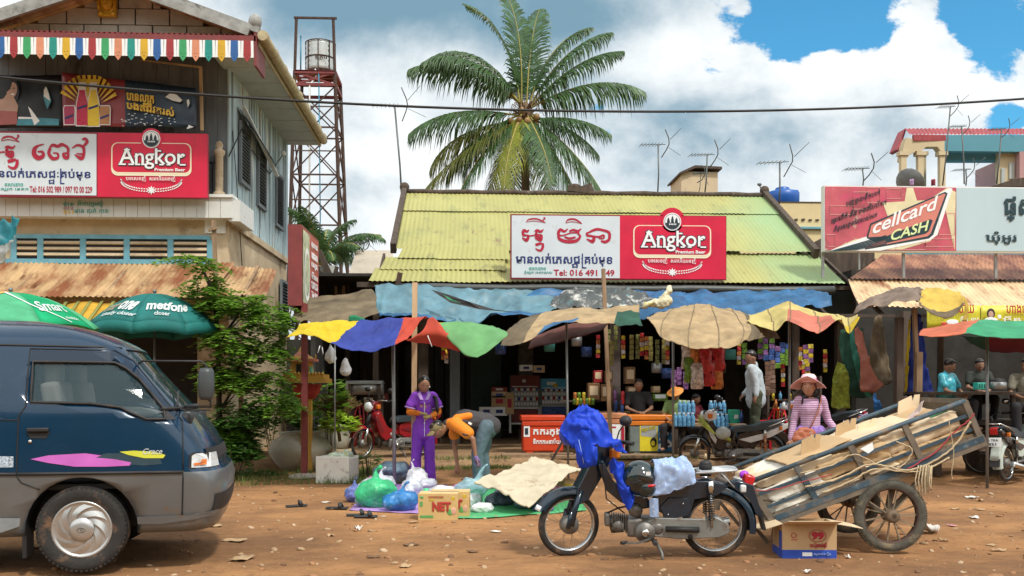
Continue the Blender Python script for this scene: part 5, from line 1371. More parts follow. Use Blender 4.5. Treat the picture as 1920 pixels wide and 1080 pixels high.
def motorbike(label, loc, rz, body, trim, seat_m, style='cub', steer=0, lean=R(3), group='motorbikes standing among the stalls', rim=None, red=None, mirrors=(1, -1)):
 t=thing('motorbike', label, 'motorbike', loc, rz, group);t.rotation_euler=(-lean, 0, rz);rim=rim or M_CHR
 cub=style=='cub';Rw=.272
 spoke_wheel(t, 'rear_wheel', 0, Rw, Rw, .055, rim);fw=spoke_wheel(t, 'front_wheel', 1.205, Rw-.004, Rw-.004, .052, rim, steer, .07)
 fr=bpy.data.objects.new('front_fork', None);COL.objects.link(fr);fr.parent=t;fr.location=(1.205, 0, Rw-.004);fr.rotation_euler=(0, 0, steer)
 def L(x, z):return(x-1.205, z-Rw+.004)
 Mk=M_RUB;Me=mat('oily cast engine', (.17, .165, .155), .5, metal=.5, var=.3, vs=14, dirt=((.07, .045, .03), .4, 9));Mx=mat('grey painted chain case', (.22, .23, .22), .5, metal=.3, var=.15, dirt=((.14, .09, .06), .35, 7))
 # front end
 m=MB().mat(body if cub else M_CHR)
 for s in(-1, 1):
  a, c=L(1.12, .56), L(.955, .93);b_=L(1.175, .40)
  m.tube([(0, s*.062, -.0), (b_[0], s*.062, b_[1]), (a[0], s*.06, a[1])], [.028 if cub else .022, .026, .026], 8)
  if cub:m.tube([(.03, s*.066, -.02), (.0, s*.066, .12)], .02, 6)
 if cub:
  section(m, [L(1.17, .42), L(1.06, .46), L(.86, .80), L(.90, .87), L(1.0, .88), L(1.03, .80), L(1.16, .55)], .155, body)
 else:
  m.mat(M_RUB);a, c=L(1.12, .56), L(.99, .84);m.tube([(a[0], 0, a[1]), (c[0], 0, c[1])], .04, 8);m.box(((a[0]), 0, a[1]), (.06, .17, .05))
 m.build('fork_legs', fr, world=False)
 m=MB();
 if cub:arc_guard(m, 0, 0, .305, 30, 112, .12, body, 14, .045);m.mat(M_INKW);m.tube([(.305*cos(R(a))+.002, (a-29)*.0, .305*sin(R(a)))for a in(26, 30, 34)], .02, 6, flat=2.6)
 else:arc_guard(m, 0, 0, .295, 22, 150, .10, body, 14, .035)
 m.build('front_mudguard', fr, world=False)
 hz, hx=L(.94, .91 if cub else .95)[1], L(.94, .95)[0]
 m=MB()
 section(m, [(hx-.10, hz-.10), (hx-.09, hz+.02), (hx+.02, hz+.05), (hx+.11, hz+.0), (hx+.12, hz-.10), (hx+.03, hz-.15)], .17, body if cub else trim)
 m.mat(body if cub else M_BLACK);m.lathe([(0, 0), (.07, 0), (.085, .05), (.085, .08)], (hx+.06, 0, hz-.05), 18, Euler((0, R(80), 0)).to_matrix());m.build('headlamp_cowl', fr, world=False)
 m=MB().mat(M_LENS);m.lathe([(.09, -.03), (.088, 0), (.075, .03), (.04, .045), (0, .05)], (hx+.138, 0, hz-.05), 18, Euler((0, R(80), 0)).to_matrix());m.build('headlight', fr, world=False)
 for s in(-1, 1):
  m=MB().mat(M_ORG);m.box((hx-(.09 if cub else-.02), s*.125, hz-.045), (.08, .06, .075), bev=.012);m.mat(M_BLACK);m.tube([(hx, s*.07, hz-.05), (hx, s*.12, hz-.05)], .012, 6);m.build('indicator', fr, world=False)
 m=MB().mat(M_CHR)
 for s in(-1, 1):m.tube([(hx-.03, 0, hz+.03), (hx-.05, s*.12, hz+.06), (hx-.16, s*.32, hz+.06)], .011, 7)
 m.mat(M_BLACK)
 for s in(-1, 1):m.tube([(hx-.11, s*.22, hz+.06), (hx-.165, s*.335, hz+.06)], .018, 8);m.tube([(hx-.09, s*.19, hz+.055), (hx-.0, s*.25, hz+.05), (hx-.03, s*.33, hz+.045)], .006, 5)
 m.build('handlebar', fr, world=False)
 for s in mirrors:
  m=MB().mat(M_BLACK);c=V((hx-.12, s*.27, hz+.22));m.tube([(hx-.08, s*.18, hz+.06), (hx-.09, s*.22, hz+.15), c], .006, 5);m.ell(c+V((-.0, s*.01, .02)), (.05, .06, .045), n=14);m.mat(M_CHR);m.ell(c+V((-.035, s*.0, .02)), (.018, .045, .034), n=14);m.build('mirror', fr, world=False)
  # frame, leg area
 m=MB()
 section(m, [(.97, .78), (.93, .82), (.84, .64), (.70, .52), (.56, .50), (.50, .42), (.62, .40), (.78, .46), (.90, .56)], .10 if cub else .16, body)
 m.mat(M_BLACK);m.tube([(.93, 0, .72), (.78, 0, .50), (.6, 0, .42)], .03, 8);m.build('frame', t, world=False)
 if not cub:
  m=MB();section(m, [(1.03, .80), (.93, .84), (.80, .58), (.70, .36), (.80, .30), (.92, .40), (1.0, .60)], .30, body)
  m.mat(trim);section(m, [(1.035, .74), (.99, .76), (.86, .50), (.88, .42), (.97, .55)], .31, trim);m.build('leg_shield', t, world=False)
 m=MB();
 section(m, [(.52, .52), (.50, .60), (.30, .66), (.05, .66), (-.10, .62), (-.02, .54), (.18, .50), (.22, .36), (.38, .34), (.52, .42)], .20, body)
 if not cub:section(m, [(.5, .50), (.1, .60), (-.38, .80), (-.36, .72), (-.05, .54), (.3, .44)], .23, trim)
 m.build('rear_body', t, world=False)
 if cub:
  m=MB();section(m, [(.47, .44), (.40, .52), (.24, .52), (.20, .46), (.24, .36), (.42, .33)], .245, body);m.mat(M_CHR);m.ell((.28, .125, .47), .008, n=6, m=4).ell((.4, .125, .38), .008, n=6, m=4);m.build('side_cover', t, world=False)
 m=MB()
 if cub:section(m, [(.60, .60), (.60, .68), (.45, .73), (.26, .75), (.20, .72), (.20, .64), (.4, .61)], .25, seat_m)
 else:section(m, [(.62, .62), (.58, .70), (.40, .73), (.22, .73), (.10, .79), (-.18, .83), (-.28, .80), (-.1, .72), (.2, .64)], .27, seat_m)
 m.build('seat', t, world=False)
 m=MB();arc_guard(m, 0, Rw, .325, -8+180 if False else 55, 192, .14, body, 16, .05);section(m, [(-.10, .62), (-.16, .66), (-.30, .62), (-.36, .42), (-.40, .33), (-.33, .36), (-.27, .50)], .13, body)
 m.mat(M_RUB);m.box((-.385, 0, .30), (.02, .14, .12), (0, R(15), 0));m.build('rear_mudguard', t, world=False)
 m=MB().mat(M_REDL);m.box((-.27 if cub else-.34, 0, .64 if cub else .76), (.08, .11, .10), (0, R(-15), 0), bev=.015)
 m.build('tail_light', t, world=False)
 for s in(-1, 1):
  m=MB().mat(M_ORG if not cub else M_LENS);m.box((-.20, s*.14, .60 if cub else .70), (.045, .05, .06), bev=.012);m.mat(M_CHR);m.tube([(-.2, 0, .6 if cub else .7), (-.2, s*.12, .6 if cub else .7)], .008, 5);m.build('indicator', t, world=False)
  # rack / grab rail
 m=MB().mat(mat('white grey rack', (.50, .53, .55), .35, metal=.4, var=.1)if cub else M_CHR)
 if cub:
  for s in(-1, 1):m.tube([(.18, s*.09, .70), (.17, s*.11, .72), (-.12, s*.11, .74), (-.16, s*.08, .74), (-.17, 0, .74)], .010, 6)
  for s in(-.06, -.02, .02, .06):m.tube([(.16, s, .728), (-.16, s, .738)], .006, 5)
  for x in(.13, .0, -.12):m.tube([(x, -.11, .727), (x, .11, .727)], .007, 5)
  m.tube([(-.02, .10, .73), (-.14, .09, .60)], .007, 5)
 else:m.tube([(.0, .14, .72), (-.2, .15, .80), (-.36, .10, .86), (-.38, 0, .86), (-.36, -.1, .86), (-.2, -.15, .80), (0, -.14, .72)], .011, 6)
 m.build('rack' if cub else 'grab_rail', t, world=False)
 # shocks
 for s in(-1, 1):
  m=MB().mat(M_CHR);m.tube([(.06, s*.14, .62), (.045, s*.14, .28)], .010, 6);m.tube([(.062, s*.14, .66), (.058, s*.14, .56)], .026, 8)
  m.mat(M_BLACK if cub else(red or M_BLACK))
  n=84;m.tube([(lerp(.058, .048, i/n)+.024*cos(i*.84), s*.14+.024*sin(i*.84), lerp(.56, .34, i/n))for i in range(n+1)], .0055, 4)
  m.build('shock_absorber', t, world=False)
  # swing arm, chain case, exhaust, engine
 m=MB();section(m, [(.60, .30), (.52, .355), (.10, .345), (.0, .36), (-.09, .31), (-.10, .23), (-.02, .19), (.30, .175), (.56, .20)], .035, Mx, .115)
 m.mat(M_BLACK);m.tube([(.42, .145, .265), (.15, .15, .26)], .024, 8);m.lathe([(0, 0), (.02, 0), (.02, .01), (0, .012)], (.22, .136, .20), 12, Euler((R(-90), 0, 0)).to_matrix());m.build('chain_case', t, world=False)
 m=MB().mat(Me);m.tube([(.5, -.09, .30), (0, -.09, .275)], .022, 6);m.mat(M_CHR);m.tube([(.75, -.09, .22), (.55, -.13, .17), (.30, -.15, .20), (-.15, -.15, .27)], [.018, .02, .036, .04], 10);m.build('exhaust', t, world=False)
 m=MB().mat(Me)
 m.box((.60, 0, .26), (.26, .20, .16), bev=.03);m.lathe([(0, .04), (.03, .04), (.04, .03), (.075, .025), (.088, .0), (.088, -.04), (0, -.04)], (.585, .125, .235), 20, Euler((R(-90), 0, 0)).to_matrix())
 m.lathe([(0, .02), (.03, .02), (.045, .012), (.058, -.01), (0, -.01)], (.48, .12, .26), 18, Euler((R(-90), 0, 0)).to_matrix())
 for k in range(8):m.box((.72+k*.018, 0, .28+k*.003), (.008, .15-.003*k, .13), bev=.0)
 m.tube([(.70, 0, .28), (.89, 0, .31)], .045, 10);m.box((.885, 0, .315), (.05, .11, .11), bev=.02);m.lathe([(0, .02), (.045, .02), (.05, 0), (0, -.02)], (.80, .07, .27), 14, Euler((R(-90), 0, 0)).to_matrix())
 m.ell((.66, .07, .40), (.06, .04, .055));m.tube([(.62, .03, .34), (.66, .05, .38), (.70, .03, .44)], .018, 6);m.tube([(.86, 0, .27), (.84, -.05, .2), (.75, -.09, .2)], .017, 6);m.mat(M_CHR);m.lathe([(0, .01), (.03, .01), (.032, 0)], (.585, .165, .235), 14, Euler((R(-90), 0, 0)).to_matrix())
 m.mat(M_BLACK);m.tube([(.9, 0, .36), (.8, .06, .42), (.7, .05, .44)], .008, 5);m.tube([(.93, .05, .8), (.9, .08, .5), (.75, .08, .38)], .006, 5);m.build('engine', t, world=False)
 m=MB().mat(M_RUB)
 for s in(-1, 1):m.tube([(.52, s*.1, .17), (.52, s*.27, .17)], .017, 7)
 m.mat(Me);m.tube([(.52, -.2, .165), (.52, .2, .165)], .012, 6);m.bar((.66, .2, .16), (.55, .16, .185), .02, .012);m.bar((.76, .20, .16), (.66, .20, .16), .02, .012);m.mat(M_RUB);m.tube([(.74, .19, .165), (.79, .22, .165)], .014, 6);m.build('footpegs', t, world=False)
 m=MB().mat(Me);m.tube([(.50, .10, .16), (.455, .20, .075), (.45, .23, .0)], [.016, .013, .013], 7);m.box((.45, .235, .0), (.07, .05, .012));m.build('kickstand', t, world=False)
 return t
def blk(n, c, r=.25):return mat(n, c, r, var=.15, vs=5, coat=.4, dirt=((.10, .07, .05), .16, 6))
M_CUB=blk('midnight teal bike paint', (.005, .020, .038));M_SEAT=mat('seat vinyl', (.03, .045, .055), .4, var=.2, dirt=((.1, .09, .08), .15, 5))
# --- foreground bike
bo_=P(1339, 1041, 7.75);bo_.z=hgt(bo_.x, bo_.y)
bike=motorbike('old dark teal underbone motorbike in the foreground, draped with a royal blue raincoat', bo_, pi-TH+R(-2), M_CUB, M_CUB, M_SEAT, 'cub', R(18), R(4), None, rim=mat('pale chromed rim', (.55, .58, .60), .25, metal=.8, var=.15), mirrors=(1, ))
def BK(x, z, y=0.0):return bike.matrix_basis@V((x, y, z))
def bkpx(cx, cy, y=0.0):return BK((1077-cx)/718, (957-cy)/718, y)
# raincoat over the headlamp
def rc(cx, cy, y):return bkpx(cx, cy, y)
M_RAIN=mat('royal blue raincoat', (.004, .045, .50), .55, var=.15, vs=5, spec=.35)
ctl=[[rc(282, 62, -.06), rc(296, 52, .0), rc(318, 54, .04), rc(345, 78, .05)], [rc(262, 92, -.15), rc(258, 100, .10), rc(335, 95, .14), rc(405, 150, .10)], [rc(200, 165, -.22), rc(205, 160, .16), rc(330, 175, .22), rc(470, 240, .14)], [rc(158, 245, -.22), rc(168, 238, .17), rc(300, 270, .25), rc(548, 318, .15)], [rc(178, 300, -.2), rc(205, 302, .17), rc(330, 290, .24), rc(520, 305, .17)]]
m=cloth(ctl, 56, 56, .022, 6, 3, [M_RAIN], fine=.014);co=m.build('raincoat', solid=.004)
m=cloth([[rc(235, 200, .2), rc(300, 200, .26), rc(355, 260, .24)], [rc(240, 290, .24), rc(300, 290, .29), rc(370, 330, .25)], [rc(262, 385, .22), rc(310, 380, .27), rc(365, 385, .24)], [rc(275, 408, .2), rc(318, 398, .25), rc(365, 405, .22)]], 22, 22, .022, 7, 5, [M_RAIN], fine=.012);c2_=m.build('sleeve', co, solid=.004)
m=cloth([[rc(440, 385, .10), rc(480, 380, .13), rc(525, 390, .10)], [rc(455, 470, .11), rc(490, 470, .15), rc(530, 470, .11)], [rc(500, 560, .11), rc(540, 560, .15), rc(575, 560, .11)], [rc(535, 655, .12), rc(565, 665, .15), rc(592, 600, .12)]], 18, 26, .02, 8, 8, [M_RAIN], fine=.012);m.build('trailing_sleeve', co, solid=.004)
m=MB().mat(mat('pale piping', (.35, .5, .8), .5));m.tube([rc(258, 105, .13), rc(300, 95, .16), rc(335, 102, .17)], .005, 4);m.tube([rc(262, 230, .27), rc(278, 300, .29), rc(290, 365, .29)], .003, 4);m.build('piping', co)
tag(co, 'royal blue raincoat thrown over the headlamp of the foreground motorbike', 'raincoat')
# helmet hung on the leg tube
hc=bkpx(618, 470, .10);s=thing('crash_helmet', 'dark green glossy full-face helmet with a red mark, hanging on the foreground motorbike', 'helmet', hc-V((0, 0, .14)))
m=MB().mat(mat('helmet green black', (.008, .022, .026), .12, var=.2, coat=.8));RH=Euler((R(10), R(25), 0)).to_matrix()
m.ell(hc, (.14, .125, .145), RH, 28, 20);m.ell(hc+V((.05, -.02, -.07)), (.095, .105, .085), RH, 22, 14)
m.build('shell', s)
m=MB().mat(mat('smoked visor', (.01, .013, .015), .06, coat=1));m.ell(hc+V((.028, -.018, .02)), (.125, .118, .085), RH, 24, 14);m.mat(M_RUB);m.tube([hc+V((-.13, -.02, -.06)), hc+V((-.05, -.125, -.03)), hc+V((.07, -.115, .02)), hc+V((.15, -.04, .05))], .007, 6);m.build('visor', s)
m=MB().mat(M_REDL);m.ell(hc+V((.08, -.113, -.055)), (.04, .012, .012), (0, R(-8), 0));m.build('badge', s);m=MB().mat(M_LENS);m.box(hc+V((.055, -.12, .045)), (.04, .012, .03), (0, 0, R(12)));m.build('badge', s)
# checked cloth on the seat
M_CHK=mat('blue checked cotton', (.30, .42, .66), .8, var=.12, vs=5, dirt=((.70, .75, .82), .35, 45))
m=cloth([[bkpx(700, 420, -.16), bkpx(780, 405, -.17), bkpx(870, 395, -.16), bkpx(925, 420, -.15)], [bkpx(705, 400, 0), bkpx(790, 385, .02), bkpx(880, 375, .0), bkpx(935, 395, 0)], [bkpx(700, 430, .13), bkpx(790, 415, .15), bkpx(880, 395, .14), bkpx(938, 430, .12)], [bkpx(690, 530, .15), bkpx(770, 500, .17), bkpx(870, 480, .17), bkpx(945, 500, .14)], [bkpx(640, 588, .13), bkpx(730, 578, .16), bkpx(850, 550, .15), bkpx(930, 520, .14)]], 34, 30, .022, 6, 2, [M_CHK], fine=.010)
cc_=m.build('checked_cloth', solid=.004);tag(cc_, 'light blue checked cloth crumpled over the seat of the foreground motorbike', 'cloth')
m=cloth([[bkpx(676, 585, .15), bkpx(700, 585, .165), bkpx(728, 585, .155)], [bkpx(678, 640, .15), bkpx(704, 640, .165), bkpx(730, 640, .155)], [bkpx(680, 698, .15), bkpx(704, 702, .16), bkpx(732, 700, .15)]], 10, 14, .006, 8, 4, [M_CHK], fine=.003);m.build('hanging_corner', cc_, solid=.004)
# pump bottle on the rack
pb_=bkpx(1020, 470, .0);s=thing('oil_pump_can', 'black ridged can with a brass nozzle standing on the rack of the foreground motorbike', 'can', pb_)
m=MB().mat(M_RUB);m.lathe([(0, 0), (.045, 0), (.05, .01), (.05, .035), (.044, .04), (.052, .045), (.054, .09), (.048, .10), (.05, .105), (.035, .125), (.016, .13), (0, .13)], pb_, 18);m.build('body', s)
m=MB().mat(mat('brass nozzle', (.35, .26, .14), .4, metal=.6));m.lathe([(.014, .13), (.014, .165), (.010, .17), (.010, .185), (0, .185)], pb_, 10);m.build('nozzle', s)
# ================================================================== hand cart with its load of flattened cartons
M_CBLUE=mat('worn blue grey cart paint', (.04, .075, .105), .55, var=.3, vs=5, dirt=[((.16, .13, .10), .42, 5), ((.20, .27, .31), .2, 9)])
M_CWOOD=mat('grey cart timber', (.15, .12, .09), .8, var=.3, vs=7, dirt=((.05, .10, .13), .35, 4))
M_CARD=mat('brown cardboard', (.50, .34, .18), .8, var=.15, vs=3, dirt=((.33, .20, .10), .25, 4), bump=.002, bs=25)
M_CARD2=mat('pale cardboard', (.64, .50, .33), .8, var=.12, vs=3, dirt=((.42, .30, .17), .22, 4))
M_SACK=mat('pale woven sack', (.66, .58, .45), .75, var=.12, vs=4, dirt=((.42, .32, .2), .3, 3), bump=.003, bs=40)
DN, DFR=7.95, 8.95
A0, A1=P(1402, 905, DN), P(1808, 752, DN);B0, B1=P(1452, 976, DN), P(1842, 826, DN)
dv=FW*(DFR-DN)
cart=thing('hand_cart', 'tilted blue-grey two-wheeled hand cart loaded with flattened cardboard', 'cart', P(1650, 725, 8.4)*1)
cart.location.z=0
for k, nm in((0, 1), (1, 1)):
 o=dv*k;m=MB().mat(M_CBLUE);e=(A1-A0).normalized()
 m.tube([A0+o, A1+o], .021, 10);m.build('top_rail', cart)
 m=MB().mat(M_CWOOD);m.bar(B0+o, B1+o+e*.02, .045, .10);m.mat(M_CBLUE);m.bar(B0+o+V((0, -.024, .02)), B1+o+V((0, -.024, .02)), .006, .05);m.build('bottom_beam', cart)
 for t in(1/3, 2/3):
  m=MB().mat(M_CBLUE);m.bar(A0.lerp(B0, t)+o, A1.lerp(B1, t)+o, .014, .028);m.build('slat', cart)
 for t in(0, .22, .47, .72, 1):
  m=MB().mat(M_CWOOD if t in(.0, .47, .72, 1)else M_CBLUE);m.bar(A0.lerp(A1, t)+o, B0.lerp(B1, t)+o-V((0, 0, .03)), .035, .05);m.build('upright', cart)
m=MB().mat(M_CWOOD)
for i in range(14):c=B0.lerp(B1, (i+.5)/14)+V((0, 0, .05));d=(B1-B0).normalized()*((B1-B0).length/29);m.prism([c-d, c+d, c+d+dv, c-d+dv], (0, 0, .02))
m.build('bed_boards', cart)
m=MB().mat(mat('plywood end board', (.30, .25, .19), .8, var=.2, vs=4));e=(A1-B1)
m.prism([B1+V((.02, .03, .02)), A1+V((-.01, .03, .0)), A1+dv+V((-.01, -.03, .0)), B1+dv+V((.02, -.03, .02))], (.018, 0, 0));m.build('end_board', cart)
for a, b_, w, h in((B1+V((.0, 0, -.04)), B1+dv+V((0, 0, -.04)), .05, .1), (A1, A1+dv, .04, .04), (B0, B0+dv, .05, .05)):m=MB().mat(M_CWOOD);m.bar(a, b_, w, h);m.build('cross_bar', cart)
# handle legs at the low end
m=MB().mat(M_CWOOD)
for k in(0, 1):m.bar(A0+dv*k, P(1392, 985, DN)+dv*k, .035, .05);m.bar(P(1392, 960, DN)+dv*k, P(1440, 1018, DN)+dv*k*1, .03)
m.tube([A0+V((-.05, 0, -.05)), A0+dv+V((-.05, 0, -.05))], .02, 8);m.build('handle_frame', cart)
# wheels: tyre, rim, heavy spokes
def cart_wheel(c, nm='cart_wheel'):
 w=bpy.data.objects.new('wheel', None);COL.objects.link(w);w.parent=cart;w.location=c-cart.location
 w.rotation_euler=(0, 0, -TH);RX=Euler((R(90), 0, 0)).to_matrix();R0=.308
 m=MB().mat(mat('grey cracked tyre', (.075, .07, .055), .85, var=.35, vs=10, bump=.006, bs=40, dirt=((.20, .16, .10), .4, 6)))
 m.lathe([(.235, -.03), (.26, -.04), (.29, -.036), (.305, -.02), (.308, 0), (.305, .02), (.29, .036), (.26, .04), (.235, .03)], (0, 0, 0), 56, RX)
 for i in range(80):a=2*pi*i/80;m.box((.300*cos(a), -.026, .300*sin(a)), (.010, .014, .012), (0, -a, 0))
 m.build('tyre', w, world=False)
 m=MB().mat(M_RUSTB);m.lathe([(.238, -.03), (.225, -.03), (.218, -.015), (.222, 0), (.218, .015), (.225, .03), (.238, .03)], (0, 0, 0), 48, RX);m.build('rim', w, world=False)
 m=MB().mat(mat('dusty steel bar', (.24, .19, .13), .7, metal=.3, var=.3))
 for k in range(10):
  a=2*pi*(k//2)*2/10+(.10 if k%2 else-.10)+.2;s=.03 if k%2 else-.03
  m.bar((.045*cos(a), s, .045*sin(a)), (.222*cos(a+s*2), s*.3, .222*sin(a+s*2)), .011, .011)
 for k in range(5):
  a=2*pi*(k+.5)/5+.2;m.bar((.045*cos(a), .0, .045*sin(a)), (.222*cos(a), 0, .222*sin(a)), .012)
 m.build('spokes', w, world=False)
 m=MB().mat(mat('rusty hub', (.17, .12, .08), .7, metal=.3, var=.3));m.lathe([(.022, .085), (.05, .085), (.055, .07), (.055, -.07), (.05, -.085), (.022, -.085), (.022, .085)], (0, 0, 0), 20, RX);m.mat(M_BLACK);m.lathe([(0, .06), (.024, .06), (.024, -.06), (0, -.06)], (0, 0, 0), 12, RX);m.build('hub', w, world=False)
wc=P(1669, 960, DN-.02);wc.z=.306;cart_wheel(wc);cart_wheel(wc+dv*1.0)
m=MB().mat(M_CWOOD);m.tube([wc, wc+dv], .02, 8)
for k in(0, 1):
 o=dv*k*.85+V((0, .07, 0));m.bar(wc+o, P(1690, 872, DN)+o, .04).bar(wc+o, P(1752, 880, DN)+o, .035).bar(P(1560, 940, DN)+o, P(1770, 862, DN)+o, .05, .06);m.bar(wc+o, P(1600, 925, DN)+o, .03)
m.build('axle_frame', cart)
# prop legs under the low end
m=MB().mat(M_CWOOD);a=P(1470, 975, 8.5);m.bar(a, V((a.x-.05, a.y, 0)), .05).bar(a+V((.1, 0, 0)), V((a.x+.12, a.y, 0)), .05);m.build('prop', cart)
# the load: sheets of carton and woven sacks along the bed
def cq(t, h, w):return A0.lerp(A1, t).lerp(B0.lerp(B1, t), 1-h)+dv*w
def sheet(t0, t1, h0, h1, w0, w1, mt, lab, cat_='cardboard', nm='cardboard_sheet', seed=0, wr=.02, th=.006, g='flattened cartons on the cart'):
 m=cloth([[cq(t0, h0, w0), cq((t0+t1)/2, (h0+h1)/2+.02, w0-.01), cq(t1, h1, w0)], [cq(t0, h0+.03, (w0+w1)/2), cq((t0+t1)/2, (h0+h1)/2+.05, (w0+w1)/2), cq(t1, h1+.03, (w0+w1)/2)], [cq(t0, h0, w1), cq((t0+t1)/2, (h0+h1)/2+.02, w1), cq(t1, h1, w1)]], 20, 12, wr, 3, seed, [mt], fine=.004)
 return tag(m.build(nm, solid=th), lab, cat_, g)
def slab(t0, t1, h0, h1, w0, w1, mt, lab, seed=0, nm='cardboard_bundle', cat_='cardboard'):
 """a thick bundle with crumpled faces"""
 m=MB();L=(A1-A0).length*(t1-t0);r=random.Random(seed)
 for k in range(8):
  ta, tb=lerp(t0, t1, r.uniform(0, .1)), lerp(t0, t1, r.uniform(.9, 1));ha=lerp(h0, h1, k/8);hb=lerp(h0, h1, (k+.9)/8)
  wa=w0+r.uniform(-.01, .015);wb=w1
  for_=[cq(ta, ha, wa), cq(tb, ha, wa), cq(tb, hb, wa), cq(ta, hb, wa)]
  m.mat(mt);m.prism(for_, dv*(wb-wa))
 me=fuse(m, .016, 6, .6, nm, .02, 7)
 o=link(nm, me);return tag(o, lab, cat_, 'bundles of cardboard on the cart')
M_SACKW=mat('white woven sack', (.70, .68, .60), .7, var=.1, vs=4, dirt=((.45, .36, .25), .25, 3), bump=.003, bs=40)
slab(.01, .32, .02, .38, .015, .95, M_SACKW, 'white woven bundle lowest in the cart, behind the first uprights', 1)
slab(.02, .30, .36, .74, .02, .95, M_SACKW, 'white woven bundle above the lowest one at the handle end', 2)
slab(.02, .40, .70, .92, .04, .95, M_CARD2, 'pale flattened cartons under the rail at the handle end', 6)
slab(.26, .63, .02, .40, .015, .95, M_CARD2, 'pale carton bundle above the near wheel', 3)
slab(.27, .65, .38, .82, .02, .95, M_CARD, 'brown carton bundle in the middle of the cart below the rail', 4)
slab(.60, .985, .02, .42, .015, .95, M_CARD, 'brown carton bundle lowest at the raised end', 5)
slab(.60, .97, .40, .86, .02, .90, M_CARD2, 'pale carton bundle upper at the raised end', 7)
sheet(.20, .50, .98, 1.0, .12, .85, M_CARD, 'brown carton sheet on top of the load near the woman', seed=2)
sheet(.44, .80, .95, .92, .10, .9, M_CARD2, 'pale carton sheet on top of the load in the middle', seed=5)
sheet(.62, .95, .86, .82, .2, .95, M_CARD, 'carton sheet lying against the plywood end', seed=9)
sheet(.02, .22, .80, .92, .15, .9, M_SACKW, 'white folded sheet on the handle end of the load', 'sheet', 'white_sheet', 12)
for t, h, w_, tw, hh, lab, mt in((.33, .95, .25, .10, .30, 'torn upright carton flap with a ragged top edge, nearest the woman', M_CARD), (.56, .98, .55, .11, .22, 'upright carton flap in the middle of the load', M_CARD), (.90, .85, .72, .12, .26, 'carton standing on end beside the plywood end board', M_CARD2), (.63, .95, .4, .10, .16, 'low carton flap leaning against its taller neighbour', M_CARD2)):
 a, b_=cq(t-tw/2, h, w_), cq(t+tw/2, h, w_+.05);u=V((.02, .02, hh*.55));m=MB().mat(mt)
 m.prism([a, b_, b_+u*.9, a.lerp(b_, .75)+u*1.02, a.lerp(b_, .68)+u*.62, a.lerp(b_, .6)+u*1.05, a+u], (0, .01, 0));tag(m.build('carton_flap'), lab, 'cardboard', 'carton flaps standing in the cart')
m=cloth([[cq(.80, .85, .3), cq(.86, .95, .3), cq(.90, 1.12, .35)], [cq(.80, .80, .5), cq(.87, .92, .5), cq(.93, 1.10, .5)]], 14, 8, .03, 6, 4, [mat('pinkish sacking', (.55, .42, .38), .8, var=.2)]);tag(m.build('twisted_rag', solid=.004), 'twisted pinkish rag lying over the raised end of the load', 'rag')
m=MB().mat(mat('green plastic scrap', (.05, .35, .2), .5));m.prism([cq(.86, .87, .1), cq(.95, .90, .1), cq(.97, .85, .3), cq(.88, .84, .3)], (0, 0, .01));tag(m.build('plastic_scrap'), 'green plastic scrap on the load near the raised end', 'plastic scrap')
m=MB().mat(M_INKW);m.prism([cq(.50, .82, -.01), cq(.56, .86, -.01), cq(.55, .70, -.01), cq(.52, .66, -.01)], (0, .008, 0));tag(m.build('paper_scrap'), 'white paper scrap stuck in the middle of the load', 'paper')
c=cq(.03, 1.05, .3);m=MB().mat(mat('purple plastic', (.34, .03, .55), .35));m.ell(c, (.045, .04, .04));m.ell(c+V((.05, .02, -.03)), (.07, .05, .02));tag(m.build('purple_bag'), 'small purple plastic bag knotted at the cart handle', 'bag')
# ropes
M_ROPE=mat('frayed pale rope', (.48, .38, .24), .9, var=.25, vs=30, bump=.002, bs=120);M_ROPER=mat('red cord', (.35, .04, .05), .8)
def rope(pts, r, mt, lab):
 o=[]
 for i in range(len(pts)-1):
  for k in range(8):
   t=k/8;a, b_, c, d=pts[max(0, i-1)], pts[i], pts[i+1], pts[min(len(pts)-1, i+2)]
   o.append(.5*(2*b_+(c-a)*t+(2*a-5*b_+4*c-d)*t*t+(3*b_-a-3*c+d)*t**3)+V((U(-.004, .004), U(-.004, .004), U(-.004, .004))))
 m=MB().mat(mt);m.tube(o+[pts[-1]], r, 6);return tag(m.build('rope'), lab, 'rope', 'ropes round the cart load')
DR=DN-.045
def rp(l, d=DR):return[P(x, y, d)for x, y in l]
rope(rp([(1510, 912), (1570, 898), (1625, 872), (1660, 874), (1700, 882), (1745, 868), (1790, 835), (1820, 790)]), .009, M_ROPE, 'long pale rope running along the bed up to the raised end')
rope(rp([(1540, 925), (1600, 900), (1640, 880), (1720, 884), (1780, 858)]), .008, M_ROPE, 'second pale rope under the long one, above the wheel')
rope(rp([(1640, 868), (1600, 852), (1560, 872)])+rp([(1500, 888)], DR), .006, M_ROPE, 'loose pale rope loop over the uprights in the middle')
rope(rp([(1405, 920), (1450, 918), (1500, 905), (1560, 890)]), .005, M_ROPER, 'red cord tied along the handle end')
rope(rp([(1700, 880), (1750, 850), (1790, 810), (1818, 786), (1826, 776)]), .006, M_ROPER, 'red cord twisted with rope at the raised end')
rope(rp([(1780, 790), (1788, 850), (1784, 885), (1786, 898)]), .004, M_ROPE, 'thin string hanging straight down from the raised end')
rope(rp([(1680, 758+70), (1710, 842), (1700, 865), (1680, 880)]), .006, M_ROPE, 'short pale rope slanting across the right-hand bundles')
m=MB().mat(M_ROPE)
for k in range(6):m.tube([P(x, y, DR-.012*k)for x, y in((1722+k*5, 872), (1716+k*6, 900), (1720+k*5, 935-k*3), (1732+k*2, 905), (1730+k*3, 874))], .006, 6)
tag(m.build('coiled_rope'), 'coiled pale rope hanging in loops behind the near cart wheel', 'rope', 'ropes round the cart load')
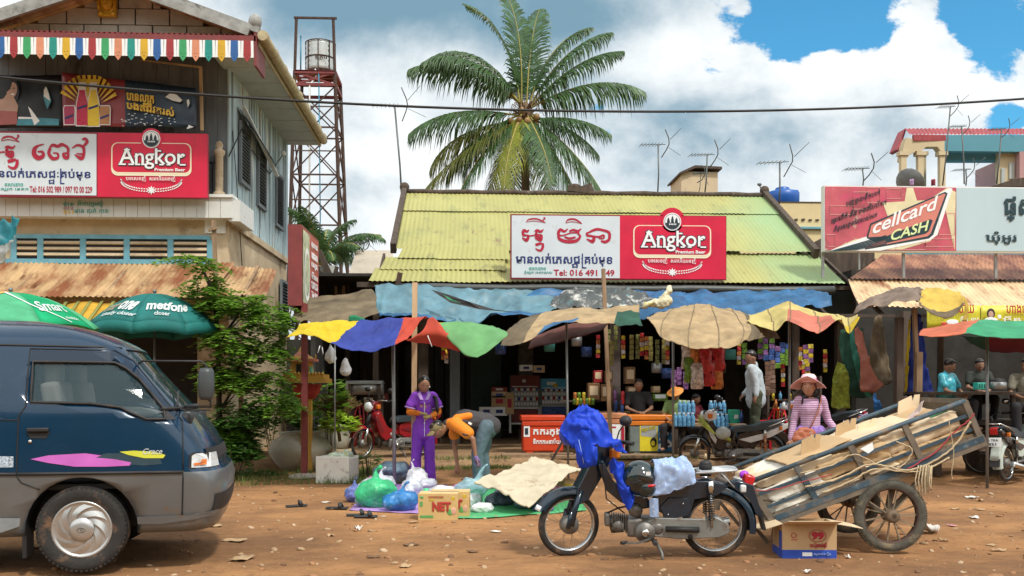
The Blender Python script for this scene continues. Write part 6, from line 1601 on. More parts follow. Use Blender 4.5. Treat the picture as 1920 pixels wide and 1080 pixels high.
# ================================================================== people: one continuous skin each, clothes as separate pieces
def human(label, loc, rz, J, skin, parts, hair, face_dir=V((0, -1, 0)), scale=1.0, shoes=None, cat_='person'):
 """J: joint name -> local point (x right, y away, z up; the person faces -y before rz)"""
 t=thing('person', label, cat_, loc, rz);g={k:V(v)for k, v in J.items()}
 if scale!=1:g={k:v*scale for k, v in g.items()}
 S=scale;hd=g['head'];nk=g['neck'];fd=V(face_dir).normalized();sd=fd.cross(V((0, 0, 1))).normalized();upv=sd.cross(fd).normalized()
 HR=Matrix((sd, fd*-1, upv)).transposed()
 def hp(a, b_, c):return hd+sd*a*S+fd*b_*S+upv*c*S
 m=MB().mat(skin)
 m.ell(hd, (.079*S, .097*S, .114*S), HR, 16, 12);m.ell(hp(0, .022, -.062), (.052*S, .062*S, .052*S), HR);m.ell(hp(0, .088, -.018), (.014*S, .022*S, .026*S), HR);m.ell(hp(0, .080, -.035), (.020*S, .016*S, .011*S), HR)
 m.ell(hp(0, .078, -.062), (.024*S, .014*S, .012*S), HR);m.ell(hp(0, .066, .022), (.05*S, .02*S, .02*S), HR)
 for s in(-1, 1):m.ell(hp(s*.076, -.005, -.012), (.012*S, .02*S, .03*S), HR);m.ell(hp(s*.035, .055, -.035), (.025*S, .025*S, .025*S), HR)
 m.cap(nk, hd+upv*(-.07*S), .052*S, .05*S)
 ch, pv=g['chest'], g['pelvis'];L=lambda a, b_, ra, rb:m.cap(g[a], g[b_], ra*S, rb*S)
 tx=(g['shr']-g['shl']).normalized();tu=(ch-pv).normalized();TM=Matrix((tx, tu.cross(tx), tu)).transposed()
 m.ell(ch, (.140*S, .092*S, .16*S), TM);m.ell(pv, (.140*S, .10*S, .12*S), TM);m.cap(pv, ch, .115*S, .12*S);m.cap(ch, nk, .10*S, .055*S);m.cap(g['shl'], g['shr'], .055*S, .055*S)
 for s in 'lr':
  L('sh'+s, 'el'+s, .048, .038);L('el'+s, 'wr'+s, .037, .025)
  if 'kn'+s in g:L('hp'+s, 'kn'+s, .085, .056);L('kn'+s, 'an'+s, .055, .034);f=g.get('to'+s, g['an'+s]+V((0, -.15, -.045)));m.cap(g['an'+s]+V((0, .03, -.04))*S, f, .035*S, .028*S)
  # hand: palm, four fingers of different lengths, thumb from the side of the palm
  w=g['wr'+s];d=(g['hd'+s]-w).normalized();pl=g.get('pn'+s, V((0, 0, 1)));q=d.cross(pl).normalized();pl=q.cross(d).normalized()
  m.cap(w, w+d*.045*S, .024*S, .028*S);HM=Matrix((q, d, pl)).transposed();m.ell(w+d*.06*S, (.040*S, .048*S, .018*S), HM)
  for k, (o, l)in enumerate(((-.030, .060), (-.010, .072), (.010, .068), (.029, .052))):
   a=w+d*.095*S+q*o*S;b_=a+(d*.75-pl*.35+q*o*1.5).normalized()*l*.5*S;c=b_+(d*.45-pl*.75).normalized()*l*.5*S
   m.cap(a, b_, .0095*S, .009*S, 8);m.cap(b_, c, .009*S, .0075*S, 8)
  sg=-1 if s=='l' else 1;a=w+d*.045*S-q*sg*.032*S;b_=a+(d*.6-q*sg*.7-pl*.2).normalized()*.034*S;m.cap(a, b_, .012*S, .010*S, 8);m.cap(b_, b_+(d*.9-q*sg*.1-pl*.3).normalized()*.03*S, .010*S, .008*S, 8)
 me=fuse(m, .0085, 3, .5, 'body');link('body', me, t, False)
 m=MB().mat(M_BLACK)
 for s in(-1, 1):
  e=MB().mat(M_INKW);e.ell(hp(s*.031, .0795, .006), (.013*S, .006*S, .0065*S), HR, 8, 6);e.mat(M_BLACK);e.ell(hp(s*.031, .0845, .005), (.006*S, .003*S, .006*S), HR, 8, 6);e.build('eye', t, world=False)
  e=MB().mat(M_HAIR);e.ell(hp(s*.032, .085, .026), (.019*S, .005*S, .004*S), HR, 8, 6);e.build('eyebrow', t, world=False)
 m=MB().mat(mat('lip', (.36, .10, .08), .4));m.ell(hp(0, .091, -.060), (.022*S, .006*S, .007*S), HR, 10, 6);m.build('lips', t, world=False)
 if hair:
  m=MB().mat(M_HAIR);hair(m, hp, HR, S, g)
  link('hair', fuse(m, .011, 3, .5, 'hair', .003, 30), t, False)
 for nm, mt, caps, vx, na in parts:
  m=MB().mat(mt)
  for cp in caps:
   if cp[0]=='e':m.ell(cp[1], cp[2], cp[3]if len(cp)>3 else TM)
   else:m.cap(g[cp[0]]if isinstance(cp[0], str)else V(cp[0]), g[cp[1]]if isinstance(cp[1], str)else V(cp[1]), cp[2]*S, cp[3]*S, 14)
  link(nm, fuse(m, vx, 4, .5, nm, na, 9), t, False)
 return t, g, TM, hp, HR
def hair_long(m, hp, HR, S, g):
 m.ell(hp(0, -.026, .036), (.090*S, .098*S, .098*S), HR);m.ell(hp(0, -.062, -.03), (.084*S, .062*S, .09*S), HR)
def hair_short(m, hp, HR, S, g):
 m.ell(hp(0, -.022, .038), (.088*S, .096*S, .092*S), HR);m.ell(hp(0, .04, .085), (.06*S, .045*S, .028*S), HR)
M_PURP=mat('violet cotton suit', (.24, .05, .56), .75, var=.08, vs=5, bump=.004, bs=14)
M_LILAC=mat('pale lilac trim', (.45, .30, .68), .75)
M_ORGC=mat('orange knit', (.72, .20, .01), .8, var=.1)
# --- woman in the violet suit
loc=G(795, 903);loc.z=hgt(loc.x, loc.y)
J=dict(head=(.0, -.03, 1.475), neck=(0, .03, 1.36), chest=(0, .02, 1.20), pelvis=(0, .03, .90), shl=(-.135, .03, 1.31), shr=(.135, .03, 1.31), ell=(-.215, .0, 1.07), elr=(.215, .02, 1.07), wrl=(-.085, -.20, 1.06), wrr=(.10, -.18, 1.02), hdl=(.0, -.25, 1.05), hdr=(.02, -.26, 1.01), hpl=(-.075, .03, .87), hpr=(.075, .03, .87), knl=(-.11, .0, .48), knr=(.08, .0, .48), anl=(-.13, .04, .08), anr=(.09, .04, .08))
t, g, TM, hp, HR=human('young woman in a violet short-sleeved suit with orange sleeves, counting notes', loc, R(6), J, M_SKIN, [('shirt', M_PURP, [('chest', 'pelvis', .118, .125), ('pelvis', (0, .03, .78), .138, .150), ('e', V((0, .02, 1.22)), (.155, .112, .15)), ('e', V((0, -.03, 1.22)), (.11, .09, .06)), ('shl', 'shr', .062, .062), ('chest', 'neck', .085, .055), ('shl', (-.20, .02, 1.18), .062, .070), ('shr', (.20, .03, 1.18), .062, .070)], .011, .008), ('trousers', mat('violet cotton trousers', (.20, .04, .50), .75, var=.1, vs=5, bump=.005, bs=12), [('pelvis', (0, .03, .82), .12, .125), ('hpl', 'knl', .098, .078), ('knl', (-.135, .03, .06), .076, .088), ('hpr', 'knr', .098, .078), ('knr', (.095, .03, .06), .076, .088)], .011, .007), ('arm_sleeve', M_ORGC, [('ell', 'wrl', .048, .036), ((-.205, .015, 1.14), 'ell', .048, .048)], .009, .003), ('arm_sleeve', M_ORGC, [('elr', 'wrr', .048, .036), ((.205, .02, 1.14), 'elr', .048, .048)], .009, .003)], hair_long, V((.12, -1, -.45)))
m=MB().mat(M_LILAC)
for s in(-1, 1):m.prism([(s*.012, -.105, 1.25), (s*.06, -.055, 1.38), (s*.10, -.055, 1.34), (s*.065, -.11, 1.26)], (0, -.012, 0));
for s, a in((-1, (-.203, .02, 1.155)), (1, (.203, .03, 1.155))):m.tube([V(a)+V((.072*cos(R(q)), .072*sin(R(q)), -.02+s*.02*cos(R(q))*1))for q in range(0, 360, 24)], .012, 5, closed=True)
m.mat(M_INKW);m.bar((0, -.122, 1.22), (0, -.125, .72), .008, .003)
for k in range(4):m.ell((0.0, -.128, 1.2-k*.095), .011, n=8, m=6)
m.build('collar_and_buttons', t, world=False)
m=MB().mat(M_HAIR);m.tube([hp(.04, -.10, -.03), V((.09, .08, 1.33)), V((.17, -.05, 1.28)), V((.19, -.09, 1.1)), V((.18, -.08, .98))], [.035, .035, .03, .024, .010], 8);m.build('ponytail', t, world=False)
m=MB().mat(M_INKW);m.ell(hp(-.082, .0, -.035), .012, n=8, m=6);m.build('earring', t, world=False)
m=MB().mat(mat('dull gold notes', (.45, .38, .12), .6));m.box((-.02, -.31, 1.03), (.10, .05, .012), (.3, .2, .3));m.box((.02, -.30, .985), (.09, .05, .01), (.8, .1, -.2));tag(m.build('banknotes', world=True), 'dull gold folded banknotes held by the woman in violet', 'money').location=t.matrix_basis@V((0, -.30, .99))
# --- man bending over the bags
loc=G(884, 913);loc.z=hgt(loc.x, loc.y)
J=dict(head=(-.47, -.14, .845), neck=(-.33, -.07, .92), chest=(-.10, 0, .97), pelvis=(.22, .06, .92), shl=(-.23, -.17, .93), shr=(-.20, .14, .97), ell=(.02, -.26, .72), elr=(-.24, .14, .62), wrl=(.06, -.28, .47), wrr=(-.20, .08, .36), hdl=(.10, -.30, .38), hdr=(-.20, .05, .25), hpl=(.20, -.05, .88), hpr=(.22, .15, .88), knl=(.08, -.08, .50), knr=(.16, .18, .50), anl=(.10, -.04, .09), anr=(.20, .22, .09), tol=(-.06, -.06, .04), tor=(.04, .2, .04), pnl=V((1, 0, 0)))
M_POLO=mat('charcoal polo', (.05, .045, .05), .8, var=.1, bump=.004, bs=14);M_ORGP=mat('orange polo panel', (.80, .24, .015), .8, var=.06, bump=.003, bs=14);M_JEAN=mat('grey blue jeans', (.09, .14, .17), .8, var=.2, vs=5, bump=.005, bs=12)
t2, g2, TM2, hp2, HR2=human('man in an orange and charcoal polo shirt and olive cap, bending over the plastic bags', loc, 0, J, mat('tanned skin', (.27, .125, .07), .5, var=.06), [('polo_shirt', M_POLO, [('chest', 'pelvis', .155, .15), ('e', V((-.09, -.01, .97)), (.17, .12, .17)), ('pelvis', (.28, .06, .88), .15, .14), ('chest', 'neck', .12, .07), ('shl', 'shr', .08, .08)], .011, .008), ('orange_yoke', M_ORGP, [('shl', (-.05, -.23, .80), .089, .088), ((-.32, -.05, .92), 'shl', .072, .083), ((-.20, -.12, 1.0), (-.03, -.13, 1.03), .06, .05)], .010, .004), ('orange_sleeve', M_ORGP, [('shr', (-.24, .14, .76), .082, .085)], .010, .004), ('jeans', M_JEAN, [('pelvis', (.24, .06, .86), .15, .15), ('hpl', 'knl', .115, .09), ('knl', 'anl', .088, .075), ('hpr', 'knr', .115, .09), ('knr', 'anr', .088, .075)], .011, .009), ('work_glove', mat('red blue knit glove', (.14, .09, .22), .85, var=.9, vs=30), [('wrl', (.075, -.288, .43), .034, .040), ((.08, -.29, .42), (.10, -.30, .36), .043, .034)], .008, .004)], hair_short, V((-.75, -.35, -.6)))
m=MB().mat(mat('olive cap', (.20, .16, .07), .8, var=.15, bump=.003, bs=30));m.ell(hp2(0, -.012, .035), (.088, .104, .09), HR2, 18, 12);link('cap', fuse(m, .01, 3, .5, 'cap'), t2, False)
m=MB().mat(mat('olive cap', (1, 1, 1)));m.grid(lambda u, v:hp2(lerp(-.075, .075, u), .075+.11*v*(1-(2*u-1)**2*.6), .045-.02*v-.03*(2*u-1)**2), 10, 5);m.build('cap_peak', t2, world=False, solid=.006)
m=MB().mat(M_POLO);m.tube([V((-.05, -.23, .80))+V((.075*cos(R(q)), .02*cos(R(q)), .075*sin(R(q))*.3))+V((.03*0, .09*sin(R(q)), 0))*.8 for q in range(0, 360, 24)], .016, 5, closed=True);m.mat(M_INKW);m.box((-.02, -.175, .93), (.05, .008, .03), (0, .5, 0));m.build('sleeve_trim', t2, world=False)
# --- woman in the pink hat
loc=P(1520, 725, 11.9);loc.z=hgt(loc.x, loc.y)
J=dict(head=(-.03, -.02, 1.435), neck=(.0, .03, 1.32), chest=(0, .02, 1.15), pelvis=(0, .03, .88), shl=(-.145, .03, 1.27), shr=(.145, .03, 1.27), ell=(-.195, .05, 1.0), elr=(.225, .06, 1.02), wrl=(-.24, .0, .78), wrr=(.33, -.08, .84), hdl=(-.24, -.03, .70), hdr=(.37, -.12, .78), hpl=(-.09, .03, .85), hpr=(.09, .03, .85), knl=(-.1, 0, .47), knr=(.1, 0, .47), anl=(-.1, .04, .08), anr=(.1, .04, .08))
def stripes(name):
 m_=mat(name, (.34, .15, .32), .8, var=.05, bump=.003, bs=14);tt_=m_.node_tree;b=tt_.nodes['Principled BSDF'];Lk=tt_.links.new
 src=b.inputs['Base Color'].links[0].from_socket;co=tt_.nodes.new('ShaderNodeTexCoord');sp=tt_.nodes.new('ShaderNodeSeparateXYZ');Lk(co.outputs['Object'], sp.inputs[0])
 s1=tt_.nodes.new('ShaderNodeMath');s1.operation='MULTIPLY';Lk(sp.outputs[2], s1.inputs[0]);s1.inputs[1].default_value=36
 s2=tt_.nodes.new('ShaderNodeMath');s2.operation='FRACT';Lk(s1.outputs[0], s2.inputs[0]);s3=tt_.nodes.new('ShaderNodeMath');s3.operation='GREATER_THAN';Lk(s2.outputs[0], s3.inputs[0]);s3.inputs[1].default_value=.5
 mx=tt_.nodes.new('ShaderNodeMix');mx.data_type='RGBA';Lk(s3.outputs[0], mx.inputs[0]);Lk(src, mx.inputs[6]);mx.inputs[7].default_value=(.56, .42, .53, 1);Lk(mx.outputs[2], b.inputs['Base Color']);return m_
M_STR=stripes('pink and mauve striped jersey')
t3, g3, TM3, hp3, HR3=human('smiling woman in a wide pink sun hat and striped long-sleeved top behind the cart', loc, R(-8), J, mat('warm skin', (.42, .22, .14), .5, var=.05), [('striped_top', M_STR, [('chest', 'pelvis', .122, .125), ('pelvis', (0, .03, .74), .13, .15), ('e', V((0, -.0, 1.15)), (.145, .118, .14)), ('shl', 'shr', .058, .058), ('chest', (0, .02, 1.26), .09, .065), ('shl', 'ell', .058, .048), ('ell', 'wrl', .048, .042), ('shr', 'elr', .058, .048), ('elr', 'wrr', .048, .042)], .010, .006), ('trousers', mat('violet print trousers', (.26, .16, .48), .8, var=.5, vs=25), [('pelvis', (0, .03, .80), .14, .15), ('hpl', 'knl', .11, .09), ('knl', 'anl', .088, .09), ('hpr', 'knr', .11, .09), ('knr', 'anr', .088, .09)], .011, .006)], hair_long, V((-.30, -1, .10)))
m=MB().mat(M_HAIR);
for s in(-1, 1):m.tube([hp3(s*.068, -.02, .02), hp3(s*.095, -.03, -.09), V((s*.10, .0, 1.30)), V((s*.115, -.035, 1.215))], [.026, .030, .028, .008], 8)
m.build('loose_hair', t3, world=False)
M_HATP=mat('pink straw hat', (.88, .56, .62), .8, var=.08, bump=.004, bs=60);m=MB().mat(M_HATP)
def brim(u, v):
 a=u*2*pi;r=lerp(.088, .215, v);x, y=cos(a), sin(a)
 return hp3(x*r*(1.02+.04*cos(a*3)), y*r*.95, .080-.050*v**1.3*(1+1.3*abs(x)+.2*sin(3*a)-1.9*max(0, y))+.018*v*sin(a*2+1))
m.grid(brim, 40, 7, wrap=True);m.build('hat_brim', t3, world=False, solid=.006)
m=MB().mat(M_HATP);m.lathe([(.092, .05), (.098, .075), (.092, .13), (.07, .158), (.03, .168), (0, .17)], hd:=V(g3['head']), 22, HR3, sx=1, sy=1.08);m.build('hat_crown', t3, world=False)
m=MB().mat(mat('magenta hat lacing', (.52, .04, .30), .7));
for k in range(22):a=2*pi*k/22;m.box(hp3(.099*cos(a), .107*sin(a), .088), (.012, .012, .03), HR3@Euler((0, .4, 0)).to_matrix())
m.build('hat_band', t3, world=False)
M_BAG=mat('tan leather', (.34, .10, .045), .45, var=.2, vs=6, bump=.004, bs=20);m=MB().mat(M_BAG)
m.tube([(.13, .02, 1.335), (.115, -.075, 1.28), (.07, -.15, 1.15), (-.0, -.17, 1.0), (-.05, -.17, .90)], .020, 6, flat=.3);m.tube([(.13, .02, 1.335), (.1, .12, 1.2), (-.05, .17, 1.0), (-.16, .05, .88)], .020, 6, flat=.3)
m.build('bag_strap', t3, world=False);sb=t3.matrix_basis@V((-.10, -.17, .80))
m=MB().mat(M_BAG);m.ell((0, 0, 0), (.16, .06, .10));m.ell((.0, 0, .06), (.13, .045, .07));m.ell((-.02, 0, -.05), (.15, .07, .07));me=fuse(m, .011, 3, .5, 'shoulder_bag', .012, 12);o=link('shoulder_bag', me, None, False);o.location=sb;tag(o, 'tan leather shoulder bag at the hip of the woman in the pink hat', 'bag');o.rotation_euler=(0, R(15), 0)
m=MB().mat(M_CHR);m.tube([V((.03+.02*cos(R(q)), -.075, .06+.02*sin(R(q))))for q in range(0, 360, 30)], .004, 5, closed=True);m.build('buckle', o, world=False)
# --- people in the shade of the shop
def seated(label, px, py_head, d, zseat, skin, tops, hair=hair_short, rz=0, fd=(0, -1, -.1), arm=.15, S=1.0, legs=True):
 hd_=P(px, py_head, d);zb_=hd_.z-.80*S-.0;loc=V((hd_.x, hd_.y, zb_-0));
 J=dict(head=(0, -.03, .80), neck=(0, .03, .68), chest=(0, .02, .50), pelvis=(0, .05, .18), shl=(-.18, .02, .61), shr=(.18, .02, .61), ell=(-.24, -.08, .36), elr=(.24, -.08, .36), wrl=(-.06, -.26, .28), wrr=(.07, -.26, .28), hdl=(.0, -.30, .28), hdr=(0, -.30, .27), hpl=(-.09, .03, .12), hpr=(.09, .03, .12), knl=(-.16, -.38, .14), knr=(.16, -.38, .14), anl=(-.14, -.34, -.25), anr=(.14, -.34, -.25))
 caps=[('chest', 'pelvis', .15, .16), ('e', V((0, .02, .50))*S, (.175*S, .12*S, .15*S)), ('shl', 'shr', .072, .072), ('chest', 'neck', .10, .06), ('shl', V((-.22, -.05, .45))*S, .072, .068), ('shr', V((.22, -.05, .45))*S, .072, .068)]
 sp=[('trousers', mat('dark trousers', (.02, .02, .025), .8), [('pelvis', V((0, .05, .12))*S, .14, .14), ('hpl', 'knl', .10, .08), ('knl', 'anl', .08, .07), ('hpr', 'knr', .10, .08), ('knr', 'anr', .08, .07)], .013, .004)]
 return human(label, loc, rz, J, skin, [('shirt', tops, caps, .012, .006)]+sp, hair, V(fd), S)
seated('man in a black T-shirt sitting in the shade behind the coolers', 1197, 722, 17.9, .6, M_SKIND, mat('black T-shirt', (.012, .012, .014), .8))
def floral(n, base, c1, c2):return mat(n, base, .8, var=.3, vs=9, dirt=[(c1, .34, 7), (c2, .22, 9)])
tf, gf, _, hpf, HRf=seated('person in a green floral shirt and orange-brimmed hat leaning beside the water bottles', 1268, 739, 17.1, .6, M_SKIN, floral('green floral shirt', (.18, .30, .10), (.62, .66, .50), (.55, .12, .22)), None, R(-30), (.3, -1, -.35), S=.9)
m=MB().mat(mat('brown scarf', (.20, .045, .02), .8));m.ell(hpf(0, -.01, .03), (.085, .095, .08), HRf);m.mat(mat('orange straw brim', (.66, .26, .05), .7));m.lathe([(.06, .13), (.075, .09), (.15, .055), (.16, .05), (.08, .075), (0, .13)], gf['head'], 20, HRf@Euler((R(12), R(14), 0)).to_matrix());m.build('hat', tf, world=False)
seated('person in a dark red top, mostly hidden, reaching across behind the floral shirt', 1303, 748, 17.9, .6, M_SKIND, mat('dark red top', (.14, .01, .02), .8), hair_short, R(40), (.6, -.8, -.3), S=.85)
# man in the white shirt, standing on a low plank floor
loc=P(1414, 725, 16.0);loc.z=.40
J=dict(head=(-.08, -.06, 1.50), neck=(0, .0, 1.38), chest=(.0, .02, 1.20), pelvis=(.04, .03, .90), shl=(-.10, -.15, 1.32), shr=(.06, .16, 1.31), ell=(-.02, -.20, 1.06), elr=(.04, .20, 1.05), wrl=(-.04, -.26, .86), wrr=(-.12, .16, .88), hdl=(-.08, -.28, .78), hdr=(-.18, .16, .82), hpl=(.03, -.07, .87), hpr=(.05, .12, .87), knl=(0, -.07, .47), knr=(.04, .12, .47), anl=(.02, -.06, .08), anr=(.04, .12, .08), tol=(-.12, -.08, .04), tor=(-.1, .12, .04))
human('man in a pale shirt and camouflage trousers seen side-on at the shop counter', loc, 0, J, M_SKIND, [('shirt', mat('pale blue-white shirt', (.44, .52, .58), .75, var=.04, bump=.005, bs=10), [('chest', 'pelvis', .15, .16), ('pelvis', (.04, .03, .76), .165, .17), ('e', V((.0, .0, 1.2)), (.17, .13, .16)), ('shl', 'shr', .07, .07), ('chest', 'neck', .10, .06), ('shl', 'ell', .072, .060), ('ell', 'wrl', .060, .045), ('shr', 'elr', .072, .06), ('elr', 'wrr', .06, .045)], .011, .010), ('trousers', mat('camouflage trousers', (.05, .06, .035), .85, var=.6, vs=9, dirt=((.25, .25, .18), .25, 9)), [('pelvis', (.04, .03, .8), .13, .14), ('hpl', 'knl', .10, .08), ('knl', 'anl', .08, .08), ('hpr', 'knr', .10, .08), ('knr', 'anr', .08, .08)], .013, .006)], hair_short, V((-1, -.3, -.25)))
# right stall
seated('woman in a shiny turquoise blouse sitting on the stall bench at the right', 1778, 686, 14.6, .8, M_SKIND, mat('turquoise satin blouse', (.06, .42, .55), .35, var=.5, vs=14), hair_short, R(35), (.6, -1, -.4), S=.88)
seated('person in a dark vest with yellow shoulder patches behind the turquoise basket', 1836, 684, 15.6, .8, M_SKIND, mat('dark vest with yellow', (.02, .025, .02), .8, dirt=((.55, .50, .03), .22, 8)), hair_short, R(-10), (0, -1, -.3), S=.85)
seated('person in a beige-grey shirt cut off by the right edge, beside the bicycle', 1925, 686, 14.4, .8, M_SKIND, mat('beige grey shirt', (.20, .19, .15), .8), hair_short, R(-30), (-.6, -1, -.2), S=.95)
# ================================================================== canopies, umbrellas, tarpaulins
M_POLE=mat('dull aluminium pole', (.22, .23, .23), .45, metal=.5, var=.2, dirt=((.12, .09, .06), .25, 6))
def fab(n, c, r=.75, tr=.18, dirt=None):
 m=glow_leaf(n, c, r, .28, .22, 3)
 return m
F_YEL, F_BLU, F_RED, F_GRN=fab('yellow nylon', (.66, .50, .02)), fab('blue nylon', (.035, .06, .33)), fab('red nylon', (.58, .075, .04)), fab('green nylon', (.16, .40, .16))
F_TAN=glow_leaf('weathered tan canvas', (.40, .29, .16), .85, .15, .30, 4);F_BRN=glow_leaf('dirty brown canvas', (.15, .115, .07), .85, .1, .5, 3);F_GRND=glow_leaf('bottle green cloth', (.015, .07, .045), .8, .1, .4, 3)
def pole(par, px, d, y0, w=.018, mt=None, lean=0, z0=None, nm='pole'):
 a=P(px, y0, d);bz=(walk_z(a)if z0 is None else z0);m=MB().mat(mt or M_POLE);b_=V((a.x+lean, a.y, bz-.02))
 if w<.03:m.tube([a, b_], w, 8)
 else:m.bar(a, b_, w, w)
 return m.build(nm, par)
def pc_(l, d):return[P(x, y, dd)for(x, y), dd in zip(l, d)]
M_SEAM=mat('seam tape', (.20, .15, .09), .8)
# yellow-blue-red-green canopy
s=thing('patchwork_canopy', 'yellow, blue, red and green striped canopy on poles above the woman in violet', 'canopy', P(740, 725, 13.2)*1);s.location.z=0
m=cloth([pc_([(536, 634), (590, 632), (640, 655), (700, 660), (762, 642)], [12.5, 12.3, 12.2, 12.2, 12.3]), pc_([(550, 622), (590, 625), (650, 632), (720, 630), (778, 618)], [12.7, 12.6, 12.6, 12.6, 12.6]), pc_([(562, 612), (600, 607), (665, 606), (738, 600), (800, 594)], [13.0, 13.0, 13.0, 13.0, 13.0]), pc_([(560, 616), (610, 612), (670, 612), (740, 606), (800, 600)], [13.7, 13.7, 13.7, 13.7, 13.7])], 150, 40, .03, 3, 1, [F_YEL, F_BLU, F_RED], lambda u, v:F_YEL if u<.50+.2*(v-.5)else(F_BLU if u<.86-.12*(v-.3)else F_RED))
m.build('left_panel', s, solid=.004)
m=cloth([pc_([(762, 642), (790, 622), (804, 600)], [12.3, 12.5, 12.7]), pc_([(800, 645), (830, 632), (812, 598)], [12.9, 12.8, 12.8]), pc_([(862, 662), (858, 640), (816, 600)], [12.9, 12.9, 13.0]), ], 18, 18, .015, 3, 3, [F_RED]);m.build('red_panel', s, solid=.004)
m=cloth([pc_([(820, 606), (845, 640), (870, 664), (895, 671)], [12.9, 12.8, 12.7, 12.6]), pc_([(860, 606), (885, 630), (905, 650), (915, 662)], [13.1, 12.9, 12.7, 12.6]), pc_([(900, 610), (925, 622), (938, 632), (935, 645)], [13.2, 13.0, 12.8, 12.7]), pc_([(922, 612), (945, 620), (952, 628), (946, 636)], [13.3, 13.1, 12.9, 12.8])], 20, 16, .012, 3, 5, [F_GRN]);m.build('green_panel', s, solid=.004)
m=MB().mat(F_YEL);m.prism([P(815, 605, 13.1), P(855, 604, 13.2), P(915, 610, 13.3), P(860, 609, 13.1)], (0, .02, 0));m.build('yellow_edge', s)
m=MB().mat(M_INKW);m.tube([P(798, 612, 12.7), P(802, 630, 12.6), P(810, 650, 12.6)], .007, 5);m.tube([P(600, 648, 12.3), P(596, 662, 12.3)], .006, 4);m.tube([P(604, 650, 12.3), P(606, 664, 12.3)], .006, 4);m.mat(F_YEL);m.tube([P(836, 656, 12.8), P(838, 664, 12.8)], .012, 5);m.build('ties', s)
pole(s, 737, 13.2, 612, .026, M_POLE, .02);pole(s, 628, 14.2, 612, .012)
m=MB().mat(M_WOODL);a=P(778, 530, 13.9);m.bar(a, V((a.x-.02, a.y, 0)), .075, .075);tag(m.build('timber_post'), 'pale squared timber post standing just left behind the woman in violet', 'post', 'timber posts')
# brown tarp and green edge at far left of the market
s2=cloth([pc_([(548, 600), (600, 606), (660, 602), (712, 588)], [14.2, 14, 14, 14.2]), pc_([(555, 578), (610, 584), (660, 578), (705, 574)], [14.6, 14.4, 14.4, 14.6]), pc_([(575, 562), (640, 556), (690, 548), (706, 560)], [15.2, 15.2, 15.2, 15.2])], 30, 16, .06, 2.4, 7, [F_BRN])
tag(s2.build('brown_tarpaulin', solid=.006), 'dirty brown tarpaulin sagging behind the maroon signpost', 'tarpaulin')
m=MB().mat(glow_leaf('emerald cloth', (.02, .28, .14), .7));m.grid(lambda u, v:P(lerp(654, 684, u), lerp(604, 590+10*abs(u-.3), v), 13.9), 6, 3);tag(m.build('green_cloth', solid=.004), 'small emerald cloth corner tied under the brown tarpaulin', 'cloth')
# translucent torn tarps under the eave
T_BL=glow_leaf('worn pale blue tarpaulin', (.16, .32, .40), .45, .3, .30, 3);T_BLU=glow_leaf('blue tarpaulin', (.045, .17, .36), .45, .3, .35, 4)
dt=[17.6, 17.5, 17.5, 17.6, 17.7, 17.6]
m=cloth([pc_([(712, 600), (760, 596), (830, 606), (890, 612), (930, 592), (1040, 598)], [17.2, 17.0, 17.0, 17.0, 17.1, 17.2]), pc_([(705, 570), (770, 578), (850, 584), (900, 586), (960, 580), (1050, 578)], dt), pc_([(702, 533), (780, 537), (860, 541), (930, 543), (1000, 545), (1240, 548)], [18.1]*6)], 60, 20, .05, 3, 1, [T_BL, T_BLU], lambda u, v:T_BLU if v<.16+.1*sin(u*9)or(u>.8 and v>.8)else T_BL, fine=.012)
tr_=tag(m.build('torn_tarpaulin', solid=.003), 'pale blue torn tarpaulin hanging under the left half of the green roof', 'tarpaulin', 'blue tarpaulins under the eave')
m=MB().mat(M_BLACK);m.prism([P(808, 543, 17.2), P(840, 552, 17.0), P(880, 566, 16.95), (P(925, 580, 17.0)), P(980, 587, 17.1), P(900, 580, 16.95), P(845, 568, 16.95), P(822, 553, 17.0)], (0, .01, 0));m.mat(mat('torn green lining', (.02, .22, .10), .7));m.prism([P(830, 552, 16.95), P(850, 562, 16.9), P(866, 570, 16.9), P(842, 562, 16.9)], (0, .01, 0));m.build('tear', tr_)
m=cloth([pc_([(1180, 604), (1260, 590), (1360, 596), (1450, 588), (1560, 574)], [17.0, 16.9, 16.9, 17.0, 17.3]), pc_([(1190, 570), (1270, 566), (1370, 572), (1450, 566), (1555, 562)], [17.5]*5), pc_([(1200, 546), (1300, 549), (1400, 551), (1480, 549), (1545, 548)], [18.1]*5)], 46, 16, .06, 3, 11, [T_BLU], fine=.014)
tag(m.build('torn_tarpaulin', solid=.003), 'brighter blue tarpaulin hanging under the right half of the green roof', 'tarpaulin', 'blue tarpaulins under the eave')
m=cloth([pc_([(1030, 575), (1080, 580), (1140, 582), (1220, 582)], [16.3]*4), pc_([(1040, 562), (1075, 550), (1140, 558), (1225, 566)], [16.7]*4), pc_([(1062, 548), (1080, 545), (1160, 545), (1210, 552)], [17.0]*4)], 26, 12, .06, 5, 2, [mat('black and white printed vinyl', (.06, .07, .07), .5, dirt=[((.66, .66, .62), .42, 4), ((.10, .22, .25), .3, 5)])], fine=.015);tag(m.build('vinyl_sheet', solid=.004), 'crumpled black and white vinyl sheet lying over the canopies in mid-picture', 'sheet')
m=MB().mat(mat('yellow and white plastic bag', (.62, .58, .40), .4, dirt=[((.62, .48, .03), .35, 8), ((.05, .12, .3), .15, 12)]));a=P(1238, 570, 16.0);m.ell(a, (.18, .12, .09));m.ell(a+V((.1, 0, .06)), (.12, .09, .12));m.cap(a+V((-.25, 0, -.02)), a+V((.05, 0, 0)), .05, .08);m.cap(a+V((.08, 0, .1)), P(1254, 540, 16.0), .08, .055)
tag(link('plastic_bag', fuse(m, .018, 2, .5, 'bag', .05, 7)), 'white and yellow plastic bag twisted up over the tan umbrella', 'bag')
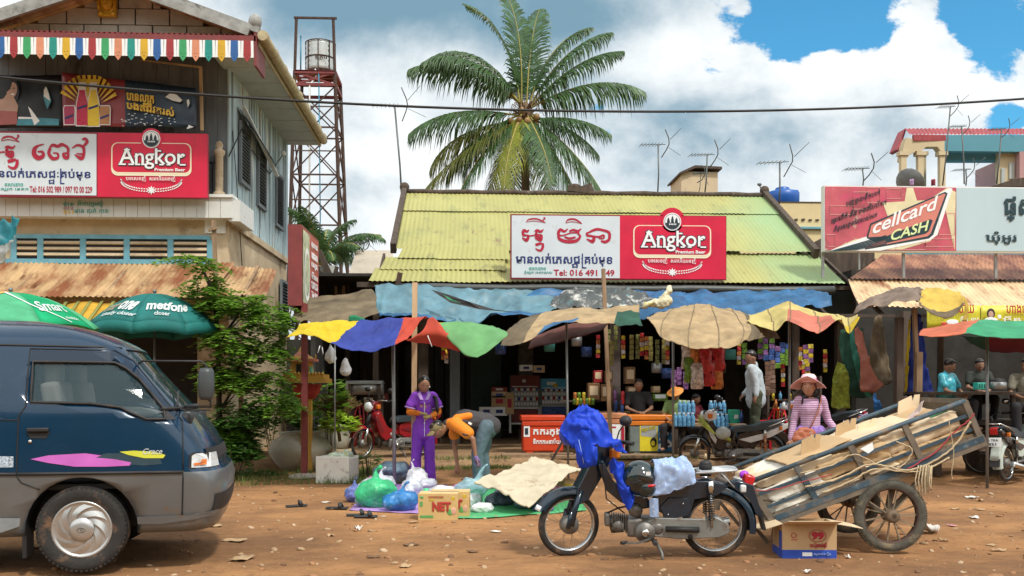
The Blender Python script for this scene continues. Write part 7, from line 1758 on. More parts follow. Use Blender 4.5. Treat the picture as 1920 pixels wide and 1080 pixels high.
m=MB().mat(M_WOOD);a=P(1131, 504, 15.2);m.bar(a, V((P(1147, 700, 15.2).x, a.y, .1)), .06, .06);tag(m.build('timber_post'), 'leaning timber post rising past the phone number on the roof sign', 'post', 'timber posts')
# dull mixed canopy in the middle
s=thing('tan_canopy', 'sagging tan canopy with a blue and a green gore beside the green panel', 'canopy', P(1070, 725, 14.2)*1);s.location.z=0
m=cloth([pc_([(938, 650), (985, 645), (1040, 612), (1110, 608), (1205, 612)], [13.5, 13.4, 13.5, 13.6, 13.8]), pc_([(948, 625), (1000, 615), (1060, 600), (1120, 596), (1200, 596)], [13.9, 13.8, 13.8, 13.9, 14.0]), pc_([(975, 602), (1020, 588), (1075, 578), (1130, 578), (1198, 574)], [14.5]*5)], 40, 14, .03, 3, 6, [F_TAN, F_BRN, F_GRND, T_BLU], lambda u, v:F_BRN if u<.22 else(T_BLU if .36<u<.62 and v<.45 else(F_GRND if u>.86 and v<.7 else F_TAN)))
m.build('canvas', s, solid=.004)
m=cloth([pc_([(990, 656), (1060, 640), (1130, 620)], [14.4]*3), pc_([(1000, 630), (1070, 610), (1150, 600)], [14.8]*3)], 12, 6, .02, 3, 6, [mat('dark red lining', (.12, .04, .03), .8)]);m.build('lining', s, solid=.003)
pole(s, 1062, 14.0, 600, .018, M_POLE, .03)
# umbrella builder for real market umbrellas
def umbrella(name, lab, px, d, ytop, yrim, rx, gores, cols, rib=True, tilt=(0, 0), dish=1.0, valance=0, n=8, px_pole=None, grp='market umbrellas', ph=.2, scal=.10, pole_=True):
 c=P(px, 725, d);s=thing(name, lab, 'umbrella', (c.x, c.y, walk_z(c)), 0, grp);zt=P(px, ytop, d).z;zr_=P(px, yrim, d).z;r0=rx
 T=Euler((tilt[0], tilt[1], 0)).to_matrix();O=V((c.x, c.y, zr_))
 def f(a, v):
  k=(a-ph)/(2*pi/n);fr_=k-math.floor(k);sag=1-scal*(1-(2*fr_-1)**2)*v;r=r0*v*sag
  z=(zt-zr_)*(1-v**(1.6*dish))+(.045*sin(pi*fr_)*v*v)
  return O+T@V((r*cos(a), r*sin(a), z))
 for g in range(n):
  m=MB().mat(cols[g%len(cols)]);a0=ph+g*2*pi/n
  m.grid(lambda u, v:f(a0+(u*.998+.001)*2*pi/n, .02+.98*v)+V((0, 0, .008*nz((u*3+g, v*4, g), 1.3))), 8, 10)
  if valance:m.grid(lambda u, v:f(a0+(u*.998+.001)*2*pi/n, 1.0)+V((0, 0, -valance*v*(1+.0*u)))+V((0, 0, .0)), 8, 2)
  m.build('gore', s, solid=.003)
 m=MB().mat(M_POLE)
 for g in range(n):a=ph+g*2*pi/n;m.tube([f(a, v)-V((0, 0, .012))for v in(.03, .3, .6, .99)], .005, 4);m.tube([f(a, .5)-V((0, 0, .01)), V((c.x, c.y, zt-.45))], .004, 4)
 m.build('ribs', s)
 m=MB().mat(M_POLE);m.tube([V((c.x, c.y, zt+.03)), V((c.x, c.y, walk_z(c)-.02))], .019, 8);m.ell((c.x, c.y, zt+.04), (.03, .03, .03));m.build('pole', s)
 return s, f
U_TEAL=fab('teal umbrella cloth', (.015, .20, .19));U_TEAL2=fab('faded teal umbrella cloth', (.06, .27, .25))
s, f=umbrella('market_umbrella', 'teal umbrella with white lettering standing behind the dark blue minibus', 290, 14.2, 551, 612, .93, 8, [U_TEAL, U_TEAL, U_TEAL2], valance=.17, ph=-pi/2, scal=.03, dish=1.25)
def on(f, a0, sgn=1):return lambda x, z, :None
def letters(s, f, txt, a0, v0, wid, hei, bold=.03, mt=None, sh=0, rad=.93):
 m=MB();put_text(m, txt, (0, 0, 0), XD, ZD, mt or M_INKW, width=wid, height=hei, bold=bold, shear=sh, mapf=lambda x, z:(lambda v:f(a0+x/(rad*v), v)+V((sin(.0), -.02, .012)))(v0-z/rad));m.build('lettering', s)
letters(s, f, 'metfone', -1.40, .82, .62, .20, .03);letters(s, f, 'closer', -1.25, .93, .22, .07, .02)
letters(s, f, 'one', -2.02, .82, .26, .2, .035);letters(s, f, 'metf', -2.42, .82, .25, .2, .02, mat('faded cream ink', (.48, .42, .30), .6));letters(s, f, 'Ideally closer', -2.30, .94, .62, .08, .02)
U_G1, U_G2=fab('mint umbrella cloth', (.10, .50, .26)), fab('emerald umbrella cloth', (.0, .42, .17))
s, f=umbrella('market_umbrella', 'bright green umbrella with white lettering and gold bands, cut by the left edge', 20, 12.4, 549, 618, 1.10, 8, [U_G1, U_G1, U_G1, U_G1, U_G1, U_G1, U_G1, U_G2], ph=-.02, dish=1.3, scal=.02, n=8)
letters(s, f, 'Smart', -.72, .80, .42, .22, .02, rad=1.1);letters(s, f, 'mobile', -.42, .93, .22, .05, .02, rad=1.1)
m=MB()
for c0, w, mt in((-1.75, .09, mat('gold band', (.62, .52, .10), .6)), (-1.5, .05, mat('orange band', (.66, .38, .10), .6)), (-2.2, .03, M_INKW), (-1.2, .02, M_INKW)):
 m.mat(mt);m.grid(lambda u, v:f(c0+(v-.2)*(1.0 if c0>-1.3 else-.7)+(u-.5)*w/max(.15, v), .2+.78*v)+V((0, -.008, .010)), 3, 10)
m.build('printed_bands', s)
# tan umbrellas with ragged skirts
def rag(lab, rows, mats_, fn, pxp, d, seed, nm='tan_umbrella', wr=.02):
 s=thing(nm, lab, 'umbrella', P(pxp, 725, d)*1, 0, 'ragged market umbrellas');s.location.z=.0;m=cloth(rows, 60, 24, wr, 3, seed, mats_, fn, fine=.009, seams=(.16, .34, .52, .70, .86), sm=M_SEAM);m.build('canvas', s, solid=.004);pole(s, pxp, d, 590, .02);return s
rag('weathered tan umbrella with a long patched skirt over the snack stand', [pc_([(1216, 600), (1250, 640), (1310, 655), (1370, 652), (1405, 640), (1464, 634)], [13.9, 13.4, 13.1, 13.1, 13.4, 14.0]), pc_([(1212, 598), (1250, 615), (1310, 625), (1370, 622), (1415, 618), (1455, 628)], [14.2, 13.8, 13.6, 13.6, 13.8, 14.3]), pc_([(1222, 592), (1265, 585), (1315, 580), (1350, 582), (1400, 594), (1430, 612)], [14.5]*6), pc_([(1240, 588), (1275, 578), (1312, 574), (1345, 580), (1390, 590), (1420, 606)], [15.0]*6)], [F_TAN, F_BRN], lambda u, v:F_BRN if u>.76 else F_TAN, 1262, 14.9, 3)
F_PALY, F_SALM=fab('pale yellow cloth', (.62, .52, .20)), fab('salmon cloth', (.62, .20, .14))
rag('yellow and salmon umbrella with a bright yellow corner, above the pink sun hat', [pc_([(1400, 604), (1452, 622), (1478, 602), (1530, 628), (1572, 602), (1590, 628), (1612, 596)], [14.0, 13.5, 13.4, 13.2, 13.3, 13.2, 13.6]), pc_([(1405, 600), (1450, 606), (1480, 594), (1530, 608), (1565, 598), (1588, 612), (1608, 595)], [14.3, 14, 13.9, 13.7, 13.7, 13.7, 13.8]), pc_([(1400, 594), (1440, 582), (1478, 570), (1520, 582), (1560, 592), (1585, 598), (1606, 592)], [14.6]*7)], [F_PALY, F_SALM, F_YEL], lambda u, v:F_PALY if u<.32 else(F_SALM if u<.64 and v<.75 else(F_YEL if u>.78 and v<.5 else F_PALY)), 1480, 14.4, 8, 'yellow_umbrella')
# brown cloths over the right stall corner
m=cloth([pc_([(1600, 588), (1640, 580), (1700, 566), (1725, 575)], [15.0, 14.6, 14.4, 14.5]), pc_([(1612, 570), (1650, 558), (1700, 548), (1728, 556)], [15.2, 15, 14.9, 15]), pc_([(1640, 558), (1670, 549), (1705, 542), (1730, 552)], [15.6]*4)], 26, 14, .05, 4, 9, [glow_leaf('grey brown cloth', (.20, .15, .12), .85, .1, .4, 4)], fine=.012);tag(m.build('draped_cloth', solid=.005), 'grey-brown cloth drawn over the corner of the right stall', 'cloth', 'cloths over the right stall')
m=cloth([pc_([(1722, 572), (1745, 590), (1785, 595), (1808, 570)], [14.4]*4), pc_([(1726, 556), (1745, 562), (1785, 562), (1806, 556)], [14.8]*4), pc_([(1726, 546), (1750, 543), (1775, 545), (1800, 548)], [15.1]*4)], 18, 10, .04, 4, 4, [glow_leaf('mustard cloth', (.55, .38, .07), .8, .1, .3), F_BRN], lambda u, v:F_BRN if v<.2 else _mc['mustard cloth'], fine=.01);tag(m.build('draped_cloth', solid=.005), 'mustard cloth bundled over the corner of the right stall', 'cloth', 'cloths over the right stall')
m=cloth([pc_([(1806, 560), (1812, 562)], [14.4]*2), pc_([(1808, 585), (1815, 580)], [14.4]*2), pc_([(1804, 604), (1812, 606)], [14.4]*2)], 4, 8, .01, 4, 4, [_mc['mustard cloth']]);tag(m.build('hanging_strip', solid=.004), 'narrow mustard strip of cloth hanging from the stall corner', 'cloth')
# hanging cloths, nets and rough posts between the stalls
def hang(lab, top, mid, bot, d, mt, nm='hanging_cloth', seed=0, wr=.03):
 m=cloth([pc_(bot, [d]*len(bot)), pc_(mid, [d-.04]*len(mid)), pc_(top, [d]*len(top))], 14, 20, wr, 6, seed, [mt], fine=.014);return tag(m.build(nm, solid=.006), lab, 'cloth', 'cloths hanging between the stalls')
hang('green and yellow fishing net hanging in a long bundle', [(1568, 684), (1576, 683), (1582, 686)], [(1560, 715), (1575, 712), (1590, 716)], [(1556, 765), (1572, 770), (1594, 768)], 15.4, glow_leaf('olive yellow net', (.22, .27, .03), .8, .2, .5, 14), 'fishing_net', 2)
hang('dark green curtain beside the net', [(1572, 628), (1600, 622), (1618, 618)], [(1578, 690), (1600, 690), (1625, 690)], [(1590, 745), (1612, 752), (1635, 745)], 15.6, F_GRND, seed=3, wr=.05)
hang('salmon cloth ending in a rolled tip', [(1600, 622), (1606, 618), (1612, 622)], [(1610, 680), (1622, 678), (1632, 690)], [(1612, 735), (1635, 738), (1656, 728)], 15.2, fab('dusty salmon cloth', (.42, .17, .13)), seed=4)
hang('teal striped cloth between the green curtain and the salmon cloth', [(1592, 624), (1600, 622)], [(1602, 690), (1614, 690)], [(1622, 745), (1632, 750)], 15.35, fab('teal stripe cloth', (.05, .28, .22)), seed=5)
hang('olive-grey cloth gathered to a point, right of the salmon cloth', [(1638, 598), (1645, 595), (1652, 598)], [(1630, 660), (1648, 660), (1662, 662)], [(1622, 722), (1650, 726), (1672, 720)], 15.9, F_BRN, seed=6)
hang('royal blue cloth behind the rough posts', [(1708, 590), (1716, 588), (1724, 592)], [(1700, 670), (1718, 670), (1736, 680)], [(1692, 745), (1715, 745), (1748, 740)], 15.2, fab('deep blue cloth', (.01, .03, .25)), seed=7)
hang('yellow strip hanging against the blue cloth', [(1703, 600), (1707, 600)], [(1696, 680), (1702, 680)], [(1694, 742), (1698, 742)], 15.1, F_YEL, seed=8, wr=.01)
hang('blue cloth low down beside the salmon cloth', [(1635, 745), (1640, 745)], [(1636, 760), (1648, 758)], [(1640, 775), (1655, 772)], 15.1, fab('mid blue cloth', (.02, .12, .35)), seed=9)
for x0, y0, x1, w, lab in((1686, 596, 1682, .14, 'thick weathered post at the right stall corner'), (1714, 578, 1728, .08, 'thin crooked post beside the thick one'), (1722, 660, 1718, .13, 'short reddish plank post in front of the blue cloth')):
 a=P(x0, y0, 14.9);b_=P(x1, 780, 14.9);b_.z=.0;m=MB().mat(M_WOOD if w<.14 else M_WOODD);m.bar(a, b_, w, w*.7);tag(m.build('timber_post'), lab, 'post', 'timber posts')
F_CORAL=fab('coral cloth', (.62, .17, .09));F_EMER=fab('emerald cloth gore', (.05, .36, .18));F_DRED=fab('wine red cloth', (.16, .015, .03))
s=thing('coral_green_canopy', 'coral and green umbrella over the right stall, running off the edge', 'canopy', P(1852, 725, 13.2)*1);s.location.z=0
m=cloth([pc_([(1722, 632), (1780, 632), (1822, 626), (1870, 634), (1990, 634)], [13.0, 12.6, 12.5, 12.4, 12.4]), pc_([(1724, 624), (1780, 618), (1830, 612), (1880, 614), (1990, 612)], [13.3, 13.1, 13.0, 13, 13]), pc_([(1730, 618), (1790, 608), (1840, 601), (1890, 603), (1990, 604)], [13.8]*5)], 40, 12, .015, 3, 2, [F_CORAL, F_EMER], lambda u, v:F_CORAL if u<.40+.1*v else F_EMER);m.build('canvas', s, solid=.004)
m=cloth([pc_([(1820, 648), (1870, 662), (1990, 660)], [14.6]*3), pc_([(1800, 630), (1870, 636), (1990, 636)], [14.2]*3)], 20, 6, .01, 3, 2, [F_GRND, F_DRED], lambda u, v:F_GRND if u<.4 else F_DRED);m.build('far_canvas', s, solid=.004)
pole(s, 1851, 13.2, 612, .022)
# bits at the far left
m=cloth([pc_([(-20, 500), (10, 496), (20, 470)], [14.2]*3), pc_([(-20, 460), (12, 460), (32, 440)], [14.2]*3), pc_([(-20, 415), (15, 417), (40, 418)], [14.2]*3)], 14, 14, .05, 5, 2, [glow_leaf('teal torn sheet', (.02, .22, .28), .5, .2, .4), glow_leaf('grey torn plastic', (.40, .43, .42), .4, .2, .3)], lambda u, v:_mc['teal torn sheet']if v>.45 else _mc['grey torn plastic'], fine=.02);tag(m.build('torn_sheet', solid=.004), 'torn teal and grey plastic sheet hanging at the left edge', 'sheet')
m=MB().mat(fab('yellow striped awning cloth', (.68, .42, .05)));m.grid(lambda u, v:P(lerp(-20, 235, u), lerp(606, 566, v), lerp(14.0, 15.1, v))+V((0, 0, .02*sin(u*20))), 40, 6);m.mat(mat('olive stripe', (.24, .25, .06), .8))
for k in range(9):m.grid(lambda u, v:P(60+k*22+6*u-26*v+20, lerp(568, 606, v), lerp(15.08, 13.98, v))+V((0, -.03, .03)), 2, 5)
tag(m.build('striped_awning', solid=.004), 'yellow awning cloth with olive stripes behind the two left umbrellas', 'awning')
# ================================================================== goods and furniture in and in front of the shop
def at(px, d, z0=.15):c=P(px, 725, d);return V((c.x, c.y, z0))
def wd(d, npx):return npx*d/F
def zpx(py, d):return H+(HY-py)*d/F
def cooler(lab, px0, px1, py0, py1, d, lid, bodym, extra=None):
 x0, x1=P(px0, 725, d).x, P(px1, 725, d).x;y=P((px0+px1)/2, 725, d).y;z1, z0=zpx(py0, d), zpx(py1, d);D_=.55
 s=thing('ice_cooler', lab, 'cooler', ((x0+x1)/2, y, z0), 0, 'ice coolers');c=(x0+x1)/2;w=x1-x0
 m=MB().mat(bodym);m.box((c, y+D_/2, (z0+z1)/2-.05), (w*.92, D_*.92, (z1-z0)-.16), bev=.03)
 for k in(-1, 1):m.bx(c+k*w*.3-.06, c+k*w*.3+.06, y+.03, y+D_-.03, z0, z0+.06)
 m.build('tub', s);m=MB().mat(lid);m.box((c, y+D_/2, z1-.05), (w, D_, .10), bev=.02);m.box((c, y+.02, z1-.15), (w*.95, .03, .08), bev=.01);m.build('lid', s)
 m=MB()
 if extra:extra(m, x0, x1, y+.02, z0, z1);m.build('lettering', s)
 return s
M_ORL=mat('orange red plastic', (.60, .055, .015), .4, var=.1, dirt=((.3, .1, .05), .15, 5));M_ORL2=mat('orange plastic lid', (.70, .20, .02), .4, var=.1, dirt=((.3, .12, .05), .2, 5));M_ICEW=mat('grubby white tub', (.52, .48, .44), .5, dirt=((.45, .15, .06), .3, 4));M_ICEG=mat('grey green tub', (.16, .20, .19), .5, dirt=((.4, .15, .06), .25, 4))
def ex1(m, x0, x1, y, z0, z1):
 put_text(m, 'កករកុង', (x0+.22, y, z0+.30), XD, ZD, M_INKW, width=.52, height=.15, bold=.03);put_text(m, 'ទឹកកកអនាម័យ', (x0+.22, y, z0+.17), XD, ZD, M_INKW, width=.5, height=.10, bold=.03)
 m.mat(M_INKW);m.bx(x0+.05, x0+.16, y-.006, y, z0+.30, z0+.52);m.mat(M_INKD);m.bx(x0+.07, x0+.13, y-.01, y-.007, z0+.34, z0+.46)
cooler('orange-red ice cooler with white lettering, leftmost of the coolers', 977, 1060, 779, 850, 17.0, M_ORL, M_ORL, ex1)
def ex2(m, x0, x1, y, z0, z1):m.mat(M_INKW);m.bx(x0+.08, x1-.12, y-.006, y, z0+.08, z1-.2);m.mat(M_CRIM);m.bx(x1-.1, x1-.05, y-.008, y-.002, z0+.1, z1-.25).bx(x0+.1, x1-.2, y-.009, y-.007, z1-.27, z1-.24)
cooler('pale cooler with a worn orange lid, half hidden behind the blue raincoat', 1098, 1176, 775, 850, 17.0, mat('faded orange lid', (.62, .26, .12), .5, dirt=((.5, .4, .3), .3, 5)), M_ICEW, ex2)
def ex3(m, x0, x1, y, z0, z1):
 a, b_, c=x0+.22, x0+.55, x1-.05;m.mat(mat('lemon print', (.70, .60, .03), .4, var=.1));m.bx(a, b_, y-.006, y+.01, z0+.06, z1-.17);m.mat(mat('azure print', (.02, .20, .50), .4, var=.2));m.bx(b_+.005, c, y-.006, y+.01, z0+.06, z1-.17)
 m.mat(mat('grey print', (.35, .38, .38), .4));m.prism([(a+.02, y-.009, z1-.2), (b_-.02, y-.009, z1-.2), (b_-.02, y-.009, z1-.42), (a+.02, y-.009, z1-.38)], (0, .002, 0));put_text(m, 'កាហ្វេ ១០០០', (a+.03, y-.01, z1-.33), V((.97, 0, .2)), ZD, _mc['lemon print'], width=.26, height=.09, bold=.02)
 m.mat(M_BLACK);m.ell((b_-.08, y-.01, z0+.22), (.06, .004, .09));m.mat(_mc['lemon print']);m.ell((b_-.085, y-.015, z0+.2), (.035, .003, .05));m.mat(M_INKW)
 for k in range(7):m.ell((b_+.06+(k%3)*.11, y-.012, z1-.24-(k//3)*.10), (.035, .003, .035))
 m.prism([(b_+.01, y-.01, z0+.10), (c-.01, y-.01, z0+.14), (c-.01, y-.01, z0+.20), (b_+.2, y-.01, z0+.27), (b_+.01, y-.01, z0+.18)], (0, .002, 0));m.mat(M_NAVY);m.ell((b_+.15, y-.014, z0+.18), (.07, .003, .03))
cooler('cooler with a bright orange lid and yellow and blue advert panels', 1177, 1268, 778, 852, 17.0, M_ORL2, M_ICEG, ex3)
m=MB().mat(M_WOOD);a=at(1240, 16.5);m.box(a+V((0, .1, .02)), (3.9, .5, .05));m.box(at(1010, 16.6)+V((0, .2, .02)), (1.3, .5, .05));tag(m.build('plank_platform'), 'low plank platform under the coolers', 'platform')
a=at(1085, 16.2);m=MB().mat(M_WOODD);m.bar(P(1062, 815, 15.9), V((P(1025, 862, 15.9).x, a.y-.3, .0)), .04);tag(m.build('leaning_stick'), 'dark stick leaning against the orange-red cooler', 'stick')
ORD='leftmost,second,third,fourth,fifth,sixth,seventh,eighth,ninth,tenth,eleventh,twelfth,thirteenth,fourteenth,fifteenth,sixteenth,seventeenth'.split(',')
def items(name, lab, cat_, group, pts, w, h, dp, mats_, kind='box', d=18.0, z=None):
 """countable small goods: one object each"""
 if isinstance(lab, str)and len(pts)>1:
  o=sorted(range(len(pts)), key=lambda i:pts[i]);l0=lab;lab=[ORD[o.index(i)]+('' if o.index(i)==0 else ' from left,')+' '+l0 for i in range(len(pts))]
 for k, (px, py)in enumerate(pts):
  c=P(px+U(-1.6, 1.6), py+(U(-7, 7)if 'strip' in name else 0), d+U(-.2, .2));m=MB().mat(mats_[k%len(mats_)])
  if kind=='box':m.box(c, (w, dp, h), (0, 0, U(-.1, .1)))
  elif kind=='can':m.lathe([(w*.42, -h/2), (w/2, -h*.45), (w/2, h*.45), (w*.42, h/2)], c, 10, ends=True)
  elif kind=='bottle':m.lathe([(w*.5, -h/2), (w*.5, h*.1), (w*.2, h*.32), (w*.18, h*.44)], c, 8, ends=True);m.mat(M_CRIM);m.lathe([(w*.2, h*.44), (w*.2, h*.5)], c, 6, ends=True)
  elif kind=='packet':
   m.grid(lambda u, v:c+V(((u-.5)*w*(1+.1*sin(v*9)), -dp*sin(pi*u)*sin(pi*v)**.5, (v-.5)*h)), 6, 6);m.grid(lambda u, v:c+V(((u-.5)*w, dp*sin(pi*u)*sin(pi*v)**.5, (v-.5)*h)), 6, 4)
  elif kind=='strip':
   n=max(2, int(h/.085))
   for j in range(n):m.mat(mats_[(k+j)%len(mats_)]if len(mats_)>3 else mats_[k%len(mats_)]);m.box(c+V((U(-.005, .005), 0, h/2-(j+.5)*h/n)), (w, .02, h/n*.90), (U(-.15, .15), U(-.1, .1), U(-.4, .4)), bev=.004)
  tag(m.build(name), lab[k]if isinstance(lab, list)else lab, cat_, group)
def foil(n, c):return mat(n, c, .28, metal=.25, var=.6, vs=16, dirt=((.75, .62, .45), .22, 12))
FO, FR, FG, FP, FW_, FBL, FY=foil('orange foil', (.50, .18, .05)), foil('red foil', (.42, .03, .04)), foil('lime foil', (.14, .27, .04)), foil('purple foil', (.22, .10, .26)), foil('silver foil', (.55, .5, .5)), foil('blue foil', (.04, .09, .28)), foil('yellow foil', (.55, .42, .04))
items('snack_packet', ['orange snack packet hanging under the tan umbrella, top left', 'dark red snack packet hanging next to the orange one', 'dark red snack packet hanging rightmost under the tan umbrella', 'silver-orange snack packet hanging lowest on the left', 'red and silver snack packet hanging below the two dark red ones', 'orange-red snack packet hanging at the lower right of the cluster', 'small pale packet hanging at the upper left edge of the cluster', 'green packet hanging left of the silver-orange one'], 'snack packet', 'snack packets under the tan umbrella', [(1303, 672), (1324, 676), (1347, 672), (1308, 705), (1330, 700), (1345, 706), (1289, 668), (1295, 694)], .2, .42, .05, [FO, FR, FR, FW_, FR, FO, FW_, FG], 'packet', 15.2)
G1='packet strips hanging in the shop'
items('packet_strip', 'foil packet strip hanging near the front edge of the shop', 'snack strip', 'strips at the shop front', [(830, 655), (838, 657), (1168, 645), (1205, 648), (1213, 650), (1252, 655), (1385, 660), (1468, 700), (1500, 668), (1506, 690), (1546, 680), (1120, 650)], .08, .46, .05, [FO, FW_, FY, FR], 'strip', 18.6)
items('hanging_pan', 'dull pan or basket hanging in the dim upper shop', 'household goods', 'household goods hanging in the shop', [(920, 640), (940, 655), (1000, 640), (1030, 650), (1080, 640), (1100, 660), (1350, 690), (1368, 665), (1230, 690), (1250, 700), (880, 660)], .22, .2, .1, [M_STEEL, FBL, M_RUSTB, mat('dull teal plastic', (.05, .25, .22), .5)], 'can', 18.6)
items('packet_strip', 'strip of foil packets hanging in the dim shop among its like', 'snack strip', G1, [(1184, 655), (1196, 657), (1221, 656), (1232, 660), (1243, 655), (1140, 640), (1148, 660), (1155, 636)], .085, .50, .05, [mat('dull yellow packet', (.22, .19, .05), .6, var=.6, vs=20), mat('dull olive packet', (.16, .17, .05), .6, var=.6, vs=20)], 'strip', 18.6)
items('packet_strip', 'bright foil packet strip hanging beside the man in the pale shirt', 'snack strip', 'bright strips beside the pale shirt', [(1395, 662), (1402, 690), (1425, 652), (1436, 652), (1447, 654), (1458, 665), (1468, 668), (1476, 666)], .10, .42, .05, [FG, FG, FG, FP, FG, FP, FBL, FBL], 'strip', 17.6)
items('packet_strip', 'brown packet strip hanging right of the pale shirt', 'snack strip', 'brown strips', [(1440, 712), (1448, 712)], .10, .62, .05, [mat('brown speckled packet', (.16, .09, .06), .5, var=.7, vs=30)], 'strip', 17.0)
items('packet_strip', 'purple and yellow packet strip hanging by the post left of the net', 'snack strip', 'purple and yellow strips', [(1511, 665), (1519, 668), (1515, 690)], .09, .34, .05, [FP, FY, FP, FY], 'strip', 16.8)
items('sachet_strip', 'small round-printed sachet strip left of the snack packets', 'snack strip', 'sachet strips', [(1262, 712), (1274, 710), (1285, 716)], .10, .34, .05, [FP], 'strip', 17.2)
tin=mat('tin box', (.24, .13, .06), .4, metal=.3, var=.5, vs=12, dirt=((.5, .45, .35), .2, 9))
for k, (px, py, w, h, mt, lab)in enumerate(((1112, 734, .24, .34, tin, 'square biscuit tin, left of the pair on the back table'), (1136, 736, .24, .34, tin, 'square biscuit tin beside the wooden pillar'), (1180, 704, .20, .34, tin, 'framed pale tin box behind the man in the black T-shirt'), (1184, 734, .22, .2, tin, 'low tin box behind the shoulder of the man in the black T-shirt'), (1120, 706, .17, .24, FR, 'red packet box standing on the left biscuit tin'), (1140, 706, .16, .24, tin, 'pale brown box on the right biscuit tin'), (1229, 730, .15, .13, M_CARD, 'small carton right of the man in the black T-shirt'), (1236, 745, .3, .14, FG, 'low green box behind the floral shirt'))):
 m=MB().mat(mt);c=P(px, py, 18.8);m.box(c, (w, .24, h), bev=.008);m.mat(M_CARD2 if mt!=FG else M_INKW);m.box(c+V((0, -.123, .02)), (w*.7, .004, h*.55));tag(m.build('goods_box'), lab, 'box', 'boxes on the back table')
def table(lab, px0, px1, d, zt, mt=M_WOOD, dep=.7):
 s=thing('table', lab, 'table', at((px0+px1)/2, d));x0, x1=P(px0, 725, d).x, P(px1, 725, d).x;y=s.location.y;m=MB().mat(mt);m.bx(x0, x1, y, y+dep, zt-.04, zt);m.build('table_top', s)
 for x in(x0+.06, x1-.06):
  for yy2 in(y+.06, y+dep-.06):m=MB().mat(M_WOODD);m.bx(x-.03, x+.03, yy2-.03, yy2+.03, .13, zt-.045);m.build('leg', s)
table('rough wooden table loaded with tins and cans behind the coolers', 1078, 1290, 18.3, zpx(772, 18.3));table('wooden table carrying the blue water packs and the green box', 1262, 1400, 16.6, zpx(795, 16.6), M_WOOD, .6)
m=MB().mat(M_WOODD);a=at(1425, 16.6, .42);m.box(a+V((0, .1, -.04)), (1.0, .9, .06));
for sx in(-.42, .42):m.box(a+V((sx, -.2, -.18)), (.08, .08, .26))
tag(m.build('plank_floor'), 'raised plank floor under the man in the pale shirt', 'platform')
m=MB().mat(M_WOODD);a=at(1112, 18.9, 0);m.box((a.x+.6, a.y, zpx(752, 18.9)), (2.6, .35, .03));tag(m.build('shelf_board'), 'shelf board under the biscuit tins', 'shelf')
items('drink_can', 'yellow-green drink can in the row on the table behind the raincoat', 'can', 'drink cans', [(1076+6*k, 753-(k%2)*0)for k in range(7)]+[(1079+7*k, 742)for k in range(3)], .07, .13, 0, [FG, FY, FG, FO], 'can', 18.2)
items('spray_can', ['red tall can nearest the wooden pillar', 'purple tall can beside the nearest red can', 'blue tall can in front', 'red tall can at the right end', 'blue tall can at the right end in front'], 'can', 'tall cans', [(1141, 746), (1154, 744), (1156, 763), (1167, 746), (1165, 762)], .07, .26, 0, [FR, FP, FBL, FR, FBL], 'can', 18.0)
M_WAT=mat('blue water bottle plastic', (.16, .42, .72), .15, var=.5, vs=25, alpha=.8)
for lab, px, py, n in(('water bottle pack stacked at the left on the table', 1287, 764, 4), ('water bottle pack at the front left, beside the orange-lidded cooler', 1282, 787, 5), ('water bottle pack right of the white handlebar cowl', 1345, 764, 4), ('water bottle pack low beside the green box', 1350, 789, 4)):
 c=P(px, py, 16.3 if py>775 else 16.7);s=thing('water_pack', lab, 'water bottles', c-V((0, 0, .12)), 0, 'water bottle packs')
 for i in range(n):
  for j in range(2):m=MB().mat(M_WAT);m.lathe([(.032, -.12), (.036, -.1), (.034, .0), (.036, .03), (.034, .05), (.014, .09), (.014, .115)], c+V(((i-n/2+.5)*.078, (j-.5)*.075, 0)), 8, ends=True);m.mat(M_INKW);m.lathe([(.015, .105), (.015, .122)], c+V(((i-n/2+.5)*.078, (j-.5)*.075, 0)), 6, ends=True);m.build('bottle', s)
m=MB().mat(mat('sea green carton', (.03, .40, .25), .5));m.box(P(1376, 781, 16.3), (.18, .15, .24), bev=.01);m.mat(M_INKW);m.box(P(1378, 781, 16.3)+V((.0, -.078, 0)), (.07, .004, .07));tag(m.build('goods_box'), 'sea-green box with a pale label beside the blue bottle', 'box')
items('drink_bottle', 'single blue bottle standing right of the sea-green box', 'bottle', None, [(1390, 781)], .07, .24, 0, [FBL], 'bottle', 16.3)
items('drink_bottle', 'yellow drink bottle on the shelves behind the red chair', 'bottle', 'bottles on the right shelves', [(1448+5.5*k, 742+15*(k%3))for k in range(9)]+[(1452+6*k, 765+14*(k%2))for k in range(8)], .06, .18, 0, [FY, FO, FY, M_WAT], 'bottle', 17.6)
m=MB().mat(M_WOODD);c=P(1475, 760, 17.65)
for k in range(3):m.box((c.x+.1, c.y+.05, zpx(750+15*k, 17.6)), (1.0, .25, .02))
m.bx(c.x-.4, c.x-.36, c.y-.1, c.y+.2, .15, 1.6).bx(c.x+.6, c.x+.64, c.y-.1, c.y+.2, .15, 1.6);tag(m.build('bottle_shelf'), 'dark shelf unit holding the yellow bottles behind the red chair', 'shelf')
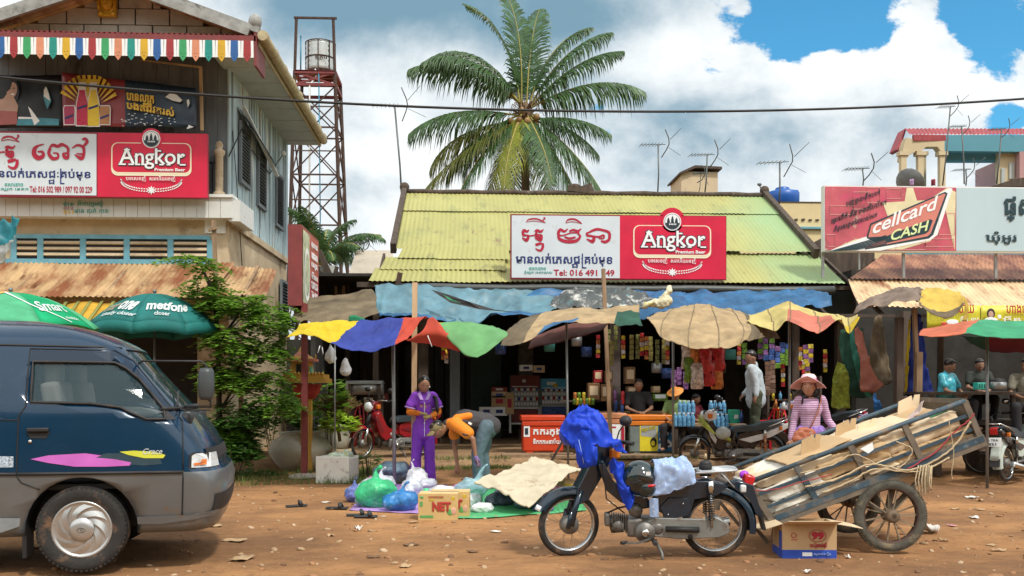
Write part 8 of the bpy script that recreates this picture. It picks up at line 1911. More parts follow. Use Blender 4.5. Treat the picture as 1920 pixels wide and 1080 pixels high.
# cigarette display cabinets
for lab, px0, px1, py0, py1, hm, lm in(('tall cigarette display stand with a maroon header on a white frame', 957, 1012, 704, 812, M_MAROON, M_INKW), ('cigarette display stand with a sky-blue header', 1014, 1064, 710, 800, mat('sky blue header', (.05, .38, .62), .4), M_STEEL)):
 d=22.0;x0, x1=P(px0, 0, d).x, P(px1, 0, d).x;y=P(px0, 0, d).y;z1, z0=zpx(py0, d), zpx(py1, d);h=z1-z0;s=thing('display_stand', lab, 'display stand', ((x0+x1)/2, y, z0), 0, 'cigarette display stands')
 m=MB().mat(M_STEEL);m.bx(x0, x1, y+.1, y+.35, z0+h*.45, z1);m.mat(mat('cabinet grey green', (.10, .14, .13), .5));m.bx(x0-.01, x0+.03, y, y+.35, z0+h*.45, z1).bx(x1-.03, x1+.01, y, y+.35, z0+h*.45, z1);m.build('cabinet', s)
 m=MB().mat(hm);m.bx(x0, x1, y-.02, y+.1, z1-h*.22, z1);m.mat(M_INKW);m.bx(x0+.28, x0+.36, y-.03, y-.02, z1-h*.12, z1-h*.07).bx(x0+.04, x1-.05, y-.028, y-.02, z1-h*.2, z1-h*.185)
 if lm is not M_INKW:m.mat(FY);m.ell((x0+.34, y-.03, z1-h*.14), (.07, .008, .045));m.mat(M_INKW);m.ell((x0+.18, y-.03, z1-h*.10), (.05, .008, .045));m.ell((x0+.26, y-.03, z1-h*.10), (.05, .008, .045))
 m.build('header', s)
 for k in range(4):
  zz=z0+h*(.47+k*.085);m=MB().mat(M_STEEL);m.bx(x0+.03, x1-.03, y, y+.1, zz, zz+.012);m.build('shelf', s)
  for j in range(9):m=MB().mat((M_INKW, FR, M_INKW, FBL)[(j*(k+2)+k)%4]);m.box((x0+.06+j*(x1-x0-.12)/8, y+.05, zz+.05), (.05, .03, .075));m.build('packet', s)
 m=MB().mat(lm)
 for x in(x0, x1):m.bx(x-.02, x+.02, y, y+.04, z0, z0+h*.45).bx(x-.02, x+.02, y+.3, y+.34, z0, z0+h*.45)
 m.bx(x0, x1, y, y+.03, z0+h*.42, z0+h*.45).bx(x0, x1, y, y+.03, z0+h*.15, z0+h*.18);m.mat(M_MAROON if lm is M_INKW else FBL);m.bx(x0+.04, x1-.04, y+.02, y+.05, z0+h*.19, z0+h*.41);m.build('frame', s)
 # cartons stacked in the dim middle bay
cs=[(M_CARD, M_CRIM, 'brown'), (M_CARD2, FBL, 'pale'), (M_INKW, M_NAVY, 'white'), (mat('dull red carton', (.30, .05, .04), .7), M_INKW, 'red')]
for k, (px, py, w, h, c)in enumerate(((912, 771, .34, .20, 2), (936, 771, .36, .20, 2), (936, 752, .36, .26, 0), (936, 740, .36, .14, 1), (936, 730, .36, .10, 3), (955, 756, .20, .5, 0), (1038, 800, .5, .34, 0), (1022, 806, .3, .2, 1), (700, 752, .4, .16, 1), (716, 744, .3, .14, 3), (1075, 790, .35, .3, 0), (986, 690, .3, .14, 2), (1010, 692, .26, .16, 1))):
 mt, m2, nm=cs[c];d=21.5;m=MB().mat(mt);a=P(px, py, d);m.box(a, (w, .3, h), bev=.006);m.mat(m2);m.box(a+V((0, -.152, 0)), (w*.45, .004, h*.4));tag(m.build('carton'), '%s carton in the dim bay, %s'%(nm, ('beside its white twin on the floor', 'white one right of its twin, bottle print', 'on the white box', 'third up on the stack', 'topmost of the stack', 'standing on end by the display stand', 'under the blue-headed stand', 'small, left under the blue-headed stand', 'on the goods behind the red motorbike', 'on top of the goods behind the red motorbike', 'behind the blue raincoat tip', 'high on the pier shelf, left', 'high on the pier shelf, right')[k]), 'carton', 'cartons in the dim bay')
 # red chairs
def chair(lab, px, py, d, rz):
 a=P(px, py, d);z0=.15;s=thing('plastic_chair', lab, 'chair', (a.x, a.y, z0), rz, 'red plastic chairs');Mr=mat('red plastic', (.50, .01, .02), .35, var=.1)
 m=MB().mat(Mr);m.box((0, 0, .42), (.42, .40, .03), bev=.012);m.build('seat', s, world=False)
 for x in(-.18, .18):
  for y in(-.17, .17):m=MB().mat(Mr);m.bar((x*1.15, y*1.15, 0), (x, y, .42), .04);m.build('leg', s, world=False)
 m=MB().mat(Mr);m.tube([(-.2, .18, .42), (-.2, .22, .68), (-.12, .25, .84), (.12, .25, .84), (.2, .22, .68), (.2, .18, .42)], .02, 6)
 for x in(-.09, 0, .09):m.bar((x, .19, .43), (x, .245, .83), .035, .012)
 m.build('backrest', s, world=False);m=MB().mat(Mr)
 for x in(-.21, .21):m.tube([(x, .18, .64), (x, -.12, .64), (x, -.17, .44)], .016, 6)
 m.build('armrests', s, world=False)
chair('red plastic chair behind the black seat of the parked motorbikes', 1442, 760, 16.5, R(-60));chair('red plastic chair behind the red motorbike', 690, 730, 19.5, R(30))
table('steel-topped table in the left bay under the patchwork canopy', 650, 716, 19, zpx(716, 19), M_STEEL);m=MB().mat(M_STEEL);a=P(684, 727, 19.2);m.tube([a+V((-.38, 0, 0)), a+V((.38, 0, 0))], .15, 14);tag(m.build('steel_drum'), 'horizontal steel drum at the back of the left bay', 'drum')
for px, py, l in((610, 640, 'white plastic bag hanging in the left bay, upper'), (638, 665, 'white plastic bag hanging in the left bay, lower')):m=MB().mat(M_INKW);a=P(px+10, py+30, 15.5);m.cap(a+V((0, 0, .2)), a, .03, .10);tag(link('plastic_bag', fuse(m, .02, 2, .5, 'bag', .03, 8)), l, 'bag', 'hanging white bags')
# right stall
m=MB().mat(M_WOODD);c=P(1840, 725, 15.1)
m.bx(c.x-1.1, c.x+1.4, c.y-.5, c.y+.7, .80, .86)
for x in(-.9, .1, 1.2):m.bx(c.x+x-.04, c.x+x+.04, c.y-.4, c.y+.6, 0, .80)
tag(m.build('raised_bench'), 'raised dark bench the right stall people sit on', 'bench')
table('dark bench table in the right stall', 1740, 1990, 14.3, zpx(735, 14.3), M_WOODD, 1.2)
m=MB().mat(mat('turquoise basket', (.05, .50, .42), .4));a=P(1839, 724, 14.4);m.box(a, (.18, .14, .11), bev=.01);m.mat(M_INKD)
for k in range(4):m.box(a+V((-.06+k*.04, -.072, .0)), (.012, .004, .06))
tag(m.build('basket'), 'small turquoise basket on the right stall table', 'basket');m=MB().mat(M_STEEL);m.lathe([(.08, 0), (.12, .02), (.12, .12), (.10, .13)], P(1872, 732, 14.4), 16, ends=True);m.mat(M_BLACK);m.ell(P(1872, 716, 14.5), (.13, .1, .06));tag(m.build('cooking_pot'), 'grey pot with a dark lid on the right stall table', 'pot')
# ---- other two-wheelers
W_TR=mat('white red trim', (.62, .64, .66), .3, dirt=((.45, .03, .04), .2, 4));M_BK=blk('black gloss paint', (.008, .009, .012))
o=P(1436, 725, 15.7);o.z=.02;motorbike('black motorbike with white and red trim, grass bundle at its leg shield', o, pi-TH, M_BK, W_TR, M_SEAT, 'u', R(-8), R(3), rim=mat('copper brown rim', (.30, .16, .08), .4, metal=.5), red=FO)
m=MB().mat(mat('lemongrass', (.42, .48, .08), .6, var=.3));a=P(1338, 812, 15.4)
for k in range(16):m.tube([a+V((-.25+U(-.03, .03), U(-.03, .03), .25+U(-.08, .08))), a+V((U(-.02, .02), 0, 0)), a+V((.28, U(-.03, .03), -.12+U(-.03, .03)))], .006, 4)
m.mat(mat('clear plastic', (.55, .60, .58), .2, alpha=.6));m.ell(a+V((.16, 0, .0)), (.13, .1, .11));tag(m.build('grass_bundle'), 'bundle of pale green stalks in a clear bag on the black and white motorbike', 'vegetables')
o=P(1583, 725, 16.6);o.z=.15;motorbike('dark motorbike with a purple-white tail, mostly hidden behind the woman in the pink hat', o, pi-R(4), M_BK, mat('violet white trim', (.35, .30, .45), .3), M_SEAT, 'u', 0, R(3), rim=M_CHR)
o=P(788, 725, 16.9);o.z=.15;motorbike('red and black motorbike parked behind the metal pole of the patchwork canopy', o, R(216), blk('dark red paint', (.26, .008, .015)), blk('wine trim', (.16, .01, .02)), M_SEAT, 'u', R(15), R(3))
o=P(1888, 725, 13.7);o.z=0;b5=motorbike('pale green and white motorbike with a number plate, cut by the right edge', o, R(38), mat('pale mint paint', (.45, .52, .48), .3, dirt=((.3, .25, .2), .2, 5)), M_BK, M_SEAT, 'u', R(0), R(3))
m=MB().mat(M_INKW);m.box((-.40, 0, .60), (.012, .22, .13), (0, R(12), 0));m.mat(M_INKD);
pl=MB()
put_text(m, '1A TKA', (-.415, .09, .61), V((0, -1, 0)), ZD, M_INKD, width=.17, height=.035, bold=.03, lift=V((-.004, 0, 0)));put_text(m, '821', (-.42, .06, .555), V((0, -1, 0)), ZD, M_INKD, width=.11, height=.035, bold=.03, lift=V((-.004, 0, 0)));m.build('number_plate', b5, world=False)
s=thing('bicycle', 'white-framed bicycle with curved mudguards in the right stall', 'bicycle', at(1843, 15.0, .0), R(-5));Mw=mat('white bicycle paint', (.55, .57, .57), .35)
for x in(0, 1.05):spoke_wheel(s, 'wheel', x, .33, .33, .035, M_CHR, None, .03);m=MB();arc_guard(m, x, .33, .35, 20, 170, .05, Mw, 14, .01);m.build('mudguard', s, world=False)
m=MB().mat(Mw);m.tube([(0, 0, .33), (.16, 0, .82), (.13, 0, .92)], .014, 6);m.tube([(.12, 0, .70), (.35, 0, .35), (.58, 0, .30)], .016, 6);m.tube([(.14, 0, .76), (.42, 0, .42), (.62, 0, .40)], .014, 6);m.tube([(.58, 0, .30), (.72, 0, .85)], .014, 6);m.tube([(1.05, 0, .33), (.58, 0, .30)], .010, 6);m.tube([(1.05, 0, .33), (.70, 0, .72)], .010, 6);m.build('frame', s, world=False)
m=MB().mat(M_BLACK);m.ell((.74, 0, .90), (.14, .08, .035));m.build('saddle', s, world=False);m=MB().mat(M_CHR);m.tube([(.28, -.26, .98), (.14, -.2, .99), (.12, 0, .93), (.14, .2, .99), (.28, .26, .98)], .010, 6);m.build('handlebar', s, world=False)
# ================================================================== plants, jar, shrine, signpost at left
M_LF=glow_leaf('bright leaf', (.17, .33, .04), .5, .4, .5, 2.5);M_LFD=glow_leaf('deep green leaf', (.07, .17, .03), .5, .35, .5, 2.5)
def leaves(m, c, rad, n, ls, mt, seed, pinn=True, droop=.5, flat=1.0):
 """sprays of paired leaflets (or single blades) scattered through an uneven crown"""
 r=random.Random(seed);m.mat(mt)
 for i in range(n):
  d=V((r.gauss(0, 1), r.gauss(0, 1), r.gauss(0, 1)*flat)).normalized();k=r.uniform(.45, 1.0)*(.75+.5*noise.noise(d*2.2+V((seed, 0, 0))));p=c+V((d.x*rad[0], d.y*rad[1], d.z*rad[2]))*k
  out=(V((d.x, d.y, .15))+V((r.uniform(-.5, .5), r.uniform(-.5, .5), 0))).normalized();L=ls*r.uniform(2.2, 4.0)if pinn else ls
  nl=6 if pinn else 1;sd=out.cross(V((0, 0, 1))).normalized()
  for j in range(nl):
   t=(j+.6)/nl;q=p+out*L*t-V((0, 0, 1))*L*droop*t*t
   for s in((-1, 1)if pinn else(0, )):
    a=(sd*s*.9+out*(.5 if pinn else 1)+V((0, 0, r.uniform(-.45, .15)))).normalized();w=a.cross(V((r.uniform(-.4, .4), r.uniform(-.4, .4), 1))).normalized()*ls*.34
    v=[m.bm.verts.new(x)for x in(q, q+a*ls*.45+w, q+a*ls, q+a*ls*.45-w)];m.face(v)
tp=P(405, 725, 14.4);tr=thing('young_tree', 'leafy young tree with feathery bright leaves between the teal umbrella and the signpost', 'tree', (tp.x, tp.y, 0))
m=MB().mat(M_WOODD);m.tube([(tp.x, tp.y, 0), (tp.x+.05, tp.y, 1.0), P(408, 620, 14.4), P(398, 540, 14.4), P(372, 488, 14.4)], [.05, .045, .035, .02, .01], 7)
for px, py in((500, 560), (520, 650), (450, 600), (480, 700), (350, 480), (440, 740)):m.tube([P(406, min(py+90, 780), 14.4), P((406+px)/2, py+20, 14.3), P(px, py, 14.3)], [.025, .018, .006], 5)
m.build('trunk', tr)
for k, (px, py, rx, rz_, n, mt)in enumerate(((450, 575, .45, .28, 85, M_LF), (505, 600, .38, .35, 85, M_LF), (425, 640, .35, .35, 75, M_LFD), (490, 660, .42, .30, 85, M_LF), (440, 715, .42, .32, 80, M_LFD), (385, 540, .22, .30, 40, M_LF), (350, 487, .26, .07, 16, M_LF), (388, 500, .16, .12, 14, M_LF), (510, 710, .28, .22, 35, M_LF), (455, 780, .40, .35, 70, M_LFD), (415, 700, .3, .4, 70, M_LFD), (520, 760, .3, .3, 50, M_LFD), (405, 575, .25, .2, 34, M_LF))):
 m=MB();leaves(m, P(px, py, 14.3), (rx, .42, rz_), int(n*1.7), .085, M_LF if k%3 else mt, k+1);m.build('foliage', tr, keepn=True)
a=P(401, 413, 14.8);m=MB().mat(M_WOOD);m.bar(a, V((a.x+.12, a.y, 0)), .06, .06);m.bar(P(391, 432, 14.75), P(407, 427, 14.75), .04);tag(m.build('timber_post'), 'tall weathered post with a cross tie rising through the young tree', 'post', 'timber posts')
def bush(lab, px, py, d, rad, n, ls, mt, seed, pinn=False, nm='shrub'):
 c=P(px, py, d);s=thing(nm, lab, 'plant', (c.x, c.y, 0));m=MB().mat(M_WOODD)
 for k in range(5):m.tube([(c.x+U(-.05, .05), c.y, 0), c+V((U(-.6, .6)*rad[0], U(-.3, .3), U(-.2, .6)*rad[2]))], .008, 4)
 m.build('stems', s);m=MB();leaves(m, c, rad, n, ls, mt, seed, pinn, .4);m.build('foliage', s, keepn=True)
bush('broad low shrub behind the nose of the minibus', 440, 850, 14.2, (.42, .35, .28), 750, .12, M_LFD, 31);bush('bright shrub against the young tree foot', 435, 815, 14.6, (.35, .3, .35), 330, .09, M_LF, 32, True)
bush('dark shrub right of the big jar, under the pot plant', 590, 795, 17.6, (.5, .4, .5), 800, .12, M_LFD, 33);bush('low dark clump beside the foam box', 690, 862, 14.4, (.26, .25, .16), 260, .06, M_LFD, 34);bush('dark leafy bush behind the big jar', 510, 770, 17.2, (.6, .4, .5), 600, .13, M_LFD, 36)
bush('trailing weeds along the foot of the jar', 470, 892, 14.9, (.7, .25, .08), 800, .08, M_LFD, 38)
pt=P(640, 838, 15.8);s=thing('pot_plant', 'bright leafy plant in a pale clay pot beside the big jar', 'plant', (pt.x, pt.y, .0));m=MB().mat(mat('pale clay pot', (.42, .33, .20), .8));m.lathe([(.11, 0), (.15, .2), (.17, .24), (.17, .30), (.14, .30), (.12, .26)], (pt.x, pt.y, .05), 18, ends=True);m.build('pot', s);m=MB();leaves(m, P(637, 795, 15.8), (.30, .3, .25), 420, .11, glow_leaf('lime leaf', (.36, .52, .05), .5, .35, .4, 3), 35, False);m.build('foliage', s, keepn=True)
bush('pale spiky green plant just right of the maroon signpost', 615, 745, 16.2, (.25, .25, .42), 150, .20, M_LF, 37)
j=P(563, 870, 16.0);m=MB().mat(mat('old glazed jar', (.44, .43, .35), .6, var=.2, vs=3, dirt=[((.14, .15, .10), .25, 2), ((.45, .38, .26), .28, 4)], bump=.004, bs=18));m.lathe([(.22, 0), (.30, .03), (.42, .14), (.53, .32), (.53, .40), (.46, .53), (.34, .60), (.33, .635), (.37, .655), (.37, .67), (.33, .675), (.30, .65), (.30, .60)], (j.x, j.y, hgt(j.x, j.y)-.02), 40, ends=True);m.mat(M_BLACK);m.lathe([(0, .62), (.30, .62)], (j.x, j.y, .0), 20, ends=False);tag(m.build('water_jar'), 'huge round stained clay water jar behind the maroon signpost', 'jar')
m=MB().mat(mat('old glazed jar', (1, 1, 1)));j=P(625, 820, 17.2);m.lathe([(.2, 0), (.33, .3), (.25, .5), (.28, .52), (.28, .54)], (j.x, j.y, .15), 24, ends=True);tag(m.build('water_jar'), 'smaller clay jar half hidden behind the huge one', 'jar')
s=thing('grass_broom_bundle', 'fan-shaped bundle of brown grass brooms standing behind the pot plant', 'broom', at(628, 16.2));m=MB().mat(mat('broom grass', (.17, .11, .04), .9, var=.5, vs=30, stretch=(1, 1, .1)));a=P(632, 790, 16.2)
for k in range(150):t=k/149;an=R(lerp(38, 150, t)+U(-3, 3));L=.48*U(.85, 1.05);m.tube([a+V((.05*cos(an), U(-.06, .06), 0)), a+V((L*.7*cos(an), U(-.1, .1), L*.8*sin(an))), a+V((L*1.1*cos(an), U(-.12, .12), L*1.15*sin(an)-.03))], [.006, .008, .004], 3, smooth=False)
m.build('bristles', s);m=MB().mat(M_WOOD);m.tube([a, a+V((.05, 0, -.35))], .03, 6);m.build('handle', s)
# shrine
c=P(575, 725, 15.6);s=thing('spirit_house', 'small ochre and red spirit house on a pillar behind the maroon signpost', 'shrine', (c.x, c.y, .1));Z=lambda py:zpx(py, 15.6)
def lp(m, mt, w, z0, z1, tp_=1.0, c_=c):m.mat(mt);m.box((c_.x, c_.y, (z0+z1)/2), (w, w*.9, z1-z0), taper=1-tp_)
Mred=mat('shrine red', (.42, .04, .03), .6);m=MB();lp(m, M_YELP, .17, 0, Z(748));m.build('pillar', s);m=MB();lp(m, Mred, .24, Z(748), Z(738), 1.5);lp(m, Mred, .36, Z(738), Z(720), 1.25);m.build('capital', s)
m=MB();lp(m, M_YELP, .74, Z(718), Z(710));lp(m, M_YELP, .66, Z(710), Z(702));
for k in range(12):m.lathe([(.02, 0), (.025, .03), (.01, .05), (0, .06)], (c.x-.3+k*.055, c.y-.29, Z(704)), 6)
m.build('platform', s);c2=c+V((-.08, 0, 0));m=MB();lp(m, M_YELP, .36, Z(702), Z(678), .85, c2);lp(m, mat('shrine pink', (.60, .22, .16), .6), .48, Z(678), Z(673), 1, c2);lp(m, M_YELP, .38, Z(673), Z(668), .7, c2);lp(m, _mc['shrine pink'], .24, Z(668), Z(660), .5, c2);lp(m, M_YELP, .12, Z(660), Z(648), .1, c2)
for sx in(-1, 1):m.mat(M_YELP);m.tube([c2+V((sx*.22, -.1, Z(676)-H)), c2+V((sx*.25, -.1, Z(670)-H)), c2+V((sx*.24, -.1, Z(664)-H))], [.02, .015, .004], 5)
m.mat(M_BLACK);m.box(c2+V((0, -.165, Z(691)-H)), (.12, .01, .14));m.build('shrine_house', s);m=MB().mat(mat('jade vase', (.15, .5, .38), .3));m.lathe([(.03, 0), (.04, .04), (.02, .09), (.035, .12)], V((c.x+.11, c.y-.2, Z(702))), 10, ends=True);m.build('vase', s)
# lightbox signpost
c=P(571, 725, 14.5);s=thing('lightbox_signpost', 'maroon post carrying a deep red box sign with a noodle-bowl picture', 'sign', (c.x, c.y, 0));m=MB().mat(M_MAROON);m.bx(c.x-.045, c.x+.045, c.y-.045, c.y+.045, 0, zpx(570, 14.5));m.build('post', s)
m=MB().mat(mat('concrete footing', (.42, .38, .32), .9));m.ell((c.x, c.y, 0), (.26, .22, .06));m.build('footing', s)
x0, x1=P(540, 725, 14.4).x, P(566, 725, 14.4).x;z1, z0=zpx(421, 14.4), zpx(573, 14.4);y0=c.y-.1;y1=y0+1.6;m=MB().mat(M_MAROON);m.bx(x0, x1, y0, y1, z0, z1);m.build('sign_box', s)
m=MB();fx=x1+.004;h=z1-z0
def fq(a0, a1, b0, b1, mt, l=0):m.mat(mt);m.poly([V((fx+l, y0+1.6*a, z0+h*b_))for a, b_ in((a0, b0), (a1, b0), (a1, b1), (a0, b1))])
fq(.03, .97, .03, .97, mat('box sign red', (.42, .06, .06), .4));fq(.03, .40, .05, .95, mat('bowl photo', (.45, .50, .35), .4, var=.6, vs=5), .004);m.mat(M_INKW);m.bm.faces.ensure_lookup_table()
pts=[V((fx+.008, y0+1.6*(.26+.16*cos(R(a))), z0+h*(.42+.34*sin(R(a)))))for a in range(0, 360, 15)];m.poly(pts);m.mat(_mc['bowl photo']);m.poly([V((fx+.012, p.y*.8+(y0+1.6*.26)*.2, p.z*.8+(z0+h*.42)*.2))for p in pts])
for k in range(6):put_text(m, ('គុយទាវ', 'ហាងបាយ', 'កាហ្វេ', 'មីឆា', 'បបរ', 'Tel: 012')[k], (fx+.006, y0+.78, z0+h*(.80-k*.13)), V((0, 1, 0)), ZD, M_INKW, width=.6, height=.12, bold=.02, lift=V((.004, 0, 0)))
m.build('printed_face', s)
# foam box
c=G(633, 900);s=thing('foam_box', 'dirty white foam box full of rubbish beside the signpost foot', 'box', (c.x, c.y, hgt(c.x, c.y)), R(-12));Mf=mat('dirty foam', (.66, .66, .60), .8, var=.06, dirt=[((.25, .2, .14), .36, 7), ((.05, .05, .04), .22, 14)])
m=MB().mat(Mf)
for q in((0, -.2, .20, .52, .05, .40), (0, .2, .2, .52, .05, .38), (-.235, 0, .2, .05, .44, .39), (.235, 0, .19, .05, .44, .37)):m.box(q[:3], q[3:], bev=.015)
m.box((0, 0, .03), (.5, .4, .05));m.build('tub', s, world=False);m=MB().mat(mat('clear rubbish bag', (.50, .58, .45), .3, var=.4, vs=9, dirt=((.5, .5, .05), .3, 7)));m.ell((0, 0, .34), (.2, .16, .11));m.ell((.12, .05, .40), (.1, .1, .08));o=link('plastic_bag', fuse(m, .012, 1, .5, 'bag', .03, 14), None, False);o.matrix_world=s.matrix_basis;o.location=s.location;tag(o, 'crumpled clear bag stuffed in the dirty foam box', 'bag')
# grass: uncountable
m=MB().mat(glow_leaf('kerb grass', (.12, .17, .035), .6, .3, .5, 5));r=random.Random(5)
for i in range(7500):
 px=r.choice([r.uniform(440, 760), r.uniform(640, 720), r.uniform(790, 960), r.uniform(1160, 1330)]);x=P(px, 725, 15.6).x;y=edge_y(x)-.12+r.gauss(0, .16)if px>760 or px<10 else r.uniform(13.7, 15.9)-(0 if px>560 else .2);z=walk_z(V((x, y, 0)));h=r.uniform(.03, .11)*(1.3 if px<760 else .8);a=r.uniform(0, 6.28);w=V((cos(a), sin(a), 0))*.006;t=V((r.uniform(-.05, .05), r.uniform(-.05, .05), h))
 m.poly([V((x, y, z-.01))-w, V((x, y, z-.01))+w, V((x, y, z))+t])
o=m.build('grass', keepn=True);tag(o, 'low weeds and grass along the edge of the packed-earth walk', 'grass', kind='stuff')
# ================================================================== the pile of bags, boxes, and litter
def plast(n, c, a=.82):return mat(n, c, .28, var=.35, vs=7, dirt=((min(1, c[0]*1.6+.2), min(1, c[1]*1.5+.2), min(1, c[2]*1.4+.2)), .35, 8), alpha=a, bump=.022, bs=20)
BG={'green':plast('green bag film', (.03, .50, .20)), 'blue':plast('blue bag film', (.02, .20, .52)), 'grey':plast('slate bag film', (.12, .20, .28)), 'clear':plast('milky bag film', (.58, .64, .70), .72), 'white':plast('white bag film', (.68, .70, .74), .9), 'dark':plast('dark bag film', (.06, .07, .14)), 'pink':plast('pink bag film', (.62, .22, .40)), 'teal':plast('pale teal film', (.30, .50, .58), .75), 'deep':plast('indigo bag film', (.10, .14, .42))}
def bag(lab, px, py, w, h, c, seed, knot=True, dp=.8, tip=None):
 a=G(px, py);a.z=hgt(a.x, a.y)-.01;d=a.dot(FW);w=w*d/F*1.05;h=h*d/F;m=MB().mat(BG[c]);r=random.Random(seed)
 m.ell((0, 0, h*.38), (w*.5, w*.4*dp, h*.40))
 for k in range(5):m.ell((r.uniform(-.25, .25)*w, r.uniform(-.2, .2)*w, r.uniform(.2, .55)*h), (w*r.uniform(.18, .28), w*.25, h*r.uniform(.18, .28)))
 if knot:t=V(tip or(r.uniform(-.1, .1)*w, 0, h*1.0));m.cap((t.x*.4, 0, h*.62), t, w*.12, w*.03);m.cap(t, t+V((w*.1, 0, h*.08)), w*.02, w*.05)
 me=fuse(m, max(.010, w*.035), 1, .5, 'bag', w*.055, 3.0/w);me2=me
 o=link('plastic_bag', me, None, False);o.location=a;return tag(o, lab, 'bag', 'plastic bags in the pile')
for a in(('bright green knotted bag at the front left of the pile', 706, 950, 78, 72, 'green', 1), ('strong blue bag right of the green one', 752, 956, 68, 50, 'blue', 2), ('slate-grey filled bag at the back left of the pile', 735, 902, 70, 56, 'grey', 3, False), ('indigo bag at the left end of the pile', 668, 938, 42, 44, 'deep', 4), ('pale blue bag tucked left of the green one', 684, 948, 36, 34, 'teal', 5), ('milky clear bag behind the green one', 712, 920, 60, 44, 'clear', 6), ('milky clear bag behind the blue one', 772, 932, 42, 50, 'clear', 7), ('white pointed bag leaning at the feet of the woman in violet', 782, 912, 40, 52, 'white', 8, True, .7, (-.08, 0, .38)), ('milky bag in the middle, behind the carton', 832, 928, 60, 30, 'white', 9, False), ('pale teal bag with tall ears in front of the bending man', 884, 930, 62, 52, 'teal', 10, True, .8, (.16, 0, .42)), ('pink bag in the middle of the pile', 862, 918, 26, 22, 'pink', 11, False), ('pale green bag just right of the blue one', 806, 926, 44, 22, 'green', 12, False), ('dark purple bag under the pale sheet', 940, 946, 60, 34, 'dark', 13, False), ('white bag with pink print in front of the pale sheet', 905, 958, 44, 28, 'white', 14, False), ('sky blue bag at the left rim of the pile', 662, 926, 30, 24, 'blue', 24, False), ('milky bag on top of the left heap', 690, 925, 44, 40, 'clear', 22, False), ('pale teal bag between the green and blue bags', 728, 938, 40, 34, 'teal', 23, False), ('indigo bag beside the green sheet corner', 1020, 957, 40, 22, 'deep', 25, False), ('slate bag under the right end of the pale sheet', 1000, 952, 66, 34, 'grey', 15, False), ('pinkish clear bag at the right end of the pile', 1040, 942, 44, 44, 'pink', 16, False), ('dark bag deep under the pale sheet', 975, 930, 90, 30, 'dark', 17, False), ('small pink bag at the back left of the pile', 700, 902, 26, 20, 'pink', 18, False), ('clear bag between the carton and the pale sheet', 888, 948, 34, 34, 'clear', 19, False), ('milky bag at the back of the pile beside the violet legs', 800, 912, 40, 26, 'clear', 20, False)):bag(*a)
def mat_sheet(nm, lab, pts, mt, lift=.012):
 m=MB().mat(mt);p=[G(x, y)for x, y in pts];m.grid(lambda u, v:(lambda q:V((q.x, q.y, hgt(q.x, q.y)+lift+.008*nz(q, 6))))(p[0].lerp(p[1], u).lerp(p[3].lerp(p[2], u), v)), 24, 10);return tag(m.build(nm, solid=.004), lab, 'ground sheet')
mat_sheet('ground_sheet', 'flat green plastic sheet under the right half of the pile', [(850, 972), (1100, 958), (1075, 905), (850, 915)], mat('green ground sheet', (.06, .36, .14), .5, var=.2), .012)
mat_sheet('ground_sheet', 'flat lilac plastic sheet under the left half of the pile', [(655, 958), (850, 962), (840, 905), (690, 905)], mat('lilac ground sheet', (.36, .22, .52), .5, var=.25), .010)
S=lambda x, y, d:P(x, y, d)
m=cloth([[S(888, 908, 10.9), S(930, 922, 10.6), S(960, 938, 10.3), S(992, 952, 10.1)], [S(935, 890, 11.3), S(970, 902, 11.0), S(1005, 915, 10.7), S(1030, 922, 10.5)], [S(985, 868, 12.0), S(1020, 878, 11.7), S(1050, 888, 11.4), S(1066, 893, 11.2)], [S(1000, 862, 12.4), S(1035, 870, 12.2), S(1075, 880, 12.0), S(1105, 888, 11.9)]], 46, 36, .02, 3, 5, [mat('pale woven ground cloth', (.50, .44, .32), .85, var=.12, vs=3, dirt=((.30, .22, .14), .34, 4), bump=.004, bs=40)], fine=.012)
tag(m.build('woven_sheet', solid=.012), 'large pale woven sheet thrown over the right half of the bag pile', 'sheet')
m=MB().mat(M_CARD);c=G(1062, 935);m.box(c+V((0, 0, .12)), (.26, .2, .22), (.3, .2, .5));m.mat(FY);m.box(c+V((0, -.02, .14)), (.2, .2, .16), (.3, .2, .5));tag(m.build('carton'), 'small yellow-labelled carton tipped at the right end of the pile', 'carton')
def carton(lab, p, w, dp, h, rz, base=M_CARD, grp='cartons'):
 s=thing('carton', lab, 'carton', p, rz, grp);m=MB().mat(base);m.box((0, 0, h/2), (w, dp, h), bev=.004);m.mat(M_CARD2);m.box((0, 0, h+.001), (w*.98, .05, .002));m.build('box', s, world=False);return s
gc=G(822, 974);gc.z=hgt(gc.x, gc.y);M_NR=mat('brown red print', (.40, .04, .03), .6, var=.15);M_NG=mat('green print', (.10, .34, .10), .6, var=.15)
for k, (dx, dy, lab)in enumerate(((0, .16, 'yellow-brown carton printed NET in front of the pile'), (.12, .36, 'second carton of the same print, just behind the NET carton'))):
 s=carton(lab, gc+V((dx, dy, 0)), .42, .26, .285, R(-3), mat('yellow carton', (.56, .40, .17), .75, var=.1, dirt=((.4, .26, .1), .2, 4)), 'printed cartons');m=MB();y=-.131
 put_text(m, 'NET', (-.06, y, .10), XD, ZD, M_NR, width=.20, height=.10, bold=.06)
 m.mat(M_NG);m.bx(-.19, -.05, y-.003, y, .03, .055).bx(-.19, -.16, y-.003, y, .15, .20);m.ell((-.17, y, .245), (.02, .003, .015));m.ell((.13, y, .09), (.035, .003, .035));m.mat(mat('pinkish print', (.62, .36, .26), .6));m.ell((.165, y, .10), (.03, .005, .04));m.mat(M_NR);m.bx(-.10, .06, y-.003, y, .252, .256).bx(-.10, .06, y-.003, y, .240, .243);m.mat(FY);m.bx(-.09, -.04, y-.003, y, .21, .225);m.ell((.16, y, .235), (.02, .003, .02));m.mat(M_NR);m.bx(.2115, .214, -.05, .03, .1, .2)
 m.build('printing', s, world=False)
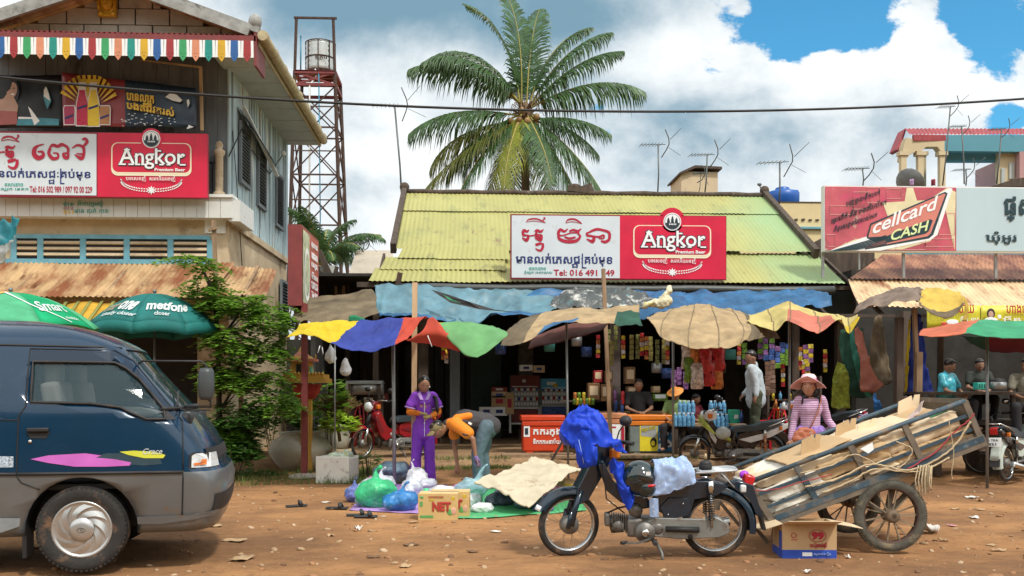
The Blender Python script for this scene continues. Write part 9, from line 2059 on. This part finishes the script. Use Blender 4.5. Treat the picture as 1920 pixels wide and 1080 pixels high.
 # 99 carton
gc=G(1521, 1044);gc.z=hgt(gc.x, gc.y);s=thing('open_carton', 'open carton with a red 99 and a blue base in front of the cart', 'carton', gc+V((0, .16, 0)), R(-4));w, dp, h=.44, .30, .285
m=MB().mat(M_CARD)
for q in((0, -dp/2, h/2, w, .006, h), (0, dp/2, h/2, w, .006, h), (-w/2, 0, h/2, .006, dp, h), (w/2, 0, h/2, .006, dp, h), (0, 0, .006, w, dp, .006)):m.box(q[:3], q[3:])
m.build('box', s, world=False)
for q, e, z in(((0, -dp/2, h), (w, .19, .005), (R(-14), 0, 0)), ((0, dp/2, h), (w, .19, .005), (R(-62), 0, 0)), ((-w/2, 0, h), (.19, dp, .005), (0, R(-18), 0)), ((w/2, 0, h), (.22, dp, .005), (0, R(10), 0))):
 M3=Euler(z).to_matrix();off=V((0, -.095, 0))if q[1]<0 else V((0, .095, 0))if q[1]>0 else V((-.095, 0, 0))if q[0]<0 else V((.11, 0, 0));m=MB().mat(M_CARD2);m.box(V(q)+M3@off, e, M3);m.build('flap', s, world=False)
m=MB();y=-dp/2-.004;m.mat(FBL);mbp=mat('blue print', (.02, .07, .42), .6, var=.15);m.mat(mbp);m.bx(-w/2-.004, w/2, y-.003, y, .0, .07).bx(-w/2-.007, -w/2-.004, -dp/2, dp/2, 0, .07).bx(-w/2-.007, -w/2-.004, -.14, -.06, .07, .22)
m.mat(M_INKW);m.bx(-.06, .02, y-.005, y-.003, .02, .05);put_text(m, 'ស្រាបៀរ', (.03, y-.003, .024), XD, ZD, mat('pale blue print', (.3, .45, .8), .6), width=.14, height=.03, bold=.03)
put_text(m, '99', (.015, y, .155), XD, ZD, M_CRIM, width=.10, height=.065, bold=.05);put_text(m, 'បៀរកាន់ត្រី', (-.0, y, .085), XD, ZD, M_CRIM, width=.14, height=.05, bold=.03);m.mat(M_CRIM);m.tube([(.065+.07*cos(R(a)), y-.002, .187+.05*sin(R(a)))for a in range(0, 360, 15)], .0025, 4, closed=True);m.tube([(-.13+.02*cos(R(a)), y-.002, .19+.02*sin(R(a)))for a in range(0, 360, 30)], .003, 4, closed=True);m.bx(-.15, -.10, y-.002, y, .15, .156)
m.build('printing', s, world=False)
# slippers
Ms=mat('black rubber sandal', (.02, .022, .025), .6)
for k, (px, py, rz, lab)in enumerate(((671, 966, 8, 'black sandal nearest the pile'), (686, 969, 2, 'black sandal lying flat right of its mate'), (632, 956, -10, 'lone black slipper left of the pile'), (556, 948, 25, 'dark slipper far left in front of the foam box'))):
 c=G(px, py);s=thing('slipper', lab, 'slipper', (c.x, c.y, hgt(c.x, c.y)+.005), R(rz), 'slippers');m=MB().mat(Ms);m.box((0, 0, .012), (.25, .09, .02), bev=.009);m.build('sole', s, world=False);m=MB().mat(Ms);m.tube([(.05, -.045, .02), (.04, -.02, .06), (.04, .02, .06), (.05, .045, .02)], .016, 6, flat=1.6);m.build('strap', s, world=False)
 # litter: scraps one can point at
LW, LB, LP, LY=mat('litter paper', (.66, .64, .60), .8, var=.1), mat('litter cardboard', (.40, .27, .15), .85, var=.3), mat('litter pink film', (.60, .28, .32), .6), mat('litter dry leaf', (.15, .08, .04), .9, var=.4)
r=random.Random(21)
fixed=[(1745, 995, .20, LW, 'white folded paper sheet by the cart wheel', .10), (1740, 878, .10, LW, 'white scrap under the raised end of the cart', .06), (1822, 933, .16, LW, 'long white scrap at right', .02), (1838, 938, .08, LB, 'brown scrap touching the long white scrap', .03), (1827, 967, .12, LW, 'bright white paper scrap at lower right', .02), (1784, 982, .10, LP, 'pink scrap between the two white papers', .01), (1838, 952, .11, LB, 'flat card scrap at right', .02), (1790, 950, .09, LB, 'small card scrap at right', .02), (1855, 882, .18, LW, 'crumpled pale rag near the right motorbike', .03), (1590, 1046, .05, LW, 'white crumb beside the open carton', .03), (1515, 1070, .05, LW, 'white crumb below the open carton', .03), (672, 992, .08, LW, 'white crumpled scrap in the open ground', .05), (612, 939, .10, LW, 'flat white strip left of the slippers', .01), (775, 977, .10, LB, 'torn card scrap beside the printed carton', .02), (620, 1000, .09, LB, 'pale scrap left of the white crumple', .02), (760, 1060, .12, LB, 'tan scrap low in the middle foreground', .02), (1020, 972, .10, LW, 'white strip in front of the motorbike wheel', .01), (400, 985, .16, LB, 'curled dead leaf by the minibus bumper', .02), (440, 1008, .2, LB, 'long curled scrap under the minibus bumper', .02), (455, 1045, .2, LB, 'pale curled leaf low at left', .03), (885, 1032, .1, LY, 'dark leaf in the middle ground', .01), (770, 1018, .13, LY, 'dark twig in the middle ground', .01), (700, 1040, .1, LY, 'dark leaf left of the middle', .01), (1650, 870, .1, LW, 'white scrap behind the cart wheel', .02), (1870, 1030, .11, LB, 'tan scrap at the right edge', .02), (1860, 1015, .1, LB, 'brown flake at the right', .01), (930, 995, .1, LW, 'pale flake in the middle ground', .01), (1770, 1010, .08, LB, 'tan lump beside the white folded sheet', .03)]
for k, (px, py, sz, mt, lab, up)in enumerate(fixed):
 c=G(px, py);c.z=hgt(c.x, c.y);a=r.uniform(0, 6);m=MB().mat(mt)
 def f(u, v):x, y=(u-.5)*sz, (v-.5)*sz*.7;q=V((x*cos(a)-y*sin(a), x*sin(a)+y*cos(a), 0));e=noise.noise(V((u*2.2+k, v*2.2, 0)));return c+q*(1+.4*e)+V((0, 0, .006+up*max(0, .4+e)))
 m.grid(f, 7, 6);tag(m.build('litter_scrap', solid=.002), lab, 'litter', 'litter on the dirt')
 # pebbles and crumbs nobody would count
m=MB();ms=[mat('pebble tan', (.36, .24, .14), .9, var=.3), mat('pebble pale', (.44, .32, .21), .9, var=.2), LY, mat('clod', (.30, .15, .07), .95, var=.3)]
for i in range(1400):
 d=6.4+9.6*r.random()**1.2;x=r.uniform(-.60, .60)*d+.045*d;y=d;z=hgt(x, y);s_=r.choice([.006, .008, .010, .013, .018, .026])*r.uniform(.7, 1.3)*(1 if r.random()>.02 else 2.0);m.mat(ms[r.choice((0, 0, 1, 2, 3, 3))]);m.ell((x, y, z+s_*.1), (s_*r.uniform(.8, 1.8), s_*r.uniform(.8, 1.5), s_*.6), (r.uniform(-.4, .4), r.uniform(-.4, .4), r.uniform(0, 3)), 6, 4)
o=m.build('gravel', world=False);tag(o, 'scattered pebbles, clods and crumbs on the red dirt', 'gravel', kind='stuff')
bpy.data.scenes.remove(WORK)
